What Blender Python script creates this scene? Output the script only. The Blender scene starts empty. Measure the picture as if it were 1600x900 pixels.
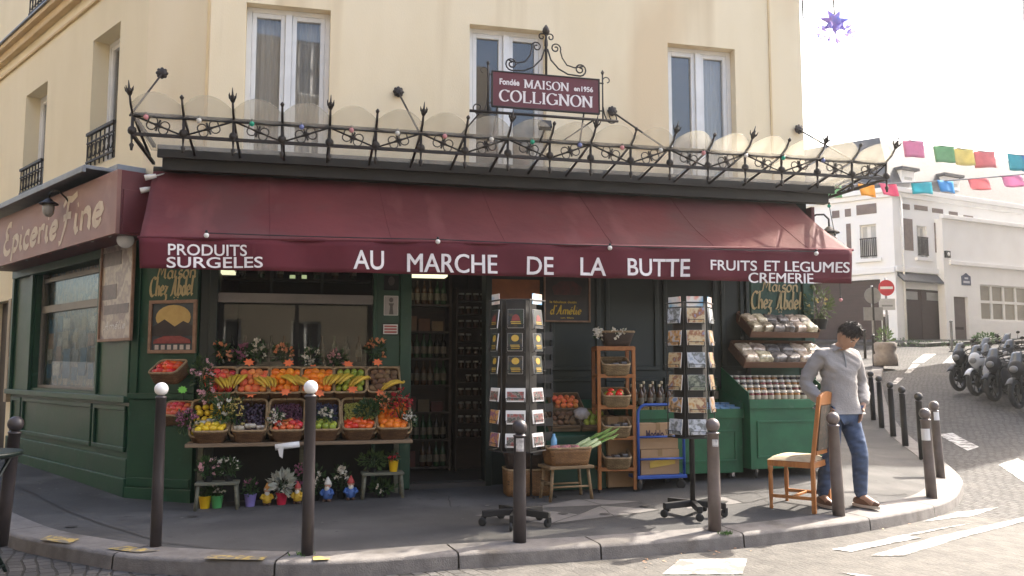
import bpy, math, random
import numpy as np
from mathutils import Vector, Matrix
random.seed(7)
S = bpy.context.scene
COL = S.collection
R = math.radians
# ---------------------------------------------------------------- camera, sky, sun, exposure
F_PX, HOR, CAM_Z = 1330.0, 572.0, 1.40
TH = math.atan((HOR - 450) / F_PX)
cd = bpy.data.cameras.new("Camera"); cam = bpy.data.objects.new("Camera", cd); COL.objects.link(cam)
cd.sensor_width = 36.0; cd.lens = 36.0 * F_PX / 1600.0; cd.clip_end = 2000; cd.clip_start = 0.05
cam.location = (0, 0, CAM_Z); cam.rotation_euler = (math.pi / 2 + TH, 0, 0)
S.camera = cam
SUN_EL, SUN_ROT = R(42), R(53)
w = bpy.data.worlds.new("World"); S.world = w; w.use_nodes = True
nt = w.node_tree
sky = nt.nodes.new("ShaderNodeTexSky"); sky.sky_type = 'NISHITA'; sky.sun_disc = False
sky.sun_elevation = SUN_EL; sky.sun_rotation = SUN_ROT; sky.air_density = 1.0; sky.dust_density = 6.0; sky.ozone_density = 1.0
bg = nt.nodes["Background"]; bg.inputs[1].default_value = 0.15
nt.links.new(sky.outputs[0], bg.inputs[0])
sd = bpy.data.lights.new("Sun", 'SUN'); sd.energy = 3.7; sd.angle = R(0.5); sd.color = (1, .93, .82)
so = bpy.data.objects.new("Sun", sd); COL.objects.link(so)
dvec = Vector((math.sin(SUN_ROT) * math.cos(SUN_EL), math.cos(SUN_ROT) * math.cos(SUN_EL), math.sin(SUN_EL)))
so.rotation_euler = dvec.to_track_quat('Z', 'Y').to_euler(); so.location = (20, 20, 30)
S.view_settings.view_transform = 'Standard'; S.view_settings.look = 'None'
S.view_settings.gamma = 1; S.view_settings.exposure = 2.1; S.view_settings.use_curve_mapping = False
S.cycles.max_bounces = 8; S.cycles.diffuse_bounces = 4; S.cycles.transparent_max_bounces = 12
S.cycles.use_denoising = True
S.cycles.sample_clamp_indirect = 6
# ---------------------------------------------------------------- photo geometry helpers
C0 = Vector((0, 0, CAM_Z))
def ray(px, py):
    u = (px - 800) / F_PX; v = (450 - py) / F_PX
    return Vector((u, math.cos(TH) - v * math.sin(TH), math.sin(TH) + v * math.cos(TH)))
def P(px, py, d):
    r = ray(px, py); return C0 + r * (d / r.y)
# ground level: a smooth surface through measured points
CP = [(-2.62,6.39,.07),(-1.38,5.95,.08),(.05,6.62,.06),(1.7,7.29,.05),(2.91,7.76,.07),(4.37,9.08,.05),(5.22,10.56,.06),(5.65,11.92,.12),
      (6.03,13.27,.17),(6.45,14.64,.22),(6.91,16.12,.32),(8.23,19.63,.62),(-3.8,9.0,.05),(-3.1,8.75,.03),(-.9,9.3,.09),(.8,9.75,.13),(2.4,9.6,.19),
      (3.8,10.5,.29),(-7,12.2,.15),(-5,7.6,.06),(-12,17,.3),(0,3,.0),(4,4,.0),(-6,4,.0),(0,-8,-.3),(10,8,.05),(8,11.5,.12),(10.5,19.5,.80),(9,16.5,.45),
      (12,13,.3),(16,36,2.45),(12,28,1.55),(24,40.3,2.7),(20,25,1.5),(26,30,1.9),(40,40,2.8),(30,60,4.0),(-40,40,.9),(-60,0,.0),(60,0,.3),(0,-60,-1.5),(60,70,5),(-10,70,3),(8,34,2.1)]
_p = np.array(CP); _n = len(CP)
_phi = lambda r: np.sqrt(r * r + 2.0)
_A = _phi(np.linalg.norm(_p[:, None, :2] - _p[None, :, :2], axis=2)) + np.eye(_n) * -0.02
_Q = np.hstack([np.ones((_n, 1)), _p[:, :2]])
_K = np.block([[_A, _Q], [_Q.T, np.zeros((3, 3))]])
_wt = np.linalg.solve(_K, np.concatenate([_p[:, 2], np.zeros(3)]))
def H(x, y):
    r = np.hypot(_p[:, 0] - x, _p[:, 1] - y)
    z = float(_phi(r) @ _wt[:_n] + _wt[_n] + _wt[_n + 1] * x + _wt[_n + 2] * y)
    return max(-2.0, min(8.0, z))
KERB = 0.11
def G(px, py, dz=0.0):
    """point where the sight line through a photo pixel meets the ground"""
    r = ray(px, py); a, b = 3.0, 60.0
    t = a; prev = a
    while t < b:
        p = C0 + r * (t / r.y)
        if p.z <= H(p.x, p.y) + dz: break
        prev = t; t += 0.1
    lo, hi = prev, t
    for _ in range(30):
        m = (lo + hi) / 2; p = C0 + r * (m / r.y)
        if p.z <= H(p.x, p.y) + dz: hi = m
        else: lo = m
    p = C0 + r * (hi / r.y)
    return Vector((p.x, p.y, H(p.x, p.y) + dz))
class Plane:
    def __init__(s, o, u):
        s.o = Vector((o[0], o[1], 0)); s.u = Vector((u[0], u[1], 0)).normalized(); s.n = Vector((s.u.y, -s.u.x, 0))
        s.rz = math.atan2(s.u.y, s.u.x); s.M = Matrix.Translation(s.o) @ Matrix.Rotation(s.rz, 4, 'Z')
    def pt(s, a, o, z): return s.o + s.u * a + s.n * o + Vector((0, 0, z))
    def hit(s, px, py, o=0):
        r = ray(px, py); t = (s.o + s.n * o - C0).dot(s.n) / r.dot(s.n); p = C0 + r * t
        return (p - s.o).dot(s.u), p.z
AF = R(13.7)
_B = P(330, 784, 8.8); _e = Vector((math.cos(AF), math.sin(AF), 0))
B0 = Vector((_B.x, _B.y, 0)) - _e * 0.16
FR = Plane(B0, _e)                                       # front facade
_ca = R(-17); CHL = 0.80
A0 = B0 - Vector((math.cos(_ca), math.sin(_ca), 0)) * CHL
CH = Plane(A0, (math.cos(_ca), math.sin(_ca)))           # chamfered corner
_lu = Vector((math.sin(R(45.2)), -math.cos(R(45.2)), 0)); LL = 9.0
LF = Plane(A0 - _lu * LL, _lu)                           # left facade; s = LL at the corner
# ---------------------------------------------------------------- mesh builder
class MB:
    def __init__(s, X=None): s.v = []; s.f = []; s.s = []; s.X = X
    def P(s, p):
        p = Vector(p); s.v.append(tuple(s.X @ p if s.X else p)); return len(s.v) - 1
    def face(s, pts, smooth=False):
        s.f.append([s.P(p) for p in pts]); s.s.append(smooth)
    def idx(s, ids, smooth=False): s.f.append(list(ids)); s.s.append(smooth)
    def box(s, x0, x1, y0, y1, z0, z1):
        if x1 < x0: x0, x1 = x1, x0
        if y1 < y0: y0, y1 = y1, y0
        if z1 < z0: z0, z1 = z1, z0
        i = [s.P(p) for p in ((x0,y0,z0),(x1,y0,z0),(x1,y1,z0),(x0,y1,z0),(x0,y0,z1),(x1,y0,z1),(x1,y1,z1),(x0,y1,z1))]
        for q in ((3,2,1,0),(4,5,6,7),(0,1,5,4),(1,2,6,5),(2,3,7,6),(3,0,4,7)): s.idx([i[k] for k in q])
        return s
    def prism(s, pts, vec):
        vec = Vector(vec); a = [s.P(p) for p in pts]; b = [s.P(Vector(p) + vec) for p in pts]; n = len(a)
        s.idx(a[::-1]); s.idx(b)
        for k in range(n): s.idx([a[k], a[(k + 1) % n], b[(k + 1) % n], b[k]])
        return s
    def tube(s, pts, r, n=8, cap=True):
        pts = [Vector(p) for p in pts]; m = len(pts)
        rs = r if isinstance(r, (list, tuple)) else [r] * m
        d0 = (pts[1] - pts[0]).normalized()
        a = d0.orthogonal().normalized(); rings = []
        for k in range(m):
            d = (pts[min(k + 1, m - 1)] - pts[max(k - 1, 0)])
            d = d.normalized() if d.length > 1e-9 else d0
            a = (a - d * a.dot(d))
            a = a.normalized() if a.length > 1e-6 else d.orthogonal().normalized()
            b = d.cross(a)
            rings.append([s.P(pts[k] + (a * math.cos(2*math.pi*j/n) + b * math.sin(2*math.pi*j/n)) * rs[k]) for j in range(n)])
        for k in range(m - 1):
            for j in range(n):
                s.idx([rings[k][j], rings[k][(j+1) % n], rings[k+1][(j+1) % n], rings[k+1][j]], n > 5)
        if cap: s.idx(rings[0][::-1]); s.idx(rings[-1])
        return s
    def lathe(s, prof, n=16, c=(0, 0, 0), ax=None, cap=True):
        """profile [(radius, height)] turned about z (or the matrix ax)"""
        c = Vector(c); rings = []
        for r, z in prof:
            row = []
            for j in range(n):
                p = Vector((max(r, 1e-4) * math.cos(2*math.pi*j/n), max(r, 1e-4) * math.sin(2*math.pi*j/n), z))
                if ax: p = ax @ p
                row.append(s.P(p + c))
            rings.append(row)
        for k in range(len(prof) - 1):
            for j in range(n): s.idx([rings[k][j], rings[k][(j+1) % n], rings[k+1][(j+1) % n], rings[k+1][j]], True)
        if cap: s.idx(rings[0][::-1]); s.idx(rings[-1])
        return s
    def ball(s, c, r, n=12, m=8, rot=None, f=None):
        c = Vector(c); r = r if isinstance(r, (tuple, list)) else (r, r, r)
        rows = []
        for i in range(m + 1):
            t = math.pi * i / m; row = []
            for j in range(n):
                a = 2 * math.pi * j / n
                q = Vector((math.sin(t) * math.cos(a) * r[0], math.sin(t) * math.sin(a) * r[1], -math.cos(t) * r[2]))
                if f: q = f(q)
                if rot: q = rot @ q
                row.append(q + c)
            rows.append(row)
        top = s.P(rows[m][0]); bot = s.P(rows[0][0])
        ids = [[s.P(p) for p in rows[i]] for i in range(1, m)]
        for j in range(n):
            s.idx([bot, ids[0][(j+1) % n], ids[0][j]], True); s.idx([top, ids[-1][j], ids[-1][(j+1) % n]], True)
        for k in range(len(ids) - 1):
            for j in range(n): s.idx([ids[k][j], ids[k][(j+1) % n], ids[k+1][(j+1) % n], ids[k+1][j]], True)
        return s
    def grid(s, fn, nu, nv, smooth=True):
        ids = [[s.P(fn(i / nu, j / nv)) for j in range(nv + 1)] for i in range(nu + 1)]
        for i in range(nu):
            for j in range(nv): s.idx([ids[i][j], ids[i+1][j], ids[i+1][j+1], ids[i][j+1]], smooth)
        return s
    def leaves(s, c, rad, n, size, up=0.3, shell=0.35):
        c = Vector(c)
        for _ in range(n):
            d = Vector((random.gauss(0, 1), random.gauss(0, 1), random.gauss(0, 1))).normalized()
            k = shell + (1 - shell) * random.random() ** .6
            p = c + Vector((d.x * rad[0], d.y * rad[1], d.z * rad[2])) * k
            s.leaf(p, d + Vector((0, 0, up)), size * random.uniform(.6, 1.25))
        return s
    def leaf(s, p, d, L, wd=.45):
        d = Vector(d).normalized(); side = d.cross(Vector((random.gauss(0,1), random.gauss(0,1), random.gauss(0,1))))
        if side.length < 1e-3: side = d.orthogonal()
        side = side.normalized() * L * wd; nrm = d.cross(side).normalized() * L * .15
        p = Vector(p)
        a = s.P(p); b = s.P(p + d * L * .5 + side * .5 + nrm); c2 = s.P(p + d * L); e = s.P(p + d * L * .5 - side * .5 + nrm)
        s.idx([a, b, c2]); s.idx([a, c2, e])
def thing(name, label, cat, loc=(0, 0, 0), rz=0.0, group=None, rot=None):
    o = bpy.data.objects.new(name, None); COL.objects.link(o); o.empty_display_size = .1
    o.location = loc; o.rotation_euler = rot if rot else (0, 0, rz)
    o['label'] = label; o['category'] = cat
    if group: o['group'] = group
    return o
def mx(o):
    return Matrix.Translation(o.location) @ o.rotation_euler.to_matrix().to_4x4()
def tag(o, label, cat, group=None):
    o['label'] = label; o['category'] = cat
    if group: o['group'] = group
    return o
def wmx(p):
    m = mx(p)
    while p.parent: p = p.parent; m = mx(p) @ m
    return m
def obj(name, mb, mat, parent=None, world=False, bev=0, solid=0, kind=None, sub=0, loc=None, rz=0):
    vs = mb.v
    if parent is not None and world:
        I = wmx(parent).inverted(); vs = [tuple(I @ Vector(v)) for v in vs]
    me = bpy.data.meshes.new(name); me.from_pydata(vs, [], mb.f); me.polygons.foreach_set('use_smooth', mb.s)
    me.materials.append(mat); me.validate(); me.update()
    o = bpy.data.objects.new(name, me); COL.objects.link(o)
    if parent is not None: o.parent = parent
    if loc is not None: o.location = loc; o.rotation_euler = (0, 0, rz)
    if solid: md = o.modifiers.new('s', 'SOLIDIFY'); md.thickness = solid
    if sub: md = o.modifiers.new('u', 'SUBSURF'); md.levels = sub; md.render_levels = sub
    if bev: md = o.modifiers.new('b', 'BEVEL'); md.width = bev; md.segments = 2; md.limit_method = 'ANGLE'; md.angle_limit = R(40)
    if kind: o['kind'] = kind
    return o
_kids = {}
def children(o): return [c for c in COL.objects if c.parent == o]
def dup(o, loc, rz=None, label=None, group=None, rot=None, parent=None, kids=None):
    """copy a thing with its parts and sub-parts"""
    c = o.copy(); COL.objects.link(c); c.parent = parent
    if parent is None:
        c.location = loc
        if rot is not None: c.rotation_euler = rot
        elif rz is not None: c.rotation_euler = (0, 0, rz)
        if label: c['label'] = label
        if group: c['group'] = group
    for k in children(o): dup(k, None, parent=c)
    return c
# ---------------------------------------------------------------- materials
def new_mat(name):
    m = bpy.data.materials.new(name); m.use_nodes = True; n = m.node_tree.nodes; L = m.node_tree.links
    return m, n, L, n['Principled BSDF']
def lin(c):
    """sRGB 0-255 -> linear"""
    f = lambda v: v / 12.92 if v <= .04045 else ((v + .055) / 1.055) ** 2.4
    return tuple(f(x / 255.0) for x in c)
def MAT(name, c1, c2=None, scale=6, rough=.6, metal=0, bump=0, bscale=40, spec=.5, stretch=(1, 1, 1), rnd=0, contrast=(.35, .65), rvar=0, coat=0, trans=0, alpha=None, emit=None, third=None, fourth=None):
    m, n, L, b = new_mat(name)
    tc = n.new('ShaderNodeTexCoord'); mp = n.new('ShaderNodeMapping'); mp.inputs['Scale'].default_value = stretch
    L.new(tc.outputs['Object'], mp.inputs[0])
    c2 = c2 or tuple(x * .82 for x in c1)
    nz = n.new('ShaderNodeTexNoise'); nz.inputs['Scale'].default_value = scale; nz.inputs['Detail'].default_value = 7; nz.inputs['Roughness'].default_value = .6
    L.new(mp.outputs[0], nz.inputs['Vector'])
    cr = n.new('ShaderNodeValToRGB'); e = cr.color_ramp.elements
    e[0].position, e[1].position = contrast; e[0].color = (*c2, 1); e[1].color = (*c1, 1)
    L.new(nz.outputs[0], cr.inputs[0]); col = cr.outputs[0]
    if third:
        n2 = n.new('ShaderNodeTexNoise'); n2.inputs['Scale'].default_value = third[1]; n2.inputs['Detail'].default_value = 4
        L.new(mp.outputs[0], n2.inputs['Vector'])
        r2 = n.new('ShaderNodeValToRGB'); r2.color_ramp.elements[0].position = third[2]; r2.color_ramp.elements[1].position = third[2] + .12
        L.new(n2.outputs[0], r2.inputs[0])
        mi = n.new('ShaderNodeMix'); mi.data_type = 'RGBA'; L.new(r2.outputs[0], mi.inputs[0]); L.new(col, mi.inputs[6]); mi.inputs[7].default_value = (*third[0], 1); col = mi.outputs[2]
    for lay in ([fourth] if fourth else []):
        n2 = n.new('ShaderNodeTexNoise'); n2.inputs['Scale'].default_value = lay[1]; n2.inputs['Detail'].default_value = 3; m4 = n.new('ShaderNodeMapping'); m4.inputs['Scale'].default_value = lay[4]; L.new(tc.outputs['Object'], m4.inputs[0])
        L.new(m4.outputs[0], n2.inputs['Vector']); r2 = n.new('ShaderNodeValToRGB'); r2.color_ramp.elements[0].position = lay[2]; r2.color_ramp.elements[1].position = lay[2] + lay[3]
        L.new(n2.outputs[0], r2.inputs[0]); mi = n.new('ShaderNodeMix'); mi.data_type = 'RGBA'; L.new(r2.outputs[0], mi.inputs[0]); L.new(col, mi.inputs[6]); mi.inputs[7].default_value = (*lay[0], 1); col = mi.outputs[2]
    if rnd:
        oi = n.new('ShaderNodeObjectInfo'); hs = n.new('ShaderNodeHueSaturation'); mr = n.new('ShaderNodeMapRange')
        mr.inputs[3].default_value = 1 - rnd; mr.inputs[4].default_value = 1 + rnd
        L.new(oi.outputs['Random'], mr.inputs[0]); L.new(mr.outputs[0], hs.inputs['Value'])
        m2 = n.new('ShaderNodeMapRange'); m2.inputs[3].default_value = .5 - rnd * .08; m2.inputs[4].default_value = .5 + rnd * .08
        mu = n.new('ShaderNodeMath'); mu.operation = 'FRACT'; mm = n.new('ShaderNodeMath'); mm.operation = 'MULTIPLY'; mm.inputs[1].default_value = 7.31
        L.new(oi.outputs['Random'], mm.inputs[0]); L.new(mm.outputs[0], mu.inputs[0]); L.new(mu.outputs[0], m2.inputs[0]); L.new(m2.outputs[0], hs.inputs['Hue'])
        L.new(col, hs.inputs['Color']); col = hs.outputs[0]
    L.new(col, b.inputs['Base Color'])
    b.inputs['Roughness'].default_value = rough; b.inputs['Metallic'].default_value = metal; b.inputs['Specular IOR Level'].default_value = spec
    if rvar:
        mr = n.new('ShaderNodeMapRange'); mr.inputs[3].default_value = rough - rvar; mr.inputs[4].default_value = rough + rvar
        L.new(nz.outputs[0], mr.inputs[0]); L.new(mr.outputs[0], b.inputs['Roughness'])
    if coat: b.inputs['Coat Weight'].default_value = coat; b.inputs['Coat Roughness'].default_value = .1
    if bump:
        nb = n.new('ShaderNodeTexNoise'); nb.inputs['Scale'].default_value = bscale; nb.inputs['Detail'].default_value = 5
        L.new(mp.outputs[0], nb.inputs['Vector'])
        bp = n.new('ShaderNodeBump'); bp.inputs['Strength'].default_value = bump; bp.inputs['Distance'].default_value = .01
        L.new(nb.outputs[0], bp.inputs['Height']); L.new(bp.outputs[0], b.inputs['Normal'])
    if trans:
        tr = n.new('ShaderNodeBsdfTranslucent'); L.new(col, tr.inputs[0]); ms = n.new('ShaderNodeMixShader'); ms.inputs[0].default_value = trans
        out = n['Material Output']; L.new(b.outputs[0], ms.inputs[1]); L.new(tr.outputs[0], ms.inputs[2]); L.new(ms.outputs[0], out.inputs[0])
    if alpha is not None: b.inputs['Alpha'].default_value = alpha
    if emit: b.inputs['Emission Color'].default_value = (*emit[0], 1); b.inputs['Emission Strength'].default_value = emit[1]
    return m
def glass_mat(name, tint=(1, 1, 1), refl=1.0, dirt=.04):
    """pane: sees through, mirrors by angle, a little dust"""
    m, n, L, b = new_mat(name); n.remove(b)
    fr = n.new('ShaderNodeFresnel'); fr.inputs[0].default_value = 1.55
    mu = n.new('ShaderNodeMath'); mu.operation = 'MULTIPLY'; mu.inputs[1].default_value = refl; mu.use_clamp = True
    t = n.new('ShaderNodeBsdfTransparent'); t.inputs[0].default_value = (*tint, 1)
    g = n.new('ShaderNodeBsdfGlossy'); g.inputs['Roughness'].default_value = .015
    tc = n.new('ShaderNodeTexCoord'); nz = n.new('ShaderNodeTexNoise'); nz.inputs['Scale'].default_value = 1.1; nz.inputs['Detail'].default_value = 1
    bp = n.new('ShaderNodeBump'); bp.inputs['Strength'].default_value = .06; bp.inputs['Distance'].default_value = .02
    L.new(tc.outputs['Object'], nz.inputs['Vector']); L.new(nz.outputs[0], bp.inputs['Height']); L.new(bp.outputs[0], g.inputs['Normal'])
    d = n.new('ShaderNodeBsdfDiffuse'); d.inputs[0].default_value = (.5, .5, .48, 1)
    ms = n.new('ShaderNodeMixShader'); md = n.new('ShaderNodeMixShader'); md.inputs[0].default_value = dirt
    L.new(fr.outputs[0], mu.inputs[0]); L.new(mu.outputs[0], ms.inputs[0]); L.new(t.outputs[0], ms.inputs[1]); L.new(g.outputs[0], ms.inputs[2])
    L.new(ms.outputs[0], md.inputs[1]); L.new(d.outputs[0], md.inputs[2]); L.new(md.outputs[0], n['Material Output'].inputs[0])
    return m
def wicker_mat(name, c1, c2):
    m, n, L, b = new_mat(name)
    tc = n.new('ShaderNodeTexCoord'); 
    br = n.new('ShaderNodeTexBrick'); br.inputs['Scale'].default_value = 22; br.inputs['Mortar Size'].default_value = .03; br.inputs['Brick Width'].default_value = .8; br.inputs['Row Height'].default_value = .28
    br.inputs['Color1'].default_value = (*c1, 1); br.inputs['Color2'].default_value = (*c2, 1); br.inputs['Mortar'].default_value = (*[x * .3 for x in c2], 1)
    # wrap x+y into one running coordinate so that every side shows the weave
    sx = n.new('ShaderNodeSeparateXYZ'); ad = n.new('ShaderNodeMath'); ad.operation = 'ADD'; cb = n.new('ShaderNodeCombineXYZ')
    L.new(tc.outputs['Object'], sx.inputs[0]); L.new(sx.outputs[0], ad.inputs[0]); L.new(sx.outputs[1], ad.inputs[1]); L.new(ad.outputs[0], cb.inputs[0]); L.new(sx.outputs[2], cb.inputs[1])
    L.new(cb.outputs[0], br.inputs['Vector'])
    nz = n.new('ShaderNodeTexNoise'); nz.inputs['Scale'].default_value = 9; mi = n.new('ShaderNodeMix'); mi.data_type = 'RGBA'; mi.blend_type = 'MULTIPLY'; mi.inputs[0].default_value = .7
    cr = n.new('ShaderNodeValToRGB'); cr.color_ramp.elements[0].position = .3; cr.color_ramp.elements[0].color = (.5, .45, .4, 1); cr.color_ramp.elements[1].position = .65
    L.new(tc.outputs['Object'], nz.inputs['Vector']); L.new(nz.outputs[0], cr.inputs[0]); L.new(br.outputs[0], mi.inputs[6]); L.new(cr.outputs[0], mi.inputs[7]); L.new(mi.outputs[2], b.inputs['Base Color'])
    bp = n.new('ShaderNodeBump'); bp.inputs['Strength'].default_value = .9; bp.inputs['Distance'].default_value = .008; bp.invert = True
    L.new(br.outputs['Fac'], bp.inputs['Height']); L.new(bp.outputs[0], b.inputs['Normal']); b.inputs['Roughness'].default_value = .65
    return m
def card_mat(name, cols, scale=18, seed=0, stretch=(1, 1, 1)):
    """small printed picture: a patchwork of a few colours"""
    m, n, L, b = new_mat(name)
    tc = n.new('ShaderNodeTexCoord'); oi = n.new('ShaderNodeObjectInfo'); ad = n.new('ShaderNodeVectorMath'); ad.operation = 'ADD'
    sc = n.new('ShaderNodeVectorMath'); sc.operation = 'SCALE'; sc.inputs[3].default_value = 9.7
    cb = n.new('ShaderNodeCombineXYZ'); 
    for i in range(3): L.new(oi.outputs['Random'], cb.inputs[i])
    L.new(cb.outputs[0], sc.inputs[0]); L.new(tc.outputs['Object'], ad.inputs[0]); L.new(sc.outputs[0], ad.inputs[1])
    mp = n.new('ShaderNodeMapping'); mp.inputs['Scale'].default_value = stretch; mp.inputs['Location'].default_value = (seed * 1.7, 0, seed); L.new(ad.outputs[0], mp.inputs[0])
    nz = n.new('ShaderNodeTexNoise'); nz.inputs['Scale'].default_value = scale; nz.inputs['Detail'].default_value = 3; L.new(mp.outputs[0], nz.inputs['Vector'])
    cr = n.new('ShaderNodeValToRGB'); el = cr.color_ramp.elements; k = len(cols)
    for i in range(k - 2): el.new(.5)
    for i in range(k): el[i].position = .3 + .4 * i / (k - 1); el[i].color = (*cols[i], 1)
    cr.color_ramp.interpolation = 'EASE'
    L.new(nz.outputs[0], cr.inputs[0]); L.new(cr.outputs[0], b.inputs['Base Color']); b.inputs['Roughness'].default_value = .3
    return m
# ---------------------------------------------------------------- material set
m_plaster = MAT('cream_plaster', (.82,.70,.49), (.77,.645,.43), scale=1.2, rough=.9, bump=.15, bscale=120, stretch=(1,1,.35), third=((.70,.55,.35), .7, .56), fourth=((.66,.53,.34), 2.6, .57, .14, (1, 1, .05)))
m_plaster_left = MAT('pale_cream_plaster', (.80,.70,.49), (.74,.64,.43), scale=1.0, rough=.9, bump=.12, bscale=120, stretch=(1,1,.35))
m_trim = MAT('cream_trim', (.66,.50,.28), (.58,.43,.23), scale=3, rough=.85)
m_green = MAT('green_paint', (.009,.060,.030), (.006,.043,.022), scale=3, rough=.42, rvar=.12, bump=.12, bscale=25, third=((.022,.085,.05), 9, .63))
m_green_dk = MAT('dark_green_paint', (.006,.015,.012), (.004,.010,.008), scale=3, rough=.42, rvar=.1, bump=.08, bscale=20)
m_green_cart = MAT('bright_green_paint', (.014,.115,.045), (.008,.080,.032), scale=4, rough=.45, rvar=.1, bump=.1, bscale=25, third=((.05,.13,.07), 11, .66))
m_red = MAT('burgundy_paint', (.13,.022,.028), (.10,.016,.022), scale=3, rough=.5, rvar=.1)
m_fascia = MAT('faded_burgundy_board', (.285,.145,.115), (.235,.11,.09), scale=1.6, rough=.5, rvar=.12, third=((.32,.18,.14), 2.5, .6))
m_awning = MAT('burgundy_canvas', (.155,.028,.032), (.118,.022,.026), scale=1.3, rough=.85, bump=1.0, bscale=5, stretch=(1,1,1), fourth=((.19,.055,.055), 3, .60, .2, (1, .3, .3)), trans=.12, third=((.120,.036,.038), .9, .54))
m_valance = MAT('burgundy_valance_canvas', (.122,.014,.023), (.098,.010,.018), scale=2, rough=.85, bump=.2, bscale=300, trans=.1)
m_white_letter = MAT('white_letter_vinyl', (.80,.76,.74), (.68,.62,.60), scale=14, rough=.6)
m_gold_letter = MAT('gold_letter_paint', (.46,.36,.17), (.36,.27,.12), scale=10, rough=.5)
m_cream_letter = MAT('cream_letter_paint', (.62,.50,.36), (.52,.40,.28), scale=10, rough=.5)
m_yellow_letter = MAT('yellow_letter_print', (.62,.42,.02), (.55,.36,.02), scale=10, rough=.4)
m_iron = MAT('dark_wrought_iron', (.022,.018,.016), (.030,.022,.018), scale=12, rough=.55, metal=.3, bump=.2, bscale=80)
m_beam = MAT('dark_iron_beam', (.020,.019,.018), (.028,.025,.022), scale=4, rough=.5, bump=.1, bscale=30)
m_zinc = MAT('zinc_flashing', (.20,.21,.22), (.15,.155,.16), scale=5, rough=.45, metal=.4)
m_white = MAT('white_window_paint', (.78,.77,.74), (.70,.69,.66), scale=4, rough=.45)
m_white_wall = MAT('white_render_wall', (.90,.90,.89), (.85,.85,.84), scale=.8, rough=.9, bump=.1, bscale=60)
m_greyred = MAT('brick_infill_panel', (.22,.17,.15), (.17,.13,.12), scale=5, rough=.9)
m_brown_gate = MAT('brown_gate_paint', (.050,.028,.028), (.040,.022,.022), scale=3, rough=.6)
m_taupe = MAT('taupe_door_paint', (.17,.135,.13), (.14,.11,.105), scale=3, rough=.6)
m_slate = MAT('slate_roof', (.075,.080,.090), (.055,.058,.066), scale=6, rough=.6, bump=.3, bscale=30, stretch=(1,1,3))
m_glass = glass_mat('window_glass', refl=1.3)
m_shop_glass = glass_mat('shop_window_glass', tint=(.9,.92,.9), refl=.8, dirt=.012)
m_shop_glass2 = glass_mat('street_window_glass', tint=(.9,.92,.9), refl=.40, dirt=.01)
m_curtain = MAT('net_curtain', (.55,.55,.53), (.45,.45,.43), scale=8, rough=.9, stretch=(6,6,.4))
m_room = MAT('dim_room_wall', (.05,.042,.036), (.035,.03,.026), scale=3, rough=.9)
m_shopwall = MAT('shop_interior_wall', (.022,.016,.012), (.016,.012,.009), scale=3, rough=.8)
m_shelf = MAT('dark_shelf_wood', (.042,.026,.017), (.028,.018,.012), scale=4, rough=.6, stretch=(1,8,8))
m_asphalt = MAT('asphalt_pavement', (.084,.080,.077), (.058,.055,.053), scale=1.1, rough=.9, spec=.25, bump=.5, bscale=220, third=((.115,.108,.102), .8, .56), fourth=((.060,.056,.054), 11, .64, .06, (1, 1, 1)))
m_slab = MAT('pavement_cover_concrete', (.165,.152,.142), (.125,.115,.108), scale=3, rough=.9, bump=.4, bscale=150)
m_kerb = MAT('granite_kerb', (.170,.155,.143), (.120,.108,.10), scale=9, rough=.85, bump=.5, bscale=90, third=((.085,.073,.062), 2.5, .60))
m_mark = MAT('white_road_paint', (.48,.46,.43), (.13,.122,.11), scale=7, rough=.8, contrast=(.46,.55), bump=.3, bscale=100)
m_ymark = MAT('yellow_kerb_paint', (.40,.28,.075), (.15,.13,.10), scale=16, rough=.8, contrast=(.46,.56))
m_bollard = MAT('bollard_brown_black_paint', (.030,.024,.026), (.042,.034,.034), scale=6, rough=.42, bump=.08, bscale=40, rvar=.1)
m_bollard_bk = MAT('bollard_black_paint', (.016,.016,.018), (.024,.023,.024), scale=6, rough=.4, bump=.08, bscale=40)
m_bollard_br = MAT('bollard_weathered_paint', (.145,.115,.105), (.10,.08,.073), scale=7, rough=.4, bump=.08, bscale=40)
m_black = MAT('black_satin_plastic', (.012,.012,.013), (.018,.018,.018), scale=8, rough=.45, spec=.3)
m_rackmetal = MAT('black_rack_metal', (.012,.011,.011), (.02,.018,.017), scale=8, rough=.5)
m_rubber = MAT('black_rubber', (.012,.012,.012), (.02,.02,.02), scale=10, rough=.75)
m_chrome = MAT('worn_chrome', (.55,.55,.56), (.35,.35,.36), scale=10, rough=.25, metal=1)
m_pine = MAT('orange_pine_wood', (.36,.135,.035), (.27,.09,.02), scale=5, rough=.5, stretch=(6,6,.5), bump=.1, bscale=30)
m_chairwood = MAT('honey_varnished_wood', (.42,.17,.045), (.30,.105,.025), scale=5, rough=.35, stretch=(5,5,.6), bump=.06, bscale=30)
m_oldwood = MAT('weathered_plank_wood', (.24,.165,.10), (.15,.10,.06), scale=5, rough=.8, stretch=(.7,6,6), bump=.3, bscale=30)
m_greywood = MAT('grey_green_old_wood', (.16,.155,.11), (.10,.10,.07), scale=6, rough=.85, stretch=(1,5,5), bump=.3, bscale=30)
m_stoolwood = MAT('tan_stool_wood', (.26,.17,.085), (.18,.115,.055), scale=6, rough=.7, stretch=(1,5,5), bump=.15, bscale=30)
m_wicker = wicker_mat('brown_wicker', (.24,.125,.055), (.14,.066,.028))
m_wicker_dk = wicker_mat('dark_wicker', (.075,.042,.026), (.045,.026,.017))
m_wicker_or = wicker_mat('honey_wicker', (.33,.17,.06), (.24,.11,.035))
m_wicker_lt = wicker_mat('straw_wicker', (.36,.25,.12), (.24,.155,.07))
m_wrim = MAT('pale_wicker_rim', (.36,.25,.13), (.22,.14,.07), scale=30, rough=.7, bump=.5, bscale=90)
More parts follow.
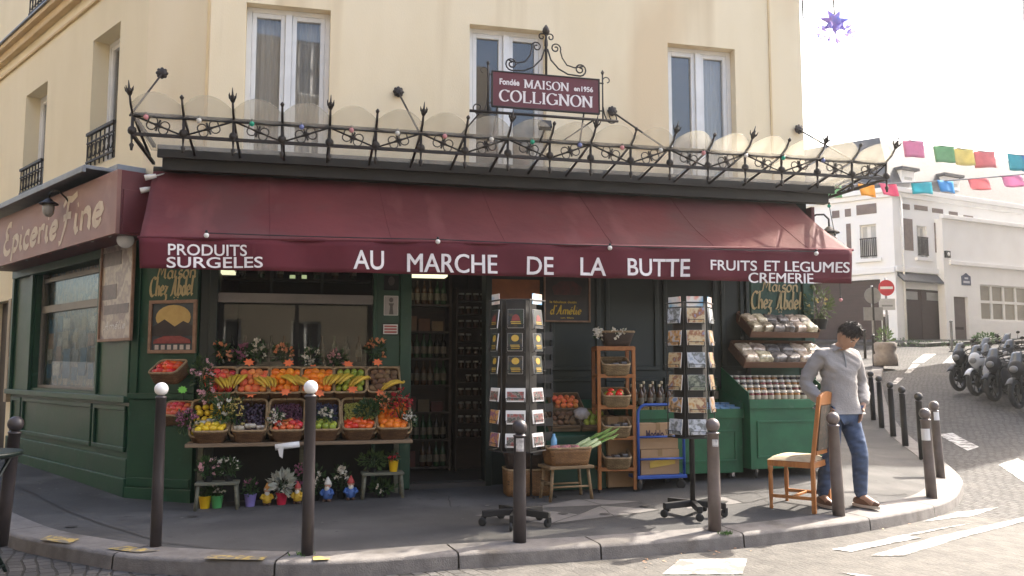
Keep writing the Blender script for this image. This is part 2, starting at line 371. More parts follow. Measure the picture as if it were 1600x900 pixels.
m_card = MAT('brown_cardboard', (.36,.225,.12), (.30,.185,.095), scale=3, rough=.85)
m_blue = MAT('blue_powder_coat', (.020,.075,.33), (.015,.06,.27), scale=6, rough=.4)
m_bread = MAT('plastic_wrapped_food', (.58,.50,.38), (.34,.27,.19), scale=17, rough=.14, bump=1.0, bscale=28, rnd=.35, spec=.9, contrast=(.42, .56))
m_darkbag = MAT('dark_foil_bag', (.20,.18,.17), (.07,.06,.055), scale=10, rough=.2, bump=.9, bscale=30)
m_paper = MAT('white_paper', (.75,.74,.72), (.68,.67,.65), scale=6, rough=.7)
m_frame_wood = MAT('picture_frame_wood', (.28,.16,.10), (.20,.11,.065), scale=5, rough=.5, stretch=(3,3,3))
m_tomato = MAT('tomato_skin', (.72,.105,.015), (.62,.06,.012), scale=10, rough=.25, rnd=.2)
m_apple = MAT('red_apple_skin', (.52,.045,.028), (.60,.22,.05), scale=7, rough=.3, rnd=.25, contrast=(.25,.5))
m_orange = MAT('orange_peel', (.80,.23,.010), (.74,.18,.010), scale=12, rough=.4, bump=.15, bscale=200, rnd=.12)
m_peach = MAT('peach_skin', (.80,.33,.07), (.70,.14,.05), scale=8, rough=.6, rnd=.25)
m_lemon = MAT('lemon_peel', (.78,.55,.03), (.70,.46,.02), scale=10, rough=.4, bump=.15, bscale=150, rnd=.12)
m_banana = MAT('banana_peel', (.70,.45,.045), (.52,.33,.035), scale=12, rough=.5, rnd=.1, third=((.25,.13,.03), 20, .66))
m_plum = MAT('dark_plum_skin', (.028,.018,.035), (.05,.025,.045), scale=30, rough=.4)
m_berry = MAT('purple_berry_skin', (.085,.022,.045), (.05,.012,.03), scale=30, rough=.4)
m_blueb = MAT('blue_black_berry_skin', (.022,.022,.05), (.03,.03,.065), scale=30, rough=.5)
m_grape = MAT('green_grape_skin', (.36,.33,.07), (.24,.24,.05), scale=30, rough=.3)
m_potato = MAT('brown_potato_skin', (.20,.115,.055), (.14,.08,.04), scale=12, rough=.8, rnd=.2)
m_pear = MAT('green_apple_skin', (.32,.36,.04), (.25,.30,.03), scale=10, rough=.35, rnd=.2)
m_leek = MAT('leek_green', (.32,.45,.12), (.12,.26,.05), scale=6, rough=.5, stretch=(4,4,.5))
m_leaf = MAT('plant_leaf', (.050,.105,.028), (.025,.058,.016), scale=9, rough=.5, trans=.25, rnd=.2)
m_leaf_lt = MAT('pale_plant_leaf', (.11,.165,.05), (.06,.10,.03), scale=9, rough=.5, trans=.25, rnd=.2)
m_pinkfl = MAT('pink_white_blossom', (.72,.48,.47), (.62,.28,.32), scale=25, rough=.7, trans=.2)
m_redfl = MAT('red_blossom', (.55,.03,.04), (.40,.015,.03), scale=25, rough=.7, trans=.2)
m_orfl = MAT('orange_blossom', (.75,.22,.06), (.70,.40,.25), scale=25, rough=.7, trans=.2)
m_whfl = MAT('white_blossom', (.76,.73,.66), (.65,.58,.46), scale=25, rough=.7, trans=.2)
m_magfl = MAT('dusky_pink_blossom', (.42,.16,.24), (.28,.09,.16), scale=25, rough=.7, trans=.2)
m_yelfl = MAT('cream_yellow_blossom', (.70,.58,.22), (.60,.45,.12), scale=25, rough=.7, trans=.2)
m_soil = MAT('potting_soil', (.03,.02,.014), (.02,.014,.01), scale=30, rough=.95)
m_skin = MAT('skin', (.42,.25,.165), (.36,.20,.13), scale=5, rough=.5)
m_hair = MAT('dark_brown_hair', (.020,.013,.010), (.035,.022,.016), scale=60, rough=.5, bump=.8, bscale=120, stretch=(1,1,.3))
m_jacket = MAT('grey_fleece', (.30,.28,.27), (.245,.23,.22), scale=6, rough=.95, bump=.5, bscale=60)
m_jeans = MAT('blue_denim', (.070,.105,.185), (.035,.055,.105), scale=4, rough=.85, bump=.4, bscale=140, third=((.15,.19,.28), 2.2, .6))
m_shoe = MAT('brown_leather_shoe', (.16,.075,.04), (.10,.045,.025), scale=8, rough=.5)
m_sole = MAT('pale_shoe_sole', (.55,.47,.38), (.45,.38,.30), scale=8, rough=.7)
m_dark = MAT('matte_dark', (.01,.01,.01), (.015,.015,.014), scale=5, rough=.8)
m_lamp = MAT('lit_lamp_panel', (.9,.9,.8), (.9,.9,.8), emit=((1, .93, .62), .32))
m_globe = MAT('white_globe_glass', (.80,.80,.80), (.74,.74,.74), rough=.2, scale=4)
m_stone = MAT('planter_stone', (.23,.20,.185), (.16,.14,.13), scale=8, rough=.9, bump=.4, bscale=40)
m_signred = MAT('traffic_sign_red', (.48,.025,.035), (.44,.02,.03), scale=5, rough=.35)
m_signgrey = MAT('sign_back_grey', (.26,.26,.26), (.21,.21,.21), scale=6, rough=.5, metal=.3)
m_signblue = MAT('enamel_plaque_blue', (.03,.05,.12), (.025,.04,.10), scale=6, rough=.3)
def canopy_glass():
    m, n, L, b = new_mat('cloudy_canopy_glass'); n.remove(b)
    t = n.new('ShaderNodeBsdfTransparent'); t.inputs[0].default_value = (.93,.92,.88,1)
    d = n.new('ShaderNodeBsdfDiffuse'); tl = n.new('ShaderNodeBsdfTranslucent'); g = n.new('ShaderNodeBsdfGlossy'); g.inputs['Roughness'].default_value = .15
    tc = n.new('ShaderNodeTexCoord'); mp = n.new('ShaderNodeMapping'); mp.inputs['Scale'].default_value = (3, .5, .5); nz = n.new('ShaderNodeTexNoise'); nz.inputs['Scale'].default_value = 4; nz.inputs['Detail'].default_value = 6
    L.new(tc.outputs['Object'], mp.inputs[0]); L.new(mp.outputs[0], nz.inputs[0])
    cr = n.new('ShaderNodeValToRGB'); cr.color_ramp.elements[0].position=.3; cr.color_ramp.elements[0].color=(.50,.47,.40,1); cr.color_ramp.elements[1].position=.7; cr.color_ramp.elements[1].color=(.74,.70,.62,1)
    L.new(nz.outputs[0], cr.inputs[0]); L.new(cr.outputs[0], d.inputs[0]); L.new(cr.outputs[0], tl.inputs[0])
    a = n.new('ShaderNodeMixShader'); a.inputs[0].default_value=.65; L.new(d.outputs[0], a.inputs[1]); L.new(tl.outputs[0], a.inputs[2])
    c = n.new('ShaderNodeMixShader'); c.inputs[0].default_value=.21; L.new(t.outputs[0], c.inputs[1]); L.new(a.outputs[0], c.inputs[2])
    e = n.new('ShaderNodeMixShader'); e.inputs[0].default_value=.05; L.new(c.outputs[0], e.inputs[1]); L.new(g.outputs[0], e.inputs[2]); L.new(e.outputs[0], n['Material Output'].inputs[0])
    return m
m_canopy_glass = canopy_glass()
def cobble_mat():
    m, n, L, b = new_mat('cobbled_road')
    tc = n.new('ShaderNodeTexCoord'); wz = n.new('ShaderNodeTexNoise'); wz.inputs['Scale'].default_value = 1.5; wz.inputs['Detail'].default_value = 3
    L.new(tc.outputs['Object'], wz.inputs['Vector'])
    sc = n.new('ShaderNodeVectorMath'); sc.operation='SCALE'; sc.inputs[3].default_value=.22; ad = n.new('ShaderNodeVectorMath'); ad.operation='ADD'
    L.new(wz.outputs['Color'], sc.inputs[0]); L.new(tc.outputs['Object'], ad.inputs[0]); L.new(sc.outputs[0], ad.inputs[1])
    mp = n.new('ShaderNodeMapping'); mp.inputs['Rotation'].default_value=(0,0,R(62)); L.new(ad.outputs[0], mp.inputs[0])
    br = n.new('ShaderNodeTexBrick'); br.inputs['Scale'].default_value=1; br.inputs['Brick Width'].default_value=.135; br.inputs['Row Height'].default_value=.095; br.inputs['Mortar Size'].default_value=.011; br.inputs['Mortar Smooth'].default_value=.5; br.inputs['Bias'].default_value=0
    br.inputs['Color1'].default_value=(.098,.092,.088,1); br.inputs['Color2'].default_value=(.064,.061,.059,1); br.inputs['Mortar'].default_value=(.040,.036,.032,1)
    L.new(mp.outputs[0], br.inputs['Vector'])
    n2 = n.new('ShaderNodeTexNoise'); n2.inputs['Scale'].default_value=.45; n2.inputs['Detail'].default_value=6; L.new(tc.outputs['Object'], n2.inputs['Vector'])
    cr = n.new('ShaderNodeValToRGB'); cr.color_ramp.elements[0].position=.42; cr.color_ramp.elements[1].position=.56; sx = n.new('ShaderNodeSeparateXYZ'); L.new(tc.outputs['Object'], sx.inputs[0])
    ma = n.new('ShaderNodeMapRange'); ma.inputs[1].default_value = 9.8; ma.inputs[2].default_value = 7.6; ma.clamp = True; L.new(sx.outputs[1], ma.inputs[0])
    mb_ = n.new('ShaderNodeMapRange'); mb_.inputs[1].default_value = -1.2; mb_.inputs[2].default_value = .6; L.new(sx.outputs[0], mb_.inputs[0])
    mm = n.new('ShaderNodeMath'); mm.operation = 'MULTIPLY'; L.new(ma.outputs[0], mm.inputs[0]); L.new(mb_.outputs[0], mm.inputs[1])
    sm = n.new('ShaderNodeMath'); sm.operation = 'MULTIPLY_ADD'; sm.inputs[1].default_value = .9; L.new(n2.outputs[0], sm.inputs[0]); sn = n.new('ShaderNodeMath'); sn.operation = 'MULTIPLY_ADD'; sn.inputs[1].default_value = .42; sn.inputs[2].default_value = -.12; L.new(mm.outputs[0], sn.inputs[0]); L.new(sn.outputs[0], sm.inputs[2])
    L.new(sm.outputs[0], cr.inputs[0])
    n3 = n.new('ShaderNodeTexNoise'); n3.inputs['Scale'].default_value=7; n3.inputs['Detail'].default_value=8; L.new(tc.outputs['Object'], n3.inputs['Vector'])
    c3 = n.new('ShaderNodeValToRGB'); c3.color_ramp.elements[0].position=.3; c3.color_ramp.elements[0].color=(.082,.076,.069,1); c3.color_ramp.elements[1].position=.7; c3.color_ramp.elements[1].color=(.128,.118,.105,1); L.new(n3.outputs[0], c3.inputs[0])
    f = n.new('ShaderNodeMath'); f.operation='MULTIPLY'; f.inputs[1].default_value=.88; L.new(cr.outputs[0], f.inputs[0])
    mi = n.new('ShaderNodeMix'); mi.data_type='RGBA'; L.new(f.outputs[0], mi.inputs[0]); L.new(br.outputs[0], mi.inputs[6]); L.new(c3.outputs[0], mi.inputs[7]); L.new(mi.outputs[2], b.inputs['Base Color'])
    n4 = n.new('ShaderNodeTexNoise'); n4.inputs['Scale'].default_value=40; L.new(tc.outputs['Object'], n4.inputs['Vector'])
    ht = n.new('ShaderNodeMath'); ht.operation='MULTIPLY_ADD'; ht.inputs[1].default_value=-1; fm = n.new('ShaderNodeMath'); fm.operation = 'MULTIPLY_ADD'; fm.inputs[1].default_value = -1; fm.inputs[2].default_value = 1; L.new(f.outputs[0], fm.inputs[0]); f3 = n.new('ShaderNodeMath'); f3.operation = 'MULTIPLY'; L.new(br.outputs['Fac'], f3.inputs[0]); L.new(fm.outputs[0], f3.inputs[1]); L.new(f3.outputs[0], ht.inputs[0]); h2 = n.new('ShaderNodeMath'); h2.operation='MULTIPLY'; h2.inputs[1].default_value=.6; L.new(n4.outputs[0], h2.inputs[0]); L.new(h2.outputs[0], ht.inputs[2])
    bp = n.new('ShaderNodeBump'); bp.inputs['Strength'].default_value=.8; bp.inputs['Distance'].default_value=.014; L.new(ht.outputs[0], bp.inputs['Height']); L.new(bp.outputs[0], b.inputs['Normal'])
    b.inputs['Roughness'].default_value=.85; b.inputs['Specular IOR Level'].default_value=.18
    return m
m_road = cobble_mat()
# ---------------------------------------------------------------- lettering
def text_mesh(body, bold=.015):
    c = bpy.data.curves.new('t', 'FONT'); c.body = body; c.offset = bold; c.resolution_u = 4
    o = bpy.data.objects.new('t', c); COL.objects.link(o); bpy.context.view_layer.update()
    ev = o.evaluated_get(bpy.context.evaluated_depsgraph_get()); me = ev.to_mesh()
    vs = np.array([v.co[:] for v in me.vertices]); fs = [list(p.vertices) for p in me.polygons]; ev.to_mesh_clear()
    bpy.data.objects.remove(o); bpy.data.curves.remove(c)
    mn = vs.min(0); sz = np.maximum(vs.max(0) - mn, 1e-6)
    return [((v - mn) / sz) for v in vs], fs
def put_text(mb, body, fn, bold=.015):
    """fn(u, v) -> local point for u, v in 0..1"""
    vs, fs = text_mesh(body, bold); ids = [mb.P(fn(v[0], v[1])) for v in vs]
    for f in fs: mb.idx([ids[k] for k in f])
def arc(cx, cy, rx, ry, a0, a1, n=10): return [(cx + rx * math.cos(R(a0 + (a1 - a0) * k / n)), cy + ry * math.sin(R(a0 + (a1 - a0) * k / n))) for k in range(n + 1)]
# brush-lettered alphabet: (advance, strokes)
SCRIPT = {
 'E': (.62, [arc(.38,.76,.22,.22,60,270,8) + arc(.38,.27,.28,.27,95,320,8)]),
 'p': (.56, [[(.10,.52),(.16,.40),(.10,-.30)], arc(.28,.27,.20,.23,160,-150,10)]),
 'i': (.30, [[(.10,.50),(.10,.12),(.16,.02),(.26,.08)], [(.12,.70),(.16,.73)]]),
 'c': (.46, [arc(.26,.26,.20,.25,55,320,9)]),
 'e': (.50, [[(.08,.25),(.38,.30)] + arc(.25,.27,.19,.24,20,330,9)]),
 'r': (.44, [[(.10,.52),(.12,.0)], arc(.28,.32,.17,.18,180,50,6)]),
 'é': (.50, [[(.08,.25),(.38,.30)] + arc(.25,.27,.19,.24,20,330,9), [(.22,.66),(.38,.80)]]),
 'F': (.66, [[(.30,.95),(.26,.3),(.12,-.15),(.02,-.18)], [(.05,.80),(.20,.98),(.45,.92),(.70,1.02)], [(.12,.48),(.35,.52),(.50,.50)]]),
 'n': (.58, [[(.10,.50),(.10,.0)], arc(.28,.27,.18,.23,180,10,7) + [(.46,.08),(.54,.03)]]),
 'M': (.92, [[(.02,.0),(.14,.06),(.24,.95)], [(.24,.95),(.42,.25),(.66,.98)], [(.66,.98),(.72,.10),(.86,.03)]]),
 'a': (.54, [arc(.25,.25,.19,.24,40,330,9), [(.42,.50),(.42,.10),(.52,.03)]]),
 's': (.44, [arc(.25,.37,.14,.13,40,260,7) + arc(.23,.13,.16,.13,80,-150,7)]),
 'o': (.52, [arc(.25,.25,.20,.25,80,440,12)]),
 'C': (.74, [arc(.42,.48,.36,.48,50,310,12)]),
 'h': (.58, [[(.12,1.0),(.10,.0)], arc(.28,.27,.17,.23,180,10,7) + [(.45,.08),(.54,.03)]]),
 'z': (.50, [[(.06,.48),(.38,.48),(.10,.08),(.30,.06),(.36,-.12),(.24,-.30),(.06,-.24)]]),
 'A': (.82, [[(.02,-.02),(.20,.10),(.48,1.0)], [(.48,1.0),(.56,.10),(.72,.02)], [(.20,.36),(.64,.40)]]),
 'b': (.56, [[(.12,1.0),(.10,.06)], arc(.26,.25,.19,.24,150,-160,10)]),
 'd': (.58, [arc(.25,.25,.19,.24,30,330,9), [(.46,1.0),(.42,.10),(.54,.03)]]),
 'l': (.34, [[(.16,1.0),(.12,.12),(.20,.02),(.34,.10)]]),
 'm': (.82, [[(.08,.50),(.08,.0)], arc(.23,.30,.15,.20,180,10,6) + [(.38,.0)], arc(.54,.30,.15,.20,180,10,6) + [(.69,.08),(.80,.03)]]),
 "'": (.22, [[(.14,1.0),(.08,.82)]]), ' ': (.34, []), 'D': (.78, [[(.16,.95),(.14,.0)], [(.04,.92)] + arc(.26,.48,.40,.48,90,-90,10)]),
 't': (.40, [[(.18,.80),(.16,.10),(.28,.02)], [(.04,.55),(.34,.55)]]), 'u': (.56, [[(.08,.50),(.08,.15)] + arc(.24,.18,.16,.18,190,350,6), [(.42,.50),(.42,.06),(.54,.02)]]),
}
def _sf(x): return [(x - .13, .02), (x + .13, .02)]
def _sft(x): return [(x - .13, .98), (x + .13, .98)]
ROMAN = {
 'M': (1.02, [[(.16,0),(.16,1)], [(.16,1),(.50,.08)], [(.50,.08),(.84,1)], [(.84,1),(.84,0)], _sf(.16), _sf(.84), _sft(.13), _sft(.87)]),
 'A': (.84, [[(.10,0),(.42,1)], [(.42,1),(.74,0)], [(.22,.36),(.62,.36)], _sf(.10), _sf(.74)]),
 'I': (.40, [[(.20,0),(.20,1)], _sf(.20), _sft(.20)]),
 'S': (.66, [arc(.33,.75,.21,.24,30,260,9) + arc(.32,.26,.23,.25,80,-150,9)]),
 'O': (.90, [arc(.45,.5,.37,.5,90,450,20)]),
 'N': (.92, [[(.16,0),(.16,1)], [(.16,1),(.76,0)], [(.76,0),(.76,1)], _sf(.16), _sft(.12), _sft(.76)]),
 'C': (.84, [arc(.45,.5,.37,.5,45,315,16), [(.72,.82),(.72,.98)]]),
 'L': (.74, [[(.18,0),(.18,1)], [(.09,.01),(.66,.01),(.68,.22)], _sft(.18)]),
 'G': (.92, [arc(.45,.5,.37,.5,45,340,16), [(.80,.05),(.80,.42)], [(.60,.42),(.88,.42)], [(.72,.82),(.72,.98)]]),
}
def strokes(mb, text, font, fn, h, nib=(.13, .02), ang=40, thin=.035, slant=0.0, width=None, track=0.0):
    """calligraphic ribbons; fn(x, y) maps text units (baseline 0, cap height h) to local points"""
    adv = sum(font[c][0] + track for c in text); k = (width / adv) if width else h
    x0 = 0.0; nv = Vector((math.cos(R(ang)), math.sin(R(ang)))) * nib[0]
    for ch in text:
        a, ss = font[ch]
        for st in ss:
            pts = [Vector(((x0 + p[0] + slant * p[1]) * k, p[1] * h)) for p in st]
            prev = None
            for i, p in enumerate(pts):
                d = pts[min(i + 1, len(pts) - 1)] - pts[max(i - 1, 0)]
                d = d.normalized() if d.length else Vector((1, 0)); nm = Vector((-d.y, d.x))
                wd = (abs(nv.dot(nm)) + thin) * .5 * h
                q = (mb.P(fn(*(p + nm * wd))), mb.P(fn(*(p - nm * wd))))
                if prev: mb.idx([prev[1], q[1], q[0], prev[0]])
                prev = q
        x0 += a + track
# ================================================================ SETTING: ground, kerb, paint
LDIR = -_lu                                            # away along the left street
kerb_px = [(0,827),(35,840),(140,859),(200,869),(280,873),(380,877),(473,879),(560,876),(690,866),(820,858),(960,850),(1040,844),(1120,838),(1200,830),(1280,821),(1340,813),(1400,803),(1445,794),(1480,784),(1497,772)]
kl = [G(x, y) for x, y in kerb_px]
k0 = kl[0]
left_ext = [Vector((k0.x + LDIR.x * d, k0.y + LDIR.y * d, 0)) for d in (30, 20, 12, 7, 4, 2, 1)]
right_b = [(5.22,10.56),(5.65,11.92),(6.03,13.27),(6.45,14.64),(6.91,16.12),(8.1,19.3),(9.6,23.0),(11.2,26.5),(12.8,30.0)]
right_ext = [Vector((x + .32, y + .02, 0)) for x, y in right_b]
raw = left_ext + kl + [Vector((5.05,9.75,0))] + right_ext
# smooth resample
def resample(pts, step, it=2):
    p = [Vector((q.x, q.y)) for q in pts]
    for _ in range(it):
        q = [p[0]]
        for a, b in zip(p[:-1], p[1:]): q += [a * .75 + b * .25, a * .25 + b * .75]
        p = q + [p[-1]]
    L = [0]
    for a, b in zip(p[:-1], p[1:]): L.append(L[-1] + (b - a).length)
    out = []; n = int(L[-1] / step); j = 0
    for i in range(n + 1):
        t = L[-1] * i / n
        while j < len(L) - 2 and L[j + 1] < t: j += 1
        f = (t - L[j]) / max(L[j + 1] - L[j], 1e-9); out.append(p[j].lerp(p[j + 1], min(1, max(0, f))))
    return out
KP = resample(raw, .16)
def offs(pts, d):
    o = []
    for i, p in enumerate(pts):
        t = pts[min(i + 1, len(pts) - 1)] - pts[max(i - 1, 0)]; t.normalize(); o.append(p + Vector((-t.y, t.x)) * d)
    return o
KI = offs(KP, .30)                                     # inner edge of kerb stones (left of travel = towards the shop)
FRW = 7.06
CC = FR.pt(FRW, 0, 0); SDIR = Vector((.325, .946, 0))
inner_line = [LF.pt(LL - 38, -.4, 0), LF.pt(LL, -.4, 0), CH.pt(CHL / 2, -.5, 0), B0 - FR.n * .5, FR.pt(3.5, -.5, 0), FR.pt(FRW - .4, -.5, 0), CC + SDIR * 8 + Vector((-.4, 0, 0)), CC + SDIR * 25 + Vector((-.4, 0, 0))]
def along(pts, n):
    p = [Vector((q.x, q.y)) for q in pts]; L = [0]
    for a, b in zip(p[:-1], p[1:]): L.append(L[-1] + (b - a).length)
    o = []; j = 0
    for i in range(n):
        t = L[-1] * i / (n - 1)
        while j < len(L) - 2 and L[j + 1] < t: j += 1
        o.append(p[j].lerp(p[j + 1], min(1, (t - L[j]) / (L[j + 1] - L[j]))))
    return o
# match kerb samples to nearest inner samples, monotonic
IL = along(inner_line, 900); IN = []; last = 0
for i, p in enumerate(KI):
    j = min(range(last, len(IL)), key=lambda q: (IL[q] - p).length_squared); last = j; IN.append(IL[j])
def struct(name, mb, m, kind='structure'):
    o = obj(name, mb, m); o['kind'] = kind; return o
mb = MB()
mb_rows = []
NS = 14
for a, b in zip(KI, IN):
    row = []
    for k in range(NS + 1):
        q = a.lerp(b, k / NS); row.append(mb.P((q.x, q.y, H(q.x, q.y))))
    mb_rows.append(row)
for i in range(len(mb_rows) - 1):
    for k in range(NS): mb.idx([mb_rows[i][k], mb_rows[i+1][k], mb_rows[i+1][k+1], mb_rows[i][k+1]], True)
struct('pavement', mb, m_asphalt)
# kerb stones: one granite run with a joint every metre or so
mb = MB(); run = []; acc = 0; nextj = .9
prof = lambda p, q: None
def kerb_ring(p, q):
    z = H(p.x, p.y); zi = H(q.x, q.y); d = (q - p).normalized()
    pts = [(q, zi - .03), (q, zi + .006), (p + d * .035, z + .004), (p + d * .010, z - .004), (p, z - .022), (p - d * .012, z - KERB - .06)]
    return [mb.P((a.x, a.y, b)) for a, b in pts]
prev = None; seglen = 0; target = 1.0
for i, (p, q) in enumerate(zip(KP, KI)):
    if prev and seglen > target:
        # a joint: a narrow gap
        t = (KP[min(i+1,len(KP)-1)] - p).normalized() * .007
        r = kerb_ring(p - t, q - t)
        for k in range(len(r) - 1): mb.idx([prev[k], prev[k+1], r[k+1], r[k]], k in (2, 3))
        p2, q2 = p + t, q + t; seglen = 0; target = random.uniform(.9, 1.35)
        prev = kerb_ring(p2, q2); lastp = p2; continue
    r = kerb_ring(p, q)
    if prev:
        for k in range(len(r) - 1): mb.idx([prev[k], prev[k+1], r[k+1], r[k]], k in (2, 3))
        seglen += (p - lastp).length
    prev = r; lastp = p
struct('kerb', mb, m_kerb)
mbj = MB(); 
for i in range(len(KP) - 1):                           # mortar bed in the joints, slightly lower than the stones
    a, b, c, d = KP[i], KP[i+1], KI[i+1], KI[i]
    f = lambda u: u.normalized() * .012
    a2 = a + f(d - a); b2 = b + f(c - b)
    mbj.face([(a2.x,a2.y,H(a.x,a.y)-.012),(b2.x,b2.y,H(b.x,b.y)-.012),(c.x,c.y,H(c.x,c.y)-.012),(d.x,d.y,H(d.x,d.y)-.012)])
    mbj.face([(a2.x,a2.y,H(a.x,a.y)-.2),(b2.x,b2.y,H(b.x,b.y)-.2),(b2.x,b2.y,H(b.x,b.y)-.012),(a2.x,a2.y,H(a.x,a.y)-.012)])
struct('kerb_mortar', mbj, MAT('kerb_joint_mortar', (.06,.052,.045), (.045,.04,.035), scale=20, rough=.95))
# road sheet out to the horizon
def axis(lo, hi, f0, f1, step):
    o = []; x = lo; s = (f0 - lo)
    k = f0
    far = []
    d = step * 1.5; p = f0
    while p > lo: p -= d; d *= 1.35; far.append(max(p, lo))
    o = far[::-1]
    p = f0
    while p < f1: o.append(p); p += step
    d = step; p = f1
    while p < hi: o.append(p); d *= 1.35; p += d
    o.append(hi); return o
xs = axis(-170, 170, -12, 26, .4); ys = axis(-70, 230, 1.5, 44, .4)
mb = MB(); ids = [[mb.P((x, y, H(x, y) - KERB)) for y in ys] for x in xs]
for i in range(len(xs) - 1):
    for j in range(len(ys) - 1): mb.idx([ids[i][j], ids[i+1][j], ids[i+1][j+1], ids[i][j+1]], True)
struct('road', mb, m_road)
def paint(mb, px, dz, n=10):
    """quad given by four photo corners, laid on the road in strips"""
    c = [G(x, y, dz) for x, y in px]
    def fn(u, v):
        a = c[0].lerp(c[1], u); b = c[3].lerp(c[2], u); p = a.lerp(b, v); return (p.x, p.y, H(p.x, p.y) + dz)
    mb.grid(fn, n, 3, False)
mb = MB(); RD = -KERB + .006
for q in [[(1292,862),(1440,833),(1520,817),(1400,838)], [(1360,868),(1412,868),(1640,803),(1600,808)], [(1300,858),(1330,862),(1440,840),(1420,836)],
          [(1035,897),(1160,897),(1168,872),(1062,874)], [(1310,893),(1340,900),(1500,930),(1400,905)], [(1440,815),(1495,800),(1562,792),(1520,806)],
          [(1560,726),(1590,716),(1680,770),(1650,785)], [(1465,678),(1488,676),(1530,698),(1512,704)],
          [(1425,567),(1443,567),(1463,553),(1444,553)], [(1472,568),(1497,568),(1509,555),(1487,555)], [(1413,583),(1422,583),(1437,569),(1425,569)], [(1392,600),(1401,600),(1412,590),(1402,590)]]:
    paint(mb, q, RD)
struct('road_markings', mb, m_mark)
mb = MB()
for q in [[(62,843),(108,849),(125,842),(78,836)], [(166,857),(214,863),(250,860),(200,853)], [(318,873),(410,875),(418,869),(330,867)], [(489,875),(515,874),(516,869),(489,869)]]:
    paint(mb, q, .012, 4)
struct('kerb_markings', mb, m_ymark)
mb = MB()
for q in [[(742,805),(858,818),(940,808),(830,795)], [(862,817),(960,806),(1030,796),(940,790)], [(825,794),(938,789),(1000,783),(905,779)], [(1075,795),(1165,785),(1130,776),(1060,782)]]:
    paint(mb, q, .004, 4)
struct('pavement_cover_slabs', mb, m_slab)
mb = MB()
def crack(pts, wd=.010, dz=.008):
    q = [G(x, y, dz) for x, y in pts]; q = [a.lerp(b, k / 6) + Vector((random.gauss(0, .006), random.gauss(0, .006), 0)) for a, b in zip(q[:-1], q[1:]) for k in range(6)] + [q[-1]]
    for a, b in zip(q[:-1], q[1:]):
        d = (b - a).normalized(); s_ = Vector((-d.y, d.x, 0)) * wd * .5; f = lambda p: (p.x, p.y, H(p.x, p.y) + dz); mb.face([f(a - s_), f(b - s_), f(b + s_), f(a + s_)])
for c_ in ([(742,806),(858,819),(960,807),(1030,796)], [(825,793),(905,779),(1000,783)], [(858,819),(940,789),(905,779)], [(960,807),(935,789)], [(1030,796),(1000,783)], [(1060,781),(1130,775),(1165,785),(1230,770)], [(1130,775),(1180,767),(1290,752)], [(30,760),(110,800),(250,845)], [(250,846),(330,856),(430,860)], [(90,800),(115,793),(128,797)], [(640,760),(700,775),(705,792)], [(1180,768),(1210,790)], [(300,820),(420,826),(560,815),(700,806)]): crack(c_, random.uniform(.007, .014))
for x_, y_ in ((300,806),(880,802),(945,803),(1008,790),(1130,783),(112,822)):
    c = G(x_, y_, .009); mb.face([(c.x + .05 * math.cos(a) , c.y + .05 * math.sin(a), H(c.x, c.y) + .0095) for a in [2 * math.pi * k / 10 for k in range(10)]])
mg_ = MB()
for _ in range(170):
    q_ = random.randrange(20, len(KI) - 60); p_ = KI[q_].lerp(IN[q_], random.uniform(.02, .8)); r_ = random.uniform(.008, .02)
    mg_.face([(p_.x + r_ * math.cos(a) * random.uniform(.8, 1.2), p_.y + r_ * math.sin(a) * random.uniform(.8, 1.2), H(p_.x, p_.y) + .006) for a in [2 * math.pi * k / 8 for k in range(8)]])
struct('gum_spots', mg_, MAT('trodden_gum', (.17,.16,.15), (.05,.047,.045), scale=1.3, rough=.9), 'stuff')
struct('pavement_joints', mb, MAT('dark_joint', (.035,.032,.030), (.05,.045,.04), scale=20, rough=.95))
# soil edge below the far house and scattered dead leaves at the kerb
mb = MB()
for _ in range(150):
    x = random.uniform(1000, 1470); t = (x - 1000) / 470
    y = 872 - 70 * t + random.gauss(0, 5) + random.choice((0, 0, 8))
    p = G(x, y, RD); a = random.uniform(0, 6.28); L = random.uniform(.012, .038)
    d = Vector((math.cos(a), math.sin(a), .15)); s2 = Vector((-d.y, d.x, .1)) * L * .6
    mb.face([p, p + d * L * .5 + s2 * .5, p + d * L, p + d * L * .5 - s2 * .5])
struct('fallen_leaves', mb, MAT('dead_leaf', (.36,.16,.07), (.45,.33,.2), scale=4, rough=.8), 'stuff')

# ================================================================ THE CORNER BUILDING
bld = thing('corner_building', 'cream corner building with dark green shopfront under the burgundy awning', 'building', B0)
lerp_ = lambda a, b, t: a + (b - a) * t
def wall(mb, pl, s0, s1, z0, z1, holes=(), o=0.0, rev=.24):
    ss = sorted({s0, s1, *[h[0] for h in holes], *[h[1] for h in holes]}); zs = sorted({z0, z1, *[h[2] for h in holes], *[h[3] for h in holes]})
    for a, b in zip(ss[:-1], ss[1:]):
        for c, d in zip(zs[:-1], zs[1:]):
            m = ((a + b) / 2, (c + d) / 2)
            if any(h[0] < m[0] < h[1] and h[2] < m[1] < h[3] for h in holes): continue
            mb.face([pl.pt(a, o, c), pl.pt(b, o, c), pl.pt(b, o, d), pl.pt(a, o, d)])
    for a, b, c, d in holes:
        for q in (((a,o,c),(a,o,d),(a,o-rev,d),(a,o-rev,c)), ((b,o,c),(b,o-rev,c),(b,o-rev,d),(b,o,d)), ((a,o,d),(b,o,d),(b,o-rev,d),(a,o-rev,d)), ((a,o,c),(a,o-rev,c),(b,o-rev,c),(b,o,c))):
            mb.face([pl.pt(*p) for p in q])
ZS, ZT = 3.42, 13.0
def fs(px, o=0, y=400): return FR.hit(px, y, o)[0]
W3 = [(fs(385, y=10), fs(517, y=10)), (fs(734, y=40), fs(853, y=45)), (fs(1043, y=70), fs(1148, y=78))]
zt = FR.hit(734, 37)[1]
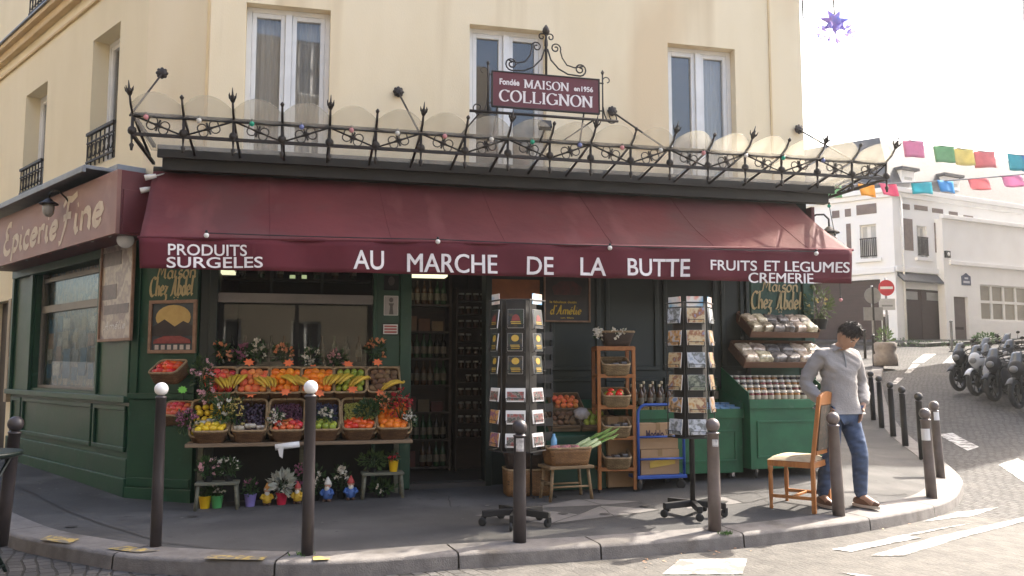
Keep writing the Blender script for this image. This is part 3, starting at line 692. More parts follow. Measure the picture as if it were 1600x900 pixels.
holesF = [(a, b, 3.30 + .15, zt) for a, b in W3]
lw = []
for (xl, yl, xr, yr) in ((146, 68, 189, 28), (41, 152, 75, 124)):
    sl, zl = LF.hit(xl, yl); sr, zr = LF.hit(xr, yr); lw.append((sl, sr, 3.78, (zl + zr) / 2))
print('LW', lw, 'W3', W3, zt)
zc = LF.hit(110, 0)[1]; zc2 = LF.hit(12, 88)[1]; print('cornice', zc, zc2)
mb = MB(); wall(mb, FR, 0, FRW, ZS, ZT, holesF)
wall(mb, CH, 0, CHL, ZS, ZT)
side0 = CC; side1 = CC + SDIR * 12
def vquad(m_, a, b, z0, z1): m_.face([(a.x,a.y,z0),(b.x,b.y,z0),(b.x,b.y,z1),(a.x,a.y,z1)])
vquad(mb, side0, side1, -.5, ZT)
le = LF.pt(LL - 9, 0, 0); bk = side1 + Vector((-7, 5, 0))
vquad(mb, side1, bk, -.5, ZT)
mb.face([(p.x, p.y, ZT) for p in (le, A0, B0, CC, side1, bk)])
obj('upper_wall', mb, m_plaster, bld, world=True)
mb = MB(); zc = (zc + zc2) / 2
hl = [(a, b, c, d) for a, b, c, d in lw]
wall(mb, LF, 0, LL, ZS - .1, zc - .02, hl, rev=.3)
up = LF.hit(70, 10)[0]
wall(mb, LF, 0, LL, zc + .05, ZT, [(lw[1][0] + .0, lw[1][1], zc + .25, zc + 2.2), (lw[0][0], lw[0][1], zc + .25, zc + 2.2)], o=-.10)
vquad(mb, bk, le, -.5, ZT)
obj('street_side_wall', mb, m_plaster_left, bld, world=True)
# cornice on the left street side, grooves on the front
mb = MB(LF.M); mb.box(0, LL, -.16, .0, zc - .02, zc + .05); mb.box(0, LL, -.09, -.0, zc - .14, zc - .02); mb.box(0, LL, -.035, 0, zc - .34, zc - .30)
obj('cornice', mb, m_trim, bld, world=True, bev=.008)
mb = MB(LF.M); mb.box(-.002, LL, -.19, .0, zc + .052, zc + .075); obj('cornice_flashing', mb, m_zinc, bld, world=True)
mb = MB(FR.M)
for px in (323, 1203):
    s = fs(px, y=110); mb.box(s - .012, s + .012, -.012, .002, ZS + .1, ZT)
obj('pilaster_edge', mb, m_trim, bld, world=True)
# windows of the upper floor: frame with two casements, panes, net curtains
def window(pl, a, b, z0, z1, rev, split=.5, rail=False, open_=False, curtain=(0, 1)):
    X = pl.M; y = rev
    mb = MB(X); fw = .055; mid = a + (b - a) * split
    for x0, x1 in ((a, a + fw), (b - fw, b)): mb.box(x0, x1, y - .05, y + .02, z0, z1)
    mb.box(a + fw, b - fw, y - .05, y + .02, z1 - fw, z1); mb.box(a + fw, b - fw, y - .05, y + .02, z0, z0 + fw)
    mb.box(mid - .035, mid + .035, y - .07, y + .02, z0 + fw, z1 - fw)
    for x0, x1 in ((a + fw, mid - .035), (mid + .035, b - fw)):
        mb.box(x0 + .002, x0 + .05, y - .042, y + .012, z0 + fw, z1 - fw); mb.box(x1 - .05, x1 - .002, y - .042, y + .012, z0 + fw, z1 - fw)
        mb.box(x0 + .05, x1 - .05, y - .042, y + .012, z1 - fw - .05, z1 - fw); mb.box(x0 + .05, x1 - .05, y - .042, y + .012, z0 + fw, z0 + fw + .07)
    f = obj('window', mb, m_white, bld, world=True, bev=.005)
    mb = MB(X)
    for x0, x1 in ((a + fw + .05, mid - .085), (mid + .085, b - fw - .05)): mb.box(x0, x1, y - .012, y - .006, z0 + fw + .07, z1 - fw - .05)
    obj('pane', mb, m_glass, f, world=True)
    mb = MB(X)
    if curtain:
        cu_ = ((a + .05, mid - .02), (mid + .02, b - .05))
        for x0, x1 in [cu_[q] for q in curtain]:
            n = 26; mb.grid(lambda u, v: (x0 + (x1 - x0) * u, y + .10 + .02 * math.sin(u * 40) , z0 + (z1 - z0) * v), n, 1)
        obj('curtain', mb, m_curtain, f, world=True)
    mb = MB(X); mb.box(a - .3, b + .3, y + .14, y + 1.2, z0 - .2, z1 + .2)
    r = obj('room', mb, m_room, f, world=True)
    if rail:
        mb = MB(X); yr = -.02; h = .40
        mb.box(a, b, yr - .02, yr + .02, z0 + h, z0 + h + .035); mb.box(a, b, yr - .012, yr + .012, z0 + .06, z0 + .085); mb.box(a, b, yr - .010, yr + .010, z0 + h - .10, z0 + h - .085)
        n = max(3, int((b - a) / .13))
        for k in range(n + 1):
            x = a + .02 + (b - a - .04) * k / n; mb.tube([(x, yr, z0), (x, yr, z0 + h)], .009, 6)
        for k in range(n):
            xc = a + .02 + (b - a - .04) * (k + .5) / n
            mb.tube([(xc + .05 * math.cos(t * .55), yr, z0 + .20 + .08 * math.sin(t * .55)) for t in range(12)], .007, 5)
        obj('railing', mb, m_iron, f, world=True)
for i, (a, b) in enumerate(W3): window(FR, a, b, 3.45, zt, .17, curtain=(0, 1) if i == 0 else () if i == 1 else (1,))
for a, b, c, d in lw: window(LF, a, b, c, d, .24, rail=True)
for a, b, c, d in lw: window(LF, a, b, zc + .25, zc + 2.2, .24, rail=True)
# -------------------------------------------------- shopfront
SW0, SW1 = fs(343), fs(584); D0, D1 = fs(643), fs(758); SP0, SP1 = fs(770), fs(848)
def hz(px, py, o=0): return FR.hit(px, py, o)[1]
zbar = hz(460, 466)
mb = MB(); wall(mb, FR, 0, FRW, -.4, ZS, [(SW0, SW1, .75, 2.85), (D0, D1, -.4, 2.75)], o=.0, rev=.18)
wall(mb, CH, 0, CHL, -.4, ZS, o=0)
obj('shopfront', mb, m_green_dk, bld, world=True)
mb = MB(FR.M)
def rim(m_, a, b, z0, z1, y, wd=.045, t=.022):
    m_.box(a, b, y - t, y, z1 - wd, z1); m_.box(a, b, y - t, y, z0, z0 + wd); m_.box(a, a + wd, y - t, y, z0 + wd, z1 - wd); m_.box(b - wd, b, y - t, y, z0 + wd, z1 - wd)
G0 = fs(1166)
xs_ = [fs(855), fs(940), fs(1030), fs(1120), G0 - .03]
for a, b in zip(xs_[:-1], xs_[1:]):
    for z0_, z1_ in ((1.35, 2.75), (.35, 1.27)): mb = MB(FR.M); rim(mb, a + .03, b - .03, z0_, z1_, -.002, .05, .025); obj('panel_moulding', mb, m_green_dk, bld, world=True, bev=.006)
for q0_, q1_, z0_ in ((fs(848), fs(856), .1), (G0 - .045, G0 - .002, .2), (SW0 - .08, SW0, .05), (D1, D1 + .07, .1)): mb = MB(FR.M); mb.box(q0_, q1_, -.05, -.002, z0_, 2.9); obj('door_post' if q0_ == D1 else 'pilaster', mb, m_green_dk, bld, world=True, bev=.006)
if False: mb.box(fs(848), fs(856), -.05, -.002, .1, 2.9); mb.box(G0 - .045, G0 - .002, -.05, -.002, .2, 2.9)

mb = MB(FR.M)                                           # the brighter green piers
mb.box(SW1 + .04, D0 - .12, -.03, -.002, .05, 2.9); mb.box(D0 - .12, D0, -.055, -.002, .1, 2.9); mb.box(SW1, SW1 + .04, -.05, -.002, .1, 2.9)
obj('green_pier', mb, m_green, bld, world=True, bev=.006); mb = MB(FR.M)
mb.box(G0, FRW - .12, -.03, -.002, .25, 2.9); mb.box(FRW - .12, FRW + .02, -.07, -.002, .25, 3.0)
rim(mb, G0 + .02, FRW - .14, 1.75, 2.8, -.032, .035, .012)
obj('green_pier', mb, m_green, bld, world=True, bev=.006)
mb = MB(CH.M)                                           # chamfer: two stages with a ledge
mb.box(.02, CHL - .01, -.04, -.002, 1.12, 2.95); mb.box(-.0, CHL + .0, -.06, -.002, -.05, 1.06); mb.box(-.01, CHL + .01, -.085, -.002, 1.06, 1.12)
mb.box(.0, CHL + .01, -.085, -.061, -.05, .16); mb.box(.0, .09, -.065, -.041, 1.12, 2.9); mb.box(CHL - .02, CHL, -.065, -.041, 1.12, 2.9)
mb.box(.02, CHL - .02, -.078, -.061, .17, .26)
obj('corner_panel', mb, m_green, bld, world=True, bev=.006)
# left street side of the shopfront
def ls(px, py, o=0): return LF.hit(px, py, o)
LS0 = ls(20, 600)[0]; lz = ls(100, 617)[1]; print('left shop start', LS0, 'ledge z', lz)
lwa, lwb = ls(56, 520)[0], ls(157, 520)[0]; lwz0, lwz1 = ls(60, 606)[1], 2.62
mb = MB(); wall(mb, LF, LS0, LL, -.4, ZS - .1, [(lwa, lwb, lwz0, lwz1)], o=.02, rev=.15)
obj('shopfront', mb, m_green, bld, world=True)
mb = MB(LF.M)
mb.box(LS0 - .02, LL + .0, -.10, -.022, lz - .03, lz + .035)                        # ledge
mb.box(LS0 - .02, LL + .02, -.075, -.022, -.3, .24); mb.box(LS0 - .02, LL + .01, -.055, -.022, .24, .44)
xL = [LS0 + .08, ls(38, 640)[0], ls(150, 640)[0], LL - .06]
for a, b in zip(xL[:-1], xL[1:]): rim(mb, a + .03, b - .03, .50, lz - .07, -.022, .05, .028)
pan0 = ls(160, 520)[0]
mb.box(LS0 - .02, LS0 + .06, -.065, -.022, lz + .035, 2.75); mb.box(lwa - .13, lwa - .02, -.065, -.022, lz + .035, 2.75); mb.box(LL - .16, LL, -.065, -.022, lz + .035, 2.75); mb.box(lwb, lwb + .06, -.05, -.022, lz + .035, 2.75)
mb.box(LS0, LL, -.08, -.022, 2.62, 2.75)
obj('panel_moulding', mb, m_green, bld, world=True, bev=.006)
mb = MB(LF.M); bz = ls(110, 478)[1]
mb.box(lwa, lwb, .05, .11, bz - .04, bz + .055); mb.box(lwa, lwb, .06, .10, 2.50, 2.56)
mb.box(lwa, lwa + .05, .05, .11, lwz0, 2.62); mb.box(lwb - .05, lwb, .05, .11, lwz0, 2.62); mb.box(lwa + .05, lwb - .05, .05, .11, lwz0, lwz0 + .04)
sw = obj('shop_window', mb, MAT('grey_aluminium', (.22,.20,.18), (.17,.155,.14), scale=4, rough=.45, metal=.4), bld, world=True, bev=.004)
mb = MB(LF.M); mb.box(lwa + .05, lwb - .05, .075, .083, lwz0 + .04, bz - .04); mb.box(lwa + .05, lwb - .05, .075, .083, bz + .055, 2.50)
obj('pane', mb, m_shop_glass2, sw, world=True)
m_pr = [MAT(n_ + '_window_print', c_, tuple(x * .45 for x in c_), scale=16, rough=.6) for n_, c_ in (('cream', (.62,.55,.44)), ('pale_pink', (.55,.36,.30)), ('grey', (.40,.40,.40)), ('white', (.72,.70,.66)), ('blue', (.07,.20,.36)), ('tan', (.36,.24,.14)))]
rs = random.Random(3)
for i_ in range(7):
    for j_ in range(4):
        x_ = lerp_(lwa + .12, lwb - .12, (i_ + .5) / 7) + rs.uniform(-.05, .05); z_ = lerp_(lwz0 + .12, bz - .12, (j_ + .5) / 4) + rs.uniform(-.03, .03); w2_, h2_ = rs.uniform(.07, .13), rs.uniform(.06, .11)
        mb = MB(LF.M); y_ = .105 + .008 * rs.random(); mb.box(x_ - w2_, x_ + w2_, y_, y_ + .003, z_ - h2_, z_ + h2_); obj('window_print', mb, m_pr[4 if j_ == 0 and rs.random() < .75 else rs.randrange(6)], sw, world=True)
mb = MB(LF.M)                                           # stocked display and back of the left window
mb.box(lwa - .05, lwb + .05, .17, .19, lwz0, 2.7)
obj('display_back', mb, card_mat('display_back_print', [(.16,.14,.13),(.50,.46,.42),(.34,.28,.22),(.08,.16,.24),(.60,.54,.48),(.16,.12,.10)], scale=7, stretch=(1.6,1,.7)), sw, world=True)
# front shop window
mb = MB(FR.M)
mb.box(SW0, SW1, -.02, .06, zbar - .055, zbar + .045)
f_al = MAT('grey_roller_box', (.21,.19,.18), (.17,.155,.15), scale=4, rough=.5)
sw = obj('shop_window', mb, f_al, bld, world=True, bev=.004)
mb = MB(FR.M)
for a, b in ((SW0, SW0 + .05), (SW1 - .05, SW1), ((SW0 + SW1) / 2 - .02, (SW0 + SW1) / 2 + .02)): mb.box(a, b, .065, .12, .75, zbar - .056)
mb.box(SW0 + .051, SW1 - .051, .065, .12, 2.75, 2.85)
for k in (.33, .66): mb.box(SW0 + (SW1 - SW0) * k - .015, SW0 + (SW1 - SW0) * k + .015, .065, .12, zbar + .046, 2.75)
obj('frame', mb, m_dark, sw, world=True)
mb = MB(FR.M); mb.box(SW0, SW1, .125, .132, .75, zbar - .056); mb.box(SW0, SW1, .125, .132, zbar + .046, 2.84)
obj('pane', mb, m_shop_glass, sw, world=True)
# interior room with floor, shelves
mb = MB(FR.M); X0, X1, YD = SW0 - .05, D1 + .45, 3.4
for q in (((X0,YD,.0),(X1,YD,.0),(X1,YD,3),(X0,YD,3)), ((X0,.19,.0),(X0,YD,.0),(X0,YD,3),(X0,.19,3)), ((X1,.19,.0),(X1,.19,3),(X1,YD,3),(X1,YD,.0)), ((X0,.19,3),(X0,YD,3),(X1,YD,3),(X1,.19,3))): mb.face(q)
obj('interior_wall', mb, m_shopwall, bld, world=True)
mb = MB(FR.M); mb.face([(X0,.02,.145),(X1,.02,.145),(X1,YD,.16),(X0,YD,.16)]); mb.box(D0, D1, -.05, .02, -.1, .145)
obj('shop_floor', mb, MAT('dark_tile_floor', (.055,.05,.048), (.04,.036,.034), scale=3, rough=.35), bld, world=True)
# painted wall lettering
def chm(x0, x1, zb):
    return lambda x, y: CH.pt(x0 + x, .046, zb + y)
def lettering(pl, o, px0, px1, ybase, text, hh, parent, mat, name='painted_lettering', **kw):
    s0, zb = pl.hit(px0, ybase, o); s1 = pl.hit(px1, ybase, o)[0]
    mb = MB(); strokes(mb, text, SCRIPT, lambda x, y: pl.pt(s0 + x, o, zb + y), hh, width=s1 - s0, **kw)
    return obj(name, mb, mat, parent, world=True)
L1 = dict(nib=(.12, 0), ang=45, thin=.045, slant=.18)
o1 = lettering(CH, .046, 243, 306, 436, 'Maison', .165, bld, m_gold_letter, **L1)
lettering(CH, .046, 233, 301, 463, 'Chez Abdel', .205, bld, m_gold_letter, **L1)
lettering(FR, .052, 1189, 1247, 455, 'Maison', .165, bld, m_gold_letter, **L1)
lettering(FR, .052, 1173, 1252, 482, 'Chez Abdel', .215, bld, m_gold_letter, **L1)
mb = MB()
for pl, px, py, o in ((CH, 275, 466, .047), (FR, 1219, 485, .037)):
    s, z = pl.hit(px, py, o)
    for k in range(5):
        a = R(90 + 72 * k); mb.face([pl.pt(s + .03 * math.cos(a + b) * r, o, z + .03 * math.sin(a + b) * r) for r, b in ((.35, 0), (1, -.35), (1.15, 0), (1, .35))])
obj('painted_star', mb, m_gold_letter, bld, world=True)
# cream ground floor beyond the green shop on the left street, with its dark door
mb = MB(); da, db = ls(-6, 560)[0], ls(13, 560)[0]
wall(mb, LF, 0, LS0, -.4, ZS - .1, [(da - .4, db, -.2, 2.35)], o=.0, rev=.2)
obj('street_side_wall', mb, m_plaster_left, bld, world=True)
mb = MB(LF.M); mb.box(da - .4, db, .15, .2, -.2, 2.35); mb.box(da - .3, db - .1, .13, .15, .2, 2.2)
obj('door', mb, MAT('dark_brown_door', (.03,.02,.018), (.022,.015,.013), rough=.5), bld, world=True, bev=.005)
mb = MB(LF.M); mb.box(LS0 - .16, LS0 - .04, -.07, -.003, .9, 2.35); obj('wall_box', mb, MAT('beige_service_box', (.42,.34,.24), (.36,.29,.2), scale=4, rough=.6), bld, world=True, bev=.006)

# ================================================================ AWNING
awn = thing('shop_awning', 'long burgundy canvas awning with white lettering on its hanging valance', 'awning', FR.pt(3.2, .7, 2.3), FR.rz)
aTL, aTR = FR.hit(240, 266, .12), FR.hit(1240, 317, .12); AO = 1.22
aBL, aBR = FR.hit(218, 372, AO), FR.hit(1330, 391, AO); vBL, vBR = FR.hit(218, 419, AO), FR.hit(1330, 443, AO)
print('awn', aTL, aTR, aBL, aBR, vBL, vBR)
def lerp(a, b, t): return a + (b - a) * t
def awn_pt(u, v):
    s = lerp(lerp(aTL[0], aTR[0], u), lerp(aBL[0], aBR[0], u), v); z = lerp(lerp(aTL[1], aTR[1], u), lerp(aBL[1], aBR[1], u), v)
    sag = -.03 * math.sin(math.pi * v) * (1 + .4 * math.sin(u * 19)) + .006 * math.sin(u * 83 + v * 5) * v + .010 * math.sin(u * 31 + 2.1 * v) * math.sin(v * 3) + .007 * math.sin(u * 57 + 9 * v) * math.exp(-((v - .8) / .25) ** 2) + .006 * math.sin(u * 140 + v * 3) * math.exp(-(v / .2) ** 2)
    return FR.pt(s, lerp(.12, AO, v), z + sag)
mb = MB(); mb.grid(awn_pt, 120, 22); obj('canvas', mb, m_awning, awn, world=True, solid=.003)
def val_o(s, z): return AO + .014 * math.sin(s * 7.1 + z * 4) + (.012 * math.sin(s * 9 + 1) + .003 * math.sin(s * 23)) * (2.62 - z) * 2.5
def val_pt(u, v):
    s = lerp(lerp(aBL[0], aBR[0], u), lerp(vBL[0], vBR[0], u), v); z = lerp(lerp(aBL[1], aBR[1], u), lerp(vBL[1], vBR[1], u), v)
    return FR.pt(s, val_o(s, z), z)
mb = MB(); mb.grid(val_pt, 160, 6); obj('valance', mb, m_valance, awn, world=True, solid=.003)
mb = MB(); mb.tube([FR.pt(aBL[0] - .02, AO - .01, aBL[1] + .005), FR.pt(aBR[0] + .03, AO - .01, aBR[1] + .005)], .015, 8); obj('front_bar', mb, m_valance, awn, world=True)
mb = MB(); mb.tube([FR.pt(aTL[0], .10, aTL[1] + .0), FR.pt(aTR[0], .10, aTR[1] + .0)], .045, 10); obj('roller_tube', mb, m_beam, awn, world=True)
for t in (.08, .5, .92):
    s = lerp(aBL[0], aBR[0], t); mb = MB(); mb.tube([FR.pt(s, .1, 2.95), FR.pt(s + .5, .7, 2.75), FR.pt(s, AO - .04, lerp(aBL[1], aBR[1], t) - .01)], .022, 8); obj('folding_arm', mb, m_zinc, awn, world=True)
# seams across the canvas
for t in (.155, .31, .465, .62, .775, .93):
    mb = MB(); mb.tube([awn_pt(t, v / 16) + Vector((0, 0, .005)) for v in range(17)], .0035, 4); obj('seam', mb, MAT('seam_canvas', (.12,.014,.020), rough=.9), awn, world=True)
WORDS = [('PRODUITS', 263,386,381,399,382.8,400.5), ('SURGELES', 261,411,401.7,418.9,401.5,418.8), ('AU', 552,600,391,421,392,422), ('MARCHE', 636,777,396,425,398,428), ('DE', 823,864,401,429,402,430), ('LA', 907,947,402,430,403,431),
         ('BUTTE', 979,1077,404,431,405,433), ('FRUITS', 1109,1182,406,422,407.5,423.5), ('ET', 1193,1217,407.5,423.5,408,424), ('LEGUMES', 1225,1326,408.3,424.3,410,426.5), ('CREMERIE', 1169,1270,426,442,427.5,443.5)]
for t, x0, x1, y0, y1, y2, y3 in WORDS:
    a, b, c, d = [FR.hit(x, y, AO) for x, y in ((x0, y1), (x1, y3), (x1, y2), (x0, y0))]
    mb = MB()
    def fn(u, v):
        s = lerp(lerp(a[0], b[0], u), lerp(d[0], c[0], u), v); z = lerp(lerp(a[1], b[1], u), lerp(d[1], c[1], u), v); return FR.pt(s, val_o(s, z) + .011, z)
    if 'M' in t:                                        # the letter M cannot be emboldened by an outline offset: print it twice, a hair apart
        wu = .10 / len(t)
        for q_ in (0, 1, 2): put_text(mb, t, lambda u, v: fn(u * (1 - wu * .5) + wu * .25 * q_, v) + FR.n * .0008 * q_, 0)
    else: put_text(mb, t, fn, .012)
    obj('lettering', mb, m_white_letter, awn, world=True)

# ================================================================ WROUGHT-IRON CANOPY
cano = thing('glass_canopy', 'black wrought iron canopy with cloudy scalloped glass above the awning', 'canopy', FR.pt(3.2, .6, 3.5), FR.rz)
cs0, cs1 = -.50, 7.30; CO = 1.20; zU, zL = 3.655, 3.475
mb = MB(FR.M)
mb.box(cs0 + .1, cs1 - .1, -.33, -.02, 3.50, 3.58); mb.box(cs0 + .12, cs1 - .12, -.30, -.20, 3.36, 3.50); mb.box(cs0 + .08, cs1 - .08, -.37, -.332, 3.47, 3.60)
mb.box(cs0 + .12, cs1 - .12, -.26, -.02, 3.40, 3.44)
obj('gutter_beam', mb, m_beam, cano, world=True, bev=.006)
NR = 18; pitch = (cs1 - cs0) / NR
def rib_z(o): return 3.53 + (o - .30) * .145
mb = MB(FR.M)
mb.box(cs0, cs1, -CO - .018, -CO + .018, zU - .018, zU + .018); mb.box(cs0, cs1, -CO - .014, -CO + .014, zL - .014, zL + .014)
for s in (cs0, cs1):
    mb.box(s - .016, s + .016, -CO + .02, -.05, zU - .016, zU + .016); mb.box(s - .014, s + .014, -CO + .016, -.05, zL - .014, zL + .014)
obj('frieze_rail', mb, m_iron, cano, world=True)
for k in range(NR + 1):
    s = cs0 + pitch * k; mb = MB(FR.M)
    big = k % 2 == 0 or k in (0, NR)
    mb.tube([(s, -.3, 3.50), (s, -.8, 3.585), (s, -CO, zU + .01), (s, -CO - .10, zU + .06), (s, -CO - .16, zU + .12)], [.014, .014, .014, .013, .010], 6)
    # spear or bud at the end
    e0 = Vector((s, -CO - .16, zU + .12)); d = Vector((0, -.55, .83)).normalized()
    if big:
        mb.tube([e0, e0 + d * .02, e0 + d * .035, e0 + d * .06, e0 + d * .075, e0 + d * .14], [.011, .022, .026, .022, .010, .003], 8)
        for j in range(4):
            a = R(90 * j + 45); q = Vector((math.cos(a), math.sin(a) * .8, math.sin(a) * .5)) * .035; mb.tube([e0 + d * .03 + q * .4, e0 + d * .05 + q, e0 + d * .085 + q * 1.25], [.010, .008, .003], 5)
    else:
        mb.tube([e0, e0 + d * .02, e0 + d * .04], [.013, .02, .006], 8)
    obj('rib', mb, m_iron, cano, world=True)
    mb = MB(FR.M)                                        # hanging baluster with its knob and drop
    mb.lathe([(.010, -.17), (.012, -.15), (.022, -.12), (.008, -.10), (.012, -.03), (.034, -.015), (.040, .01), (.034, .035), (.014, .05), (.014, .16), (.020, .175)], 8, (s, -CO, zL + .02 - .0))
    obj('baluster', mb, m_iron, cano, world=True)
for k in range(NR):                                      # the crosses with curled ends between the balusters
    s = cs0 + pitch * k; mb = MB(FR.M); c = Vector((s + pitch / 2, -CO, (zU + zL) / 2)); up_ = 1 if k % 2 else -1
    a = Vector((s + .02, -CO, c.z - up_ * .075)); b = Vector((s + pitch - .02, -CO, c.z + up_ * .075))
    mb.tube([a, b], .0085, 6); d = (b - a).normalized(); nn = Vector((-d.z, 0, d.x))
    mb.tube([c - nn * .055, c + nn * .055], .010, 5); mb.tube([c - d * .05, c, c + d * .05], [.008, .018, .008], 6)
    for sg in (-1, 1):
        for sd_ in (-1, 1):
            pts = [c + d * sg * .015 + nn * sd_ * .012]
            for t in range(8):
                th = R(180 - 30 * t); pts.append(c + d * sg * (.055 + .040 * math.cos(th)) + nn * sd_ * (.022 + .038 * math.sin(th)))
            mb.tube(pts, .006, 5)
    obj('scroll_cross', mb, m_iron, cano, world=True)
for k in range(NR):
    s = cs0 + pitch * k; g = .012; mb = MB(FR.M)
    def gp(u, v):
        x = s + g + (pitch - 2 * g) * u; arch = 4 * u * (1 - u)
        o = lerp(.30, CO + .14 + .115 * arch, v); z = 3.535 + .10 * (v ** 1.0) * .9 + (.0 if o < CO else (o - CO) * .62) + .012
        return (x, -o, z)
    mb.grid(gp, 10, 10); obj('glass_pane', mb, m_canopy_glass, cano, world=True, solid=.005)
for px, py in ((254,116), (622,145), (955,175), (1246,203)):
    s, z = FR.hit(px, py); mb = MB(FR.M)
    tx = s - .12 if px < 500 else s + (.13 if px < 700 else .30)
    mb.tube([(s, -.02, z), (tx if px < 1200 else s + .15, -.92, 3.72)], .011, 6)
    mb.lathe([(.02, .03), (.045, .02), (.055, .0), (.045, -.02)], 12, (s, -.03, z), Matrix.Rotation(R(90), 4, 'X'))
    for j in range(8):
        a = R(45 * j); mb.ball((s + .045 * math.cos(a), -.035, z + .045 * math.sin(a)), .018, 6, 5)
    obj('tie_rod', mb, m_iron, cano, world=True)
# side frieze at the right end
for k in range(3):
    y = CO - (k + .5) * .36; mb = MB(FR.M); c = Vector((cs1, -y, (zU + zL) / 2)); mb.tube([c + Vector((0, -.16, -.07)), c + Vector((0, .16, .07))], .008, 5); mb.tube([c + Vector((0, -.16, .07)), c + Vector((0, .16, -.07))], .008, 5); mb.ball(c, .02, 8, 6); obj('scroll_cross', mb, m_iron, cano, world=True)
# zinc flashing where the canopy meets the left street
mb = MB(LF.M); mb.box(LS0 - .1, LL + .1, -.62, .0, 3.40, 3.44); mb.box(LS0 - .1, LL + .1, -.64, -.60, 3.36, 3.42); mb.box(LS0 - .1, LL + .1, -.30, 0, 3.44, 3.50)
obj('lead_ledge', mb, m_zinc, bld, world=True, bev=.006)
# ================================================================ SIGNS AND LAMPS ON THE BUILDING
# hanging board over the canopy
SO = 1.22
s0, zt_ = FR.hit(768, 111, SO); s1, zb_ = FR.hit(937, 181, SO); zb0 = FR.hit(768, 165, SO)[1]; zb_ = (zb_ + zb0) / 2 ; zt2 = FR.hit(937, 123, SO)[1]; zt_ = (zt_ + zt2) / 2
sg = thing('hanging_sign', 'burgundy signboard with white letters under iron scrollwork above the glass canopy', 'sign', FR.pt((s0 + s1) / 2, SO, zb_ - .12), FR.rz)
mb = MB(FR.M); mb.box(s0 + .012, s1 - .012, -SO - .010, -SO + .03, zb_ + .012, zt_ - .012); obj('board', mb, m_red, sg, world=True)
mb = MB(FR.M); rim(mb, s0, s1, zb_, zt_, -SO + .02, .014, .036); obj('frame', mb, m_iron, sg, world=True, bev=.003)
Wd, Hd = s1 - s0, zt_ - zb_
def sp(x, y): return FR.pt(s0 + x, SO + .0125, zb_ + y)
def romanline(t, x, y, wd, hh, nib=.15):
    mb = MB(); strokes(mb, t, ROMAN, lambda a, b: sp(x * Wd + a, y * Hd + b), hh * Hd, nib=(nib, 0), ang=8, thin=.05, width=wd * Wd); obj('lettering', mb, m_white_letter, sg, world=True)
romanline('MAISON', .29, .58, .42, .23)
romanline('COLLIGNON', .065, .17, .87, .31)
for t, x, y, wd, hh in (('Fondée', .07, .62, .18, .17), ('en', .755, .60, .055, .10), ('1956', .825, .60, .11, .15)):
    mb = MB(); put_text(mb, t, lambda u, v: sp((x + wd * u) * Wd, (y + hh * v) * Hd), .03); obj('lettering', mb, m_white_letter, sg, world=True)
def spiral(c, r0, r1, a0, turns, n=26):
    return [Vector((c[0] + lerp(r0, r1, k / n) * math.cos(R(a0) + turns * 2 * math.pi * k / n), -SO, c[1] + lerp(r0, r1, k / n) * math.sin(R(a0) + turns * 2 * math.pi * k / n))) for k in range(n + 1)]
mid = (s0 + s1) / 2
mb = MB(FR.M)
def V2(x, z): return Vector((x, -SO, z))
mb.tube([V2(mid, zt_), V2(mid, zt_ + .30), V2(mid, zt_ + .46)], [.012, .014, .012], 6)
mb.tube([V2(mid, zt_ + .42), V2(mid, zt_ + .45), V2(mid, zt_ + .48), V2(mid, zt_ + .52)], [.012, .04, .035, .008], 8)
for sg_ in (-1, 1):
    # long lower scroll sweeping out from the post and the smaller one above it
    P0 = lambda a, b: V2(mid + sg_ * a, zt_ + b)
    crv = [P0(.015, .27), P0(.05, .16), P0(.13, .075), P0(.23, .025), P0(.32, .02)]
    sp1 = [V2(mid + sg_ * (.36 + q * math.cos(t)), zt_ + .085 + q * math.sin(t)) for q, t in [(lerp(.068, .015, k / 20), R(-90 + 560 * k / 20)) for k in range(21)]]
    mb.tube(crv + sp1, .008, 6)
    crv2 = [P0(.39, .12), P0(.30, .10), P0(.22, .12), P0(.17, .19), P0(.15, .26)]
    sp2 = [V2(mid + sg_ * (.10 + q * math.cos(t)), zt_ + .285 + q * math.sin(t)) for q, t in [(lerp(.055, .012, k / 18), R(-10 + 500 * k / 18)) for k in range(19)]]
    mb.tube(crv2 + sp2, .007, 6)
    sp3 = [V2(mid + sg_ * (.045 + q * math.cos(t)), zt_ + .395 + q * math.sin(t)) for q, t in [(lerp(.045, .012, k / 14), R(200 - 420 * k / 14)) for k in range(15)]]
    mb.tube([P0(.012, .30), P0(.01, .36)] + sp3, .007, 6)
    # side brackets
    xe = Wd / 2 + .035
    mb.tube([P0(xe, -Hd - .06), P0(xe, .06)], .008, 6); mb.tube([P0(xe, .05), P0(xe, .075), P0(xe, .10)], [.008, .018, .003], 6)
    mb.tube([P0(xe - .035, -.04), P0(xe + .01, -.04)], .008, 5); mb.tube([P0(xe - .035, -Hd + .04), P0(xe + .01, -Hd + .04)], .008, 5)
    mb.tube([P0(xe, -.10)] + [V2(mid + sg_ * (xe + .045 + q * math.cos(t)), zt_ - .01 + q * math.sin(t)) for q, t in [(lerp(.045, .02, k / 10), R(180 - 260 * k / 10)) for k in range(11)]], .006, 5)
    mb.tube([P0(xe, -Hd + .10), P0(xe + .02, -Hd + .0)] + [V2(mid + sg_ * (xe + .10 + q * math.cos(t)), zb_ - .02 + q * math.sin(t)) for q, t in [(lerp(.07, .02, k / 16), R(180 + 420 * k / 16)) for k in range(17)]], .007, 5)
obj('scrollwork', mb, m_iron, sg, world=True)
mb = MB(FR.M)
mb.tube([(s0 - .22, -SO, zb_ - .055), (s1 + .20, -SO, zb_ - .055)], .014, 6)
for x in (s0 + .06, s1 - .17): mb.tube([(x, -SO, zb_), (x - .04, -SO + .02, zU)], .009, 6)
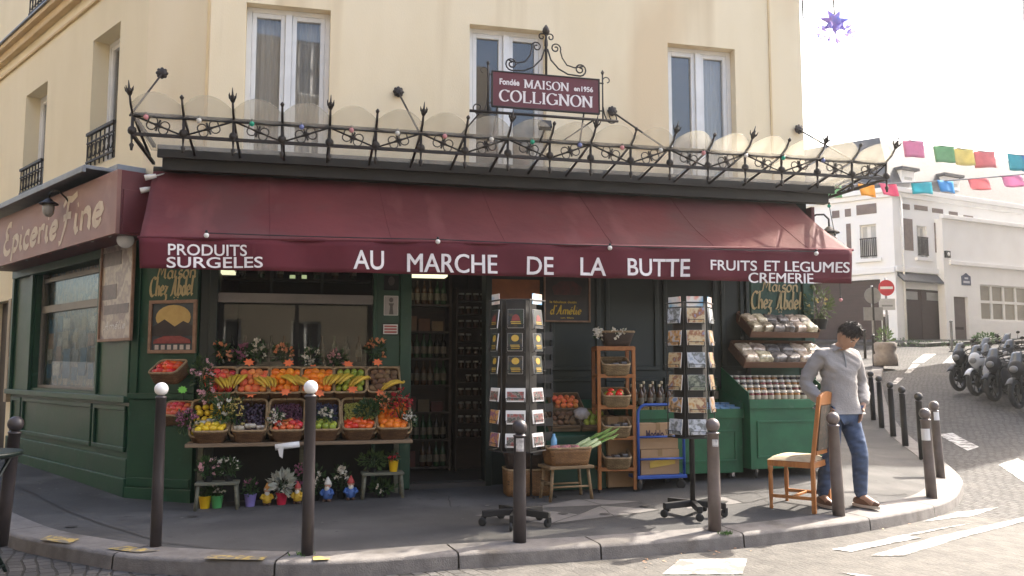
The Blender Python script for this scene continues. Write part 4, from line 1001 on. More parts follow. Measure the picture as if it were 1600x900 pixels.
for x in (s0 - .1, s1 - .05): mb.tube([(x, -SO, zb_ - .05), (x, -.02, zb_ + .02)], .009, 6)
obj('bracket', mb, m_iron, sg, world=True)
# spotlight aimed at the sign
c = FR.pt(FR.hit(852, 200, 1.34)[0], 1.34, FR.hit(852, 197, 1.34)[1]); X = Matrix.Translation(c) @ Matrix.Rotation(FR.rz, 4, 'Z')
t = thing('floodlight', 'small black floodlight on the canopy rail below the burgundy signboard', 'lamp', c - Vector((0, 0, .1)), FR.rz)
mb = MB(X @ Matrix.Rotation(R(-25), 4, 'X')); mb.box(-.065, .065, -.03, .035, -.03, .055); obj('housing', mb, m_black, t, world=True, bev=.008)
mb = MB(X); mb.tube([(0, .03, -.03), (-.03, .10, -.14)], .010, 6); obj('bracket', mb, m_black, t, world=True)
# fascia board on the left street
FO = .48
fz0, fz1 = LF.hit(182, 364, FO)[1], LF.hit(182, 268, FO)[1]; fx1 = LF.hit(182, 320, FO)[0]
fs_ = thing('fascia_sign', 'faded burgundy fascia board with large cream brush lettering along the left street', 'sign', LF.pt(6, FO, fz0), LF.rz)
mb = MB(LF.M); mb.box(LS0 + .05, fx1, -FO, -FO + .04, fz0, fz1 + .02); obj('board', mb, m_fascia, fs_, world=True, bev=.004)
mb = MB(LF.M); mb.box(fx1 - .04, fx1 - .002, -FO + .041, -.0, fz0, fz1 + .02); mb.box(LS0 + .05, fx1 - .042, -FO + .041, -.05, fz0 + .03, fz0 + .06); mb.box(fx1 - .03, fx1 + .012, -FO + .06, -.01, fz0 + .02, fz1 - .17)
obj('end_panel', mb, m_red, fs_, world=True, bev=.004)
xe0, ze0 = LF.hit(4, 396, FO); xe1, ze1 = LF.hit(90, 362, FO); xf0, zf0 = LF.hit(93, 366, FO); xf1, zf1 = LF.hit(161, 340, FO)
Hh = fz1 - fz0
for txt, x0, x1 in (('Epicerie', xe0, xe1), ('Fine', xf0, xf1)):
    mb = MB(); strokes(mb, txt, SCRIPT, lambda a, b: LF.pt(x0 + a, FO + .004, fz0 + Hh * .22 + b), Hh * .60 if txt[0] == 'E' else Hh * .66, nib=(.17, 0), ang=40, thin=.085, slant=.14, width=(x1 - x0)); obj('lettering', mb, m_cream_letter, fs_, world=True)
# curved-neck lantern over the fascia
c0 = LF.pt(LF.hit(76, 322, .62)[0], .62, LF.hit(76, 322, .62)[1])
def lantern(name, label, c, X, mat):
    t = thing(name, label, 'lamp', c)
    mb = MB(X); mb.lathe([(.005, .09), (.02, .085), (.055, .055), (.095, .03), (.10, .018), (.085, .015)], 14); obj('hood', mb, m_iron, t, world=True)
    mb = MB(X); mb.lathe([(.055, .015), (.062, -.02), (.055, -.08), (.03, -.115), (.004, -.12)], 14); obj('shade', mb, mat, t, world=True)
    return t
X = Matrix.Translation(c0) @ Matrix.Rotation(LF.rz, 4, 'Z')
m_lglass = MAT('lantern_glass', (.30,.28,.24), (.24,.22,.19), rough=.2)
t = lantern('wall_lantern', 'dark lantern on a curved neck in front of the faded burgundy fascia', c0, X, m_lglass)
mb = MB(X); mb.tube([(0, 0, .08), (.02, 0, .13), (.08, .02, .165), (.15, .05, .15), (.18, .12, .08), (.18, .17, .0)], .010, 6); mb.box(.165, .20, .14, .17, -.08, .06); obj('arm', mb, m_iron, t, world=True)
# white globe at the awning's left corner
c = CH.pt(CH.hit(196, 375, .35)[0], .35, CH.hit(196, 375, .35)[1]); t = thing('globe_lamp', 'round white globe lamp at the left end of the awning', 'lamp', c)
mb = MB(); mb.ball(c, .085, 18, 12); obj('globe', mb, m_globe, t, world=True)
mb = MB(); mb.tube([c + Vector((.07, .02, .04)), c + Vector((.16, .05, .06)), c + Vector((.3, .25, .06))], .02, 8); obj('arm', mb, m_zinc, t, world=True)
# small electric box and spotlights by the fascia's end
s, z = CH.hit(209, 290, .20); t = tag(obj('junction_box', MB(CH.M).box(s - .035, s + .035, -.25, -.16, z - .07, z + .07), MAT('cream_plastic_box', (.55,.42,.2), rough=.5), bev=.006), 'small cream box on the burgundy end of the fascia', 'electric box')
t = thing('spotlight', 'twin white spotlights under the left corner of the canopy', 'lamp', CH.pt(.25, .5, 3.0))
mb = MB()
for px, py in ((236, 276), (229, 296)):
    s, z = CH.hit(px, py, .5); c = CH.pt(s, .5, z); d = Vector((-.8, -.3, -.25)).normalized(); mb.tube([c - d * .05, c + d * .01, c + d * .06], [.02, .028, .03], 10); mb.tube([c - d * .04, CH.pt(s + .02, .3, 3.36)], .008, 5)
obj('lamp_head', mb, m_white, t, world=True)
# strings of coloured bulbs
cols = {'pink': (.62,.26,.28), 'white': (.72,.70,.66), 'green': (.02,.36,.23), 'blue': (.18,.22,.48)}
mbulb = {k: MAT(k + '_bulb_glass', v, tuple(x * .8 for x in v), rough=.15) for k, v in cols.items()}
def bulb_string(name, label, pts, seq, r=.024, sag=.02):
    t = thing(name, label, 'string lights', pts[0]); mb = MB(); path = []
    for a, b in zip(pts[:-1], pts[1:]):
        for k in range(5): path.append(a.lerp(b, k / 5) - Vector((0, 0, sag * 4 * (k / 5) * (1 - k / 5))))
    path.append(pts[-1]); mb.tube(path, .005, 5); obj('cable', mb, m_black, t, world=True)
    for k, p in enumerate(pts):
        mb = MB(); mb.lathe([(.012, .0), (.013, .025), (.008, .03)], 8, p + Vector((0, 0, -.005))); b = obj('socket', mb, m_black, t, world=True)
        mb = MB(); mb.ball(p - Vector((0, 0, r * .9)), r, 10, 8); obj('bulb', mb, mbulb[seq[k % len(seq)]], b, world=True)
pts = []
for px in (227, 310, 393, 471, 549, 621, 695, 768, 832, 906, 972, 1032, 1099, 1165, 1223, 1285): pts.append(FR.pt(fs(px, CO + .03, 215), CO + .03, zU - .005))
bulb_string('string_lights', 'string of pink, white, green and blue bulbs along the canopy rail', pts, ['pink', 'white', 'green', 'blue', 'pink', 'white'])
pts = [LF.pt(LF.hit(px, py, .40)[0], .40, fz0 + .05) for px, py in ((3, 422), (20, 415), (41, 413), (59, 407), (78, 402), (101, 393), (121, 386), (144, 376), (171, 368))]
bulb_string('string_lights', 'string of bulbs hanging below the faded fascia on the left street', pts, ['white', 'pink', 'white', 'pink', 'pink', 'green', 'pink', 'white'], .022, .03)
pts = [FR.pt(FR.hit(px, 384, AO + .04)[0], AO + .04, FR.hit(px, py - 13, AO + .04)[1]) for px, py in ((322, 377), (684, 387), (953, 397), (1275, 406))]
bulb_string('string_lights', 'four white bulbs spaced along the front bar of the awning', pts, ['white'], .024, .006)
# ---------------------------------------------------------------- pictures and notices on the shopfront
def picture(name, label, cat, pl, px0, py0, px1, py1, o, frame_mat, pic_mats, fw=.03, th=.025, extra=None):
    s0, z1 = pl.hit(px0, py0, o); s1, z0 = pl.hit(px1, py1, o)
    t = thing(name, label, cat, pl.pt((s0 + s1) / 2, o, z0), pl.rz); mb = MB(pl.M)
    if fw: rim(mb, s0, s1, z0, z1, -o, fw, th); obj('frame', mb, frame_mat, t, world=True, bev=.003)
    mb = MB(pl.M); mb.box(s0 + fw * .9, s1 - fw * .9, -o - .008, -o + .0, z0 + fw * .9, z1 - fw * .9); obj('print', mb, pic_mats, t, world=True)
    if extra: extra(t, pl, s0 + fw, s1 - fw, z0 + fw, z1 - fw, -o - .008)
    return t
def blob(pts, pl, y, d=.003):
    mb = MB(pl.M); mb.prism([(x, y, z) for x, z in pts], (0, -d, 0)); return mb
def ell(cx, cz, rx, rz, n=20): return [(cx + rx * math.cos(2 * math.pi * k / n), cz + rz * math.sin(2 * math.pi * k / n)) for k in range(n)][::-1]
m_ochre = MAT('ochre_print', (.50,.34,.11), (.42,.27,.08), scale=9, rough=.4); m_night = MAT('night_blue_print', (.025,.04,.055), (.05,.06,.06), scale=14, rough=.4); m_rose = MAT('dull_red_print', (.26,.045,.04), (.16,.03,.03), scale=20, rough=.4); m_pale = MAT('pale_print', (.52,.44,.38), (.40,.32,.28), scale=8, rough=.4)
m_mauve = MAT('grey_mauve_print', (.16,.12,.12), (.09,.07,.075), scale=12, rough=.4)
def poster_a(t, pl, a, b, c, d, y):                     # plain stand-in: ochre moon over dark hills and a red roof
    w_, h_ = b - a, d - c
    obj('print_shape', blob(ell(a + w_ * .5, c + h_ * .70, w_ * .42, h_ * .27), pl, y), m_ochre, t, world=True)
    obj('print_shape', blob([(a + w_ * .02, c + h_ * .30), (a + w_ * .98, c + h_ * .30), (a + w_ * .98, c + h_ * .52), (a + w_ * .75, c + h_ * .62), (a + w_ * .55, c + h_ * .50), (a + w_ * .3, c + h_ * .66), (a + w_ * .02, c + h_ * .5)], pl, y - .004), MAT('dark_hill_print', (.03,.018,.018), (.02,.014,.016), rough=.4), t, world=True)
    obj('print_shape', blob([(a + w_ * .05, c + h_ * .14), (a + w_ * .95, c + h_ * .14), (a + w_ * .93, c + h_ * .22), (a + w_ * .7, c + h_ * .30), (a + w_ * .3, c + h_ * .30), (a + w_ * .07, c + h_ * .22)], pl, y - .008), m_rose, t, world=True)
    mb = MB(pl.M)
    for k in range(6): mb.box(a + w_ * (.08 + .15 * k), a + w_ * (.17 + .15 * k), y - .002, y, c + h_ * .01, c + h_ * .11)
    obj('print_shape', mb, m_pale, t, world=True)
picture('framed_poster', 'framed poster with ochre disc and red roof on the green corner panel', 'poster', CH, 236, 470, 307, 552, .048, m_frame_wood, m_night, .035, .03, poster_a)
def poster_b(t, pl, a, b, c, d, y):
    w_, h_ = b - a, d - c; f = lambda x, z: pl.pt(a + w_ * x, -y + .003, c + h_ * z)
    obj('print_shape', blob([(a + w_ * .2, c + h_ * .55), (a + w_ * .8, c + h_ * .55), (a + w_ * .85, c + h_ * .72), (a + w_ * .65, c + h_ * .85), (a + w_ * .35, c + h_ * .85), (a + w_ * .15, c + h_ * .72)], pl, y), MAT('deep_red_print', (.07,.012,.012), (.03,.01,.01), scale=12, rough=.4), t, world=True)
    mb = MB(); k = w_; strokes(mb, "d'Amélie", SCRIPT, lambda x, z: pl.pt(a + w_ * .10 + x, -y + .003, c + h_ * .13 + z), h_ * .20, nib=(.13, 0), ang=40, thin=.06, slant=.2, width=w_ * .72); obj('title', mb, m_yellow_letter, t, world=True)
    mb = MB(); put_text(mb, 'le fabuleux destin', lambda u, v: f(.10 + .62 * u, .37 + .055 * v)); put_text(mb, 'un film', lambda u, v: f(.35 + .3 * u, .04 + .035 * v)); obj('title', mb, m_yellow_letter, t, world=True)
picture('framed_poster', 'dark film poster with yellow brush title above the crates of vegetables', 'poster', FR, 849, 425, 922, 504, .06, m_frame_wood, MAT('black_print', (.012,.011,.011), (.03,.02,.018), scale=6, rough=.35), .02, .025, poster_b)
def poster_c(t, pl, a, b, c, d, y):
    w_, h_ = b - a, d - c
    mb = MB(pl.M); mb.box(a + .01, a + w_ * .62, y - .003, y, c + h_ * .78, c + h_ * .93); mb.box(a + .02, a + w_ * .5, y - .003, y, c + h_ * .42, c + h_ * .58); mb.box(a + w_ * .1, a + w_ * .9, y - .003, y, c + h_ * .26, c + h_ * .36); obj('print_shape', mb, m_mauve, t, world=True)
    mb = MB(); strokes(mb, 'Amélie', SCRIPT, lambda x, z: pl.pt(a + w_ * .12 + x, -y + .004, c + h_ * .10 + z), h_ * .09, nib=(.12, 0), ang=40, thin=.06, slant=.2, width=w_ * .7); obj('title', mb, m_paper, t, world=True)
picture('framed_poster', 'tall framed collage of faded pictures beside the left shop window', 'poster', LF, 162, 384, 207, 532, .075, m_frame_wood, card_mat('faded_collage_print', [(.34,.27,.22),(.20,.15,.14),(.42,.36,.30),(.26,.20,.18),(.38,.31,.25)], scale=5), .03, .03, poster_c)
def photo_a(t, pl, a, b, c, d, y):
    w_, h_ = b - a, d - c; mg = MAT('grey_photo_tone', (.11,.10,.095), (.07,.065,.06), rough=.4)
    obj('print_shape', blob([(a + w_ * .35, c + h_ * .02), (a + w_ * .68, c + h_ * .02), (a + w_ * .62, c + h_ * .45), (a + w_ * .72, c + h_ * .62), (a + w_ * .3, c + h_ * .62), (a + w_ * .42, c + h_ * .45)], pl, y), mg, t, world=True)
    obj('print_shape', blob(ell(a + w_ * .5, c + h_ * .80, w_ * .16, h_ * .13), pl, y), mg, t, world=True)
picture('photo_print', 'pale black and white photo print of a vase-like figure on the green pier', 'photo', FR, 600, 462, 622, 493, .04, m_white, MAT('pale_photo_paper', (.40,.37,.36), (.33,.31,.30), scale=4, rough=.35), .006, .004, photo_a)
picture('photo_print', 'dark portrait-sized print above the pale photo on the green pier', 'photo', FR, 600, 430, 623, 454, .04, m_black, m_dark, .004, .004, lambda t, pl, a, b, c, d, y: obj('print_shape', blob(ell((a + b) / 2, (c + d) / 2 + .02, .035, .05), pl, y), MAT('shadowy_grey_print', (.07,.055,.05), (.04,.03,.03), rough=.4), t, world=True))
def notice(t, pl, a, b, c, d, y):
    mb = MB(pl.M); h_ = d - c
    for k, (u, v) in enumerate(((.12, .30), (.42, .60), (.72, .88))): mb.box(a + .012, b - .012, y - .003, y, c + h_ * u, c + h_ * v)
    obj('print_shape', mb, MAT('notice_red_print', (.42,.08,.06), (.30,.06,.06), scale=60, rough=.5), t, world=True)
picture('notice_board', 'small red and white notice below the photo on the green pier', 'notice', FR, 597, 505, 623, 524, .04, m_black, m_paper, .012, .012, notice)
# lit lamps inside, glimpsed below the valance
for lab, px, py, o, ww in (('lit ceiling lamp inside the shop doorway just below the awning edge', 664, 433, -.7, .50), ('small lit lamp high in the left half of the front shop window', 354, 428, -.8, .18), ):
    s, z = FR.hit(px, py, o); t = thing('ceiling_lamp', lab, 'lamp', FR.pt(s, o, z)); mb = MB(FR.M); mb.box(s - ww / 2, s + ww / 2, -o - .12, -o + .12, z, z + .03); obj('diffuser', mb, m_lamp, t, world=True); mb = MB(FR.M); mb.box(s - ww / 2 - .01, s + ww / 2 + .01, -o - .13, -o + .13, z + .03, z + .06); obj('housing', mb, m_white, t, world=True)
    mb = MB(FR.M); mb.box(s - .01, s + .01, -o - .01, -o + .01, z + .06, 3.0); obj('stem', mb, m_dark, t, world=True)
m_lamp_dim = MAT('dim_lit_tag', (.6,.65,.4), emit=((.75, .85, .45), .16))
for k, (px, w1) in enumerate(((437, 'leftmost'), (457, 'middle'), (475, 'rightmost'))):
    s, z = FR.hit(px, 434, -.5); t = thing('lit_square', w1 + ' of three small lit yellowish squares behind the front window top', 'lamp', FR.pt(s, -.5, z)); mb = MB(FR.M); mb.box(s - .03, s + .03, .49, .51, z - .03, z + .03); obj('lit_face', mb, m_lamp_dim, t, world=True, bev=.004); mb = MB(FR.M); mb.box(s - .005, s + .005, .495, .505, z + .031, 3.0); obj('wire', mb, m_dark, t, world=True)
# ---------------------------------------------------------------- stock inside the shop: shelves with bottles and boxes
m_bot = [MAT('dark_wine_bottle', (.012,.02,.012), (.02,.012,.01), rough=.12), MAT('amber_bottle_glass', (.08,.035,.01), (.055,.022,.007), rough=.12), MAT('green_bottle_glass', (.03,.075,.03), (.02,.05,.02), rough=.12), MAT('pale_tin_label', (.30,.25,.17), (.22,.18,.12), rough=.4)]
m_label = MAT('bottle_label', (.17,.145,.10), (.11,.09,.06), scale=30, rough=.6); m_box = [MAT('tan_goods_box', (.16,.105,.05), (.11,.07,.03), rough=.6, rnd=.4), MAT('dull_red_goods_box', (.12,.035,.02), (.08,.025,.016), rough=.6, rnd=.4)]
def bottle(kind, h=.29, r=.037):
    t = bpy.data.objects.new('bottle', None); COL.objects.link(t)
    mb = MB(); mb.lathe([(r * .9, 0), (r, .01), (r, h * .6), (r * .85, h * .68), (r * .38, h * .78), (r * .36, h * .97), (r * .42, h)], 10); obj('glass_body', mb, m_bot[kind], t)
    mb = MB(); mb.lathe([(r + .001, h * .18), (r + .001, h * .48)], 10, cap=False); obj('label', mb, m_label, t)
    return t
proto_b = [bottle(k) for k in range(3)]
def place(proto, p, rz, label, cat, group, first={}):
    if proto.name not in first:
        first[proto.name] = 1; proto.location = p; proto.rotation_euler = (0, 0, rz); proto['label'] = label; proto['category'] = cat; proto['group'] = group; return proto
    return dup(proto, p, rz, label, group)
sh_y = 1.15
ORD = ['lowest', 'second lowest', 'third', 'fourth', 'fifth', 'sixth', 'top']
sx0, sx1 = D0 - .12, D0 + .62
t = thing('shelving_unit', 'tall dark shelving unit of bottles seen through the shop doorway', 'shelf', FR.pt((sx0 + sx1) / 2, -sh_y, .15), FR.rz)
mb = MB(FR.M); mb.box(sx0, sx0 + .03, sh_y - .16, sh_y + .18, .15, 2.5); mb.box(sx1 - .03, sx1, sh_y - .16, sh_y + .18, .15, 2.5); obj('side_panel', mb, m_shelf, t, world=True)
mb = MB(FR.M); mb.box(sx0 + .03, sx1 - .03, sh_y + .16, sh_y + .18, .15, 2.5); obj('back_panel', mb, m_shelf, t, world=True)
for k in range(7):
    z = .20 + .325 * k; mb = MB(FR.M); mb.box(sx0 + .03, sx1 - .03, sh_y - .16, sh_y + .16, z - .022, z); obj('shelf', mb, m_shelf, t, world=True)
    n = 8
    for j in range(n):
        x = sx0 + .085 + (sx1 - sx0 - .17) * j / (n - 1)
        if k in (2, 5) or (k == 0 and j < 4):
            if j % 2: continue
            mb = MB(); mb.box(-.07, .07, -.05, .05, 0, .12 + .03 * (j % 3)); mb.box(-.055, .055, -.053, -.0501, .03, .09); o = tag(obj('goods_box', mb, m_box[(j // 2 + k) % 2], loc=FR.pt(x, -sh_y + .06, z), rz=FR.rz), 'printed goods box on the ' + ORD[k] + ' shelf inside the doorway', 'box', 'boxes on the ' + ORD[k] + ' doorway shelf')
        else:
            place(proto_b[(k + j // 3) % 3], FR.pt(x, -sh_y + .07 - .02 * (j % 2), z), j, ['dark wine', 'amber', 'green'][(k + j // 3) % 3] + ' bottle on the ' + ORD[k] + ' shelf inside the doorway', 'bottle', 'bottles on the ' + ORD[k] + ' doorway shelf ' + 'abc'[(k + j // 3) % 3])
# white-capped jars column at the right of the doorway view
sx2, sx3 = sx1 + .04, sx1 + .46
t = thing('jar_rack', 'narrow dark rack of small white-lidded jars deeper inside the doorway', 'rack', FR.pt((sx2 + sx3) / 2, -1.0, .15), FR.rz)
mb = MB(FR.M); mb.box(sx2, sx2 + .02, .9, 1.15, .15, 2.35); mb.box(sx3 - .02, sx3, .9, 1.15, .15, 2.35); mb.box(sx2 + .02, sx3 - .02, 1.13, 1.15, .15, 2.35); obj('side_panel', mb, m_shelf, t, world=True)
mb0 = MB(); mb0.lathe([(.032, 0), (.034, .01), (.034, .06), (.03, .068)], 10); mb1 = MB(); mb1.lathe([(.032, .068), (.033, .07), (.033, .088), (.030, .09)], 10)
jar0 = bpy.data.objects.new('jar', None); COL.objects.link(jar0); obj('glass_body', mb0, MAT('brown_preserve', (.06,.025,.015), (.04,.02,.012), rough=.2), jar0); obj('lid', mb1, MAT('silver_jar_lid', (.45,.44,.42), (.36,.35,.33), rough=.35), jar0)
for k in range(11):
    z = .55 + .165 * k; mb = MB(FR.M); mb.box(sx2 + .02, sx3 - .02, .9, 1.13, z - .014, z); obj('shelf', mb, m_shelf, t, world=True)
    for j in range(4):
        if (k, j) in ((4, 0), (7, 2)): continue
        place(jar0, FR.pt(sx2 + .075 + .09 * j, -.97, z), 0, 'small jar with a pale lid on the narrow rack inside the doorway', 'jar', 'jars on the narrow doorway rack')
# goods behind the front window
t = thing('window_display', 'dim stepped display of goods behind the front shop window glass', 'display', FR.pt((SW0 + SW1) / 2, -.5, .8), FR.rz)
mb = MB(FR.M); mb.box(SW0, SW1, .25, .75, .8, 1.15); mb.box(SW0, SW1, .55, .85, 1.15, 1.45); obj('shelf', mb, m_shelf, t, world=True)
for k in range(9):
    mb = MB(); h_ = .16 + .1 * ((k * 7) % 4) / 3; mb.box(-.06, .06, -.04, .04, 0, h_); mb.box(-.045, .045, -.043, -.0401, .03, h_ - .04)
    tag(obj('goods_box', mb, m_box[k % 2], loc=FR.pt(SW0 + .12 + (SW1 - SW0 - .24) * k / 8, -.42, 1.15), rz=FR.rz), 'printed goods box in the row behind the front window glass', 'box', 'boxes behind the front window')
for k in range(11): place(proto_b[k % 3], FR.pt(SW0 + .1 + (SW1 - SW0 - .2) * k / 10, -.7, 1.45), k, ['dark', 'amber', 'green'][k % 3] + ' bottle in the back row of the front window display', 'bottle', ['dark', 'amber', 'green'][k % 3] + ' bottles in the front window')
mbt = MB(FR.M); zz = zbar + .25; mbt.box(SW0, SW1, .4, .62, zz - .02, zz); tag(obj('high_shelf', mbt, m_shelf), 'high dark shelf behind the top of the front window', 'shelf')
for k in range(7): place(proto_b[(k * 2) % 3], FR.pt(SW0 + .2 + .2 * k, -.5, zz), k, ['dark', 'amber', 'green'][(k * 2) % 3] + ' bottle on the high shelf behind the front window', 'bottle', ['dark', 'amber', 'green'][(k * 2) % 3] + ' bottles on the high shelf')
# doormat
mb = MB(); a_ = [G(645, 756, .03), G(768, 752, .03), FR.pt(D1 - .05, -.05, .155), FR.pt(D0 + .05, -.05, .155)]
mb.face(a_); mb.face([p - Vector((0, 0, .02)) for p in a_][::-1])
for i in range(4): mb.face([a_[i], a_[i] - Vector((0, 0, .02)), a_[(i + 1) % 4] - Vector((0, 0, .02)), a_[(i + 1) % 4]])
tag(obj('door_mat', mb, MAT('dark_rubber_mat', (.035,.037,.033), (.022,.024,.022), scale=8, rough=.9)), 'dark ribbed mat sloping up to the shop doorway', 'mat')
# orange board and dark display behind the left card rack
s, z = FR.hit(805, 462, .02); mb = MB(FR.M); mb.box(fs(763), fs(842), -.03, -.004, hz(800, 473), hz(800, 437)); tag(obj('orange_board', mb, MAT('dull_orange_board', (.27,.085,.022), (.2,.06,.016), rough=.6)), 'dull orange board on the wall above the left card rack', 'board')
# ================================================================ FRUIT STALL
def basket(label, loc, w_, d_, h_, rz, tilt=0.0, mat=None, rimmat=None, flare=.12, group=None, handle=False, name='wicker_basket'):
    """open tapered wicker basket; local origin at its base centre"""
    t = thing(name, label, 'basket', loc, group=group, rot=(Matrix.Rotation(rz, 3, 'Z') @ Matrix.Rotation(tilt, 3, 'X')).to_euler())
    def ring(k, z, ins=0):
        out = []; a, b = w_ / 2 * (1 - flare * (1 - k)) - ins, d_ / 2 * (1 - flare * (1 - k)) - ins; r = .045
        for cx, cy, a0 in ((a - r, b - r, 0), (-a + r, b - r, 90), (-a + r, -b + r, 180), (a - r, -b + r, 270)):
            for q in range(4): out.append((cx + r * math.cos(R(a0 + 30 * q)), cy + r * math.sin(R(a0 + 30 * q)), z))
        return out
    mb = MB(); rings = [ring(k / 4, h_ * k / 4) for k in range(5)] + [ring(k / 4, h_ * k / 4 + (.012 if k == 0 else 0), .014) for k in range(4, -1, -1)]
    ids = [[mb.P(p) for p in r] for r in rings]; n = len(ids[0])
    for a, b in zip(ids[:-1], ids[1:]):
        for j in range(n): mb.idx([a[j], a[(j + 1) % n], b[(j + 1) % n], b[j]], True)
    mb.idx(ids[0][::-1]); mb.idx(ids[-1])
    obj('basket_body', mb, mat or m_wicker, t)
    mb = MB(); r = ring(1, h_, .006); mb.tube([r[-1]] + r + [r[0]], .0125, 6, cap=False); obj('basket_rim', mb, rimmat or m_wrim, t)
    return t
def at(t, p): return mx(t) @ Vector(p)
_fruit = {}
def fruit_mesh(kind):
    if kind in _fruit: return _fruit[kind]
    mb = MB(); r, m = {'orange': (.038, m_orange), 'tomato': (.040, m_tomato), 'apple': (.038, m_apple), 'peach': (.036, m_peach), 'lemon': (.030, m_lemon), 'potato': (.032, m_potato), 'pear': (.034, m_pear), 'redpepper': (.042, m_tomato)}[kind]
    sc = {'lemon': (1.35, 1, 1), 'potato': (1.4, 1, .95), 'tomato': (1.05, 1.05, .88), 'pear': (.95, .95, 1.1)}.get(kind, (1, 1, .95))
    def dim(q):
        k = 1 - .25 * max(0, 1 - (math.hypot(q.x, q.y) / (r * .35)) ** 2) if q.z > 0 else 1
        q = q + Vector((0, 0, -r * .22 * max(0, 1 - (math.hypot(q.x, q.y) / (r * .5)) ** 2))) if q.z > 0 and kind in ('tomato', 'apple', 'peach') else q
        return q
    mb.ball((0, 0, 0), [r * x for x in sc], 14, 10, f=dim); me_o = obj(kind, mb, m); _fruit[kind] = (me_o, r); return _fruit[kind]
_first = set()
def put_fruit(kind, p, label, group, scale=1.0):
    proto, r = fruit_mesh(kind)
    if kind in _first: o = proto.copy(); COL.objects.link(o)
    else: o = proto; _first.add(kind)
    o.location = p; o.rotation_euler = (random.uniform(-.5, .5), random.uniform(-.5, .5), random.uniform(0, 6.28)); s = scale * random.uniform(.84, 1.13); o.scale = (s, s, s)
    return tag(o, label, {'redpepper': 'pepper'}.get(kind, kind), group)
def fill(t, kind, w_, d_, h0, label, group, rows=3, cols=4, pile=.05, sc=1.0):
    r = fruit_mesh(kind)[1] * sc
    for j in range(rows):
        for i in range(cols):
            x = (i + .5 + (.25 if j % 2 else -.25) * .6) / cols - .5; y = (j + .5) / rows - .5
            z = h0 + pile * (1 - 2.2 * (x * x + y * y)) + random.uniform(-.005, .005)
            put_fruit(kind, at(t, (x * w_, y * d_, z)), label, group, sc)
def heap(name, label, t, w_, d_, h0, mat, r=.011, n=420, pile=.05, cat='fruit'):
    """a heap nobody could count: grapes, berries"""
    mb = MB()
    for _ in range(n):
        x, y = random.uniform(-.5, .5), random.uniform(-.5, .5); z = h0 + pile * (1 - 2.4 * (x * x + y * y)) + random.uniform(-.012, .012)
        mb.ball(at(t, (x * w_, y * d_, z)), r * random.uniform(.85, 1.15), 6, 5)
    o = obj(name, mb, mat, kind='stuff'); return tag(o, label, cat)
def banana_bunch(loc, rz, label, n=5, L=.19, tilt=0.0, lean=0):
    X = Matrix.Translation(loc) @ Matrix.Rotation(rz, 4, 'Z') @ Matrix.Rotation(tilt, 4, 'X') @ Matrix.Scale(1.3, 4)
    mb = MB()
    for k in range(n):
        f = (k - (n - 1) / 2); q = []
        for j in range(9):
            u = j / 8; ang = lerp(-.62, .62, u); q.append((f * .034 * (.35 + .65 * math.sin(math.pi * (.15 + u * .75))) , -.16 * math.sin(ang) - .0, .165 * math.cos(ang) - .135 + .008 * (k % 2)))
        mb.tube([X @ Vector(p) for p in q], [.006, .013, .0175, .019, .0195, .019, .017, .012, .006], 7)
    mb.tube([X @ Vector((0, .095, -.002)), X @ Vector((0, .125, .0))], .014, 6)
    t = thing('banana_bunch', label, 'bananas', loc); obj('fruit_skin', mb, m_banana, t, world=True); return t
st_o = .52                                              # front edge of the bench
sa, zb = FR.hit(288, 703, st_o + .06); sb, zb2 = FR.hit(645, 688, st_o + .06); ztop = (zb + zb2) / 2; print('stall', sa, sb, zb, zb2)
ztop = .66
stall = thing('fruit_stall', 'tiered wooden fruit stall on trestles under the front shop window', 'stall', FR.pt((sa + sb) / 2, .3, .05), FR.rz)
X = FR.M
mb = MB(X); mb.box(sa, sb, -st_o - .06, -.22, ztop - .035, ztop); obj('bench_board', mb, m_oldwood, stall, world=True, bev=.004)
# the tiers are boards tilted towards the street
def tier(z0, y0, z1, y1): 
    mb = MB(X); d = Vector((0, y1 - y0, z1 - z0)).normalized(); nn = Vector((0, -d.z, d.y)) * .02
    mb.prism([(sa + .12, y0, z0), (sa + .12, y1, z1), (sa + .12, y1 - nn.y, z1 - nn.z), (sa + .12, y0 - nn.y, z0 - nn.z)], (sb - sa - .2, 0, 0)); obj('tier_board', mb, m_oldwood, stall, world=True)
tier(.80, -.30, 1.14, -.08); tier(1.17, -.19, 1.40, -.05)
for s in (sa + .10, (sa + sb) / 2, sb - .12):
    mb = MB(X); mb.box(s - .025, s + .025, -.16, -.11, -.05, ztop - .036); mb.box(s - .025, s + .025, -.09, -.111, ztop, 1.38); obj('leg', mb, m_greywood, stall, world=True, bev=.003)
mb = MB(X); mb.box(sa + .15, sb - .1, -.03, -.01, -.1, ztop - .04); obj('back_board', mb, m_dark, stall, world=True)
cpx = [(330, 'far left'), (390, 'second from left'), (449, 'third from left'), (504, 'fourth from left'), (560, 'fifth from left'), (613, 'far right')]
front = [('lemons and wrapped packs', 'lemon', 1), ('wrapped trays', None, 0), ('red apples', 'apple', 1), ('green apples', 'pear', 1), ('tomatoes', 'tomato', 1), ('clementines', 'orange', 1)]
bz_ = ztop + .004
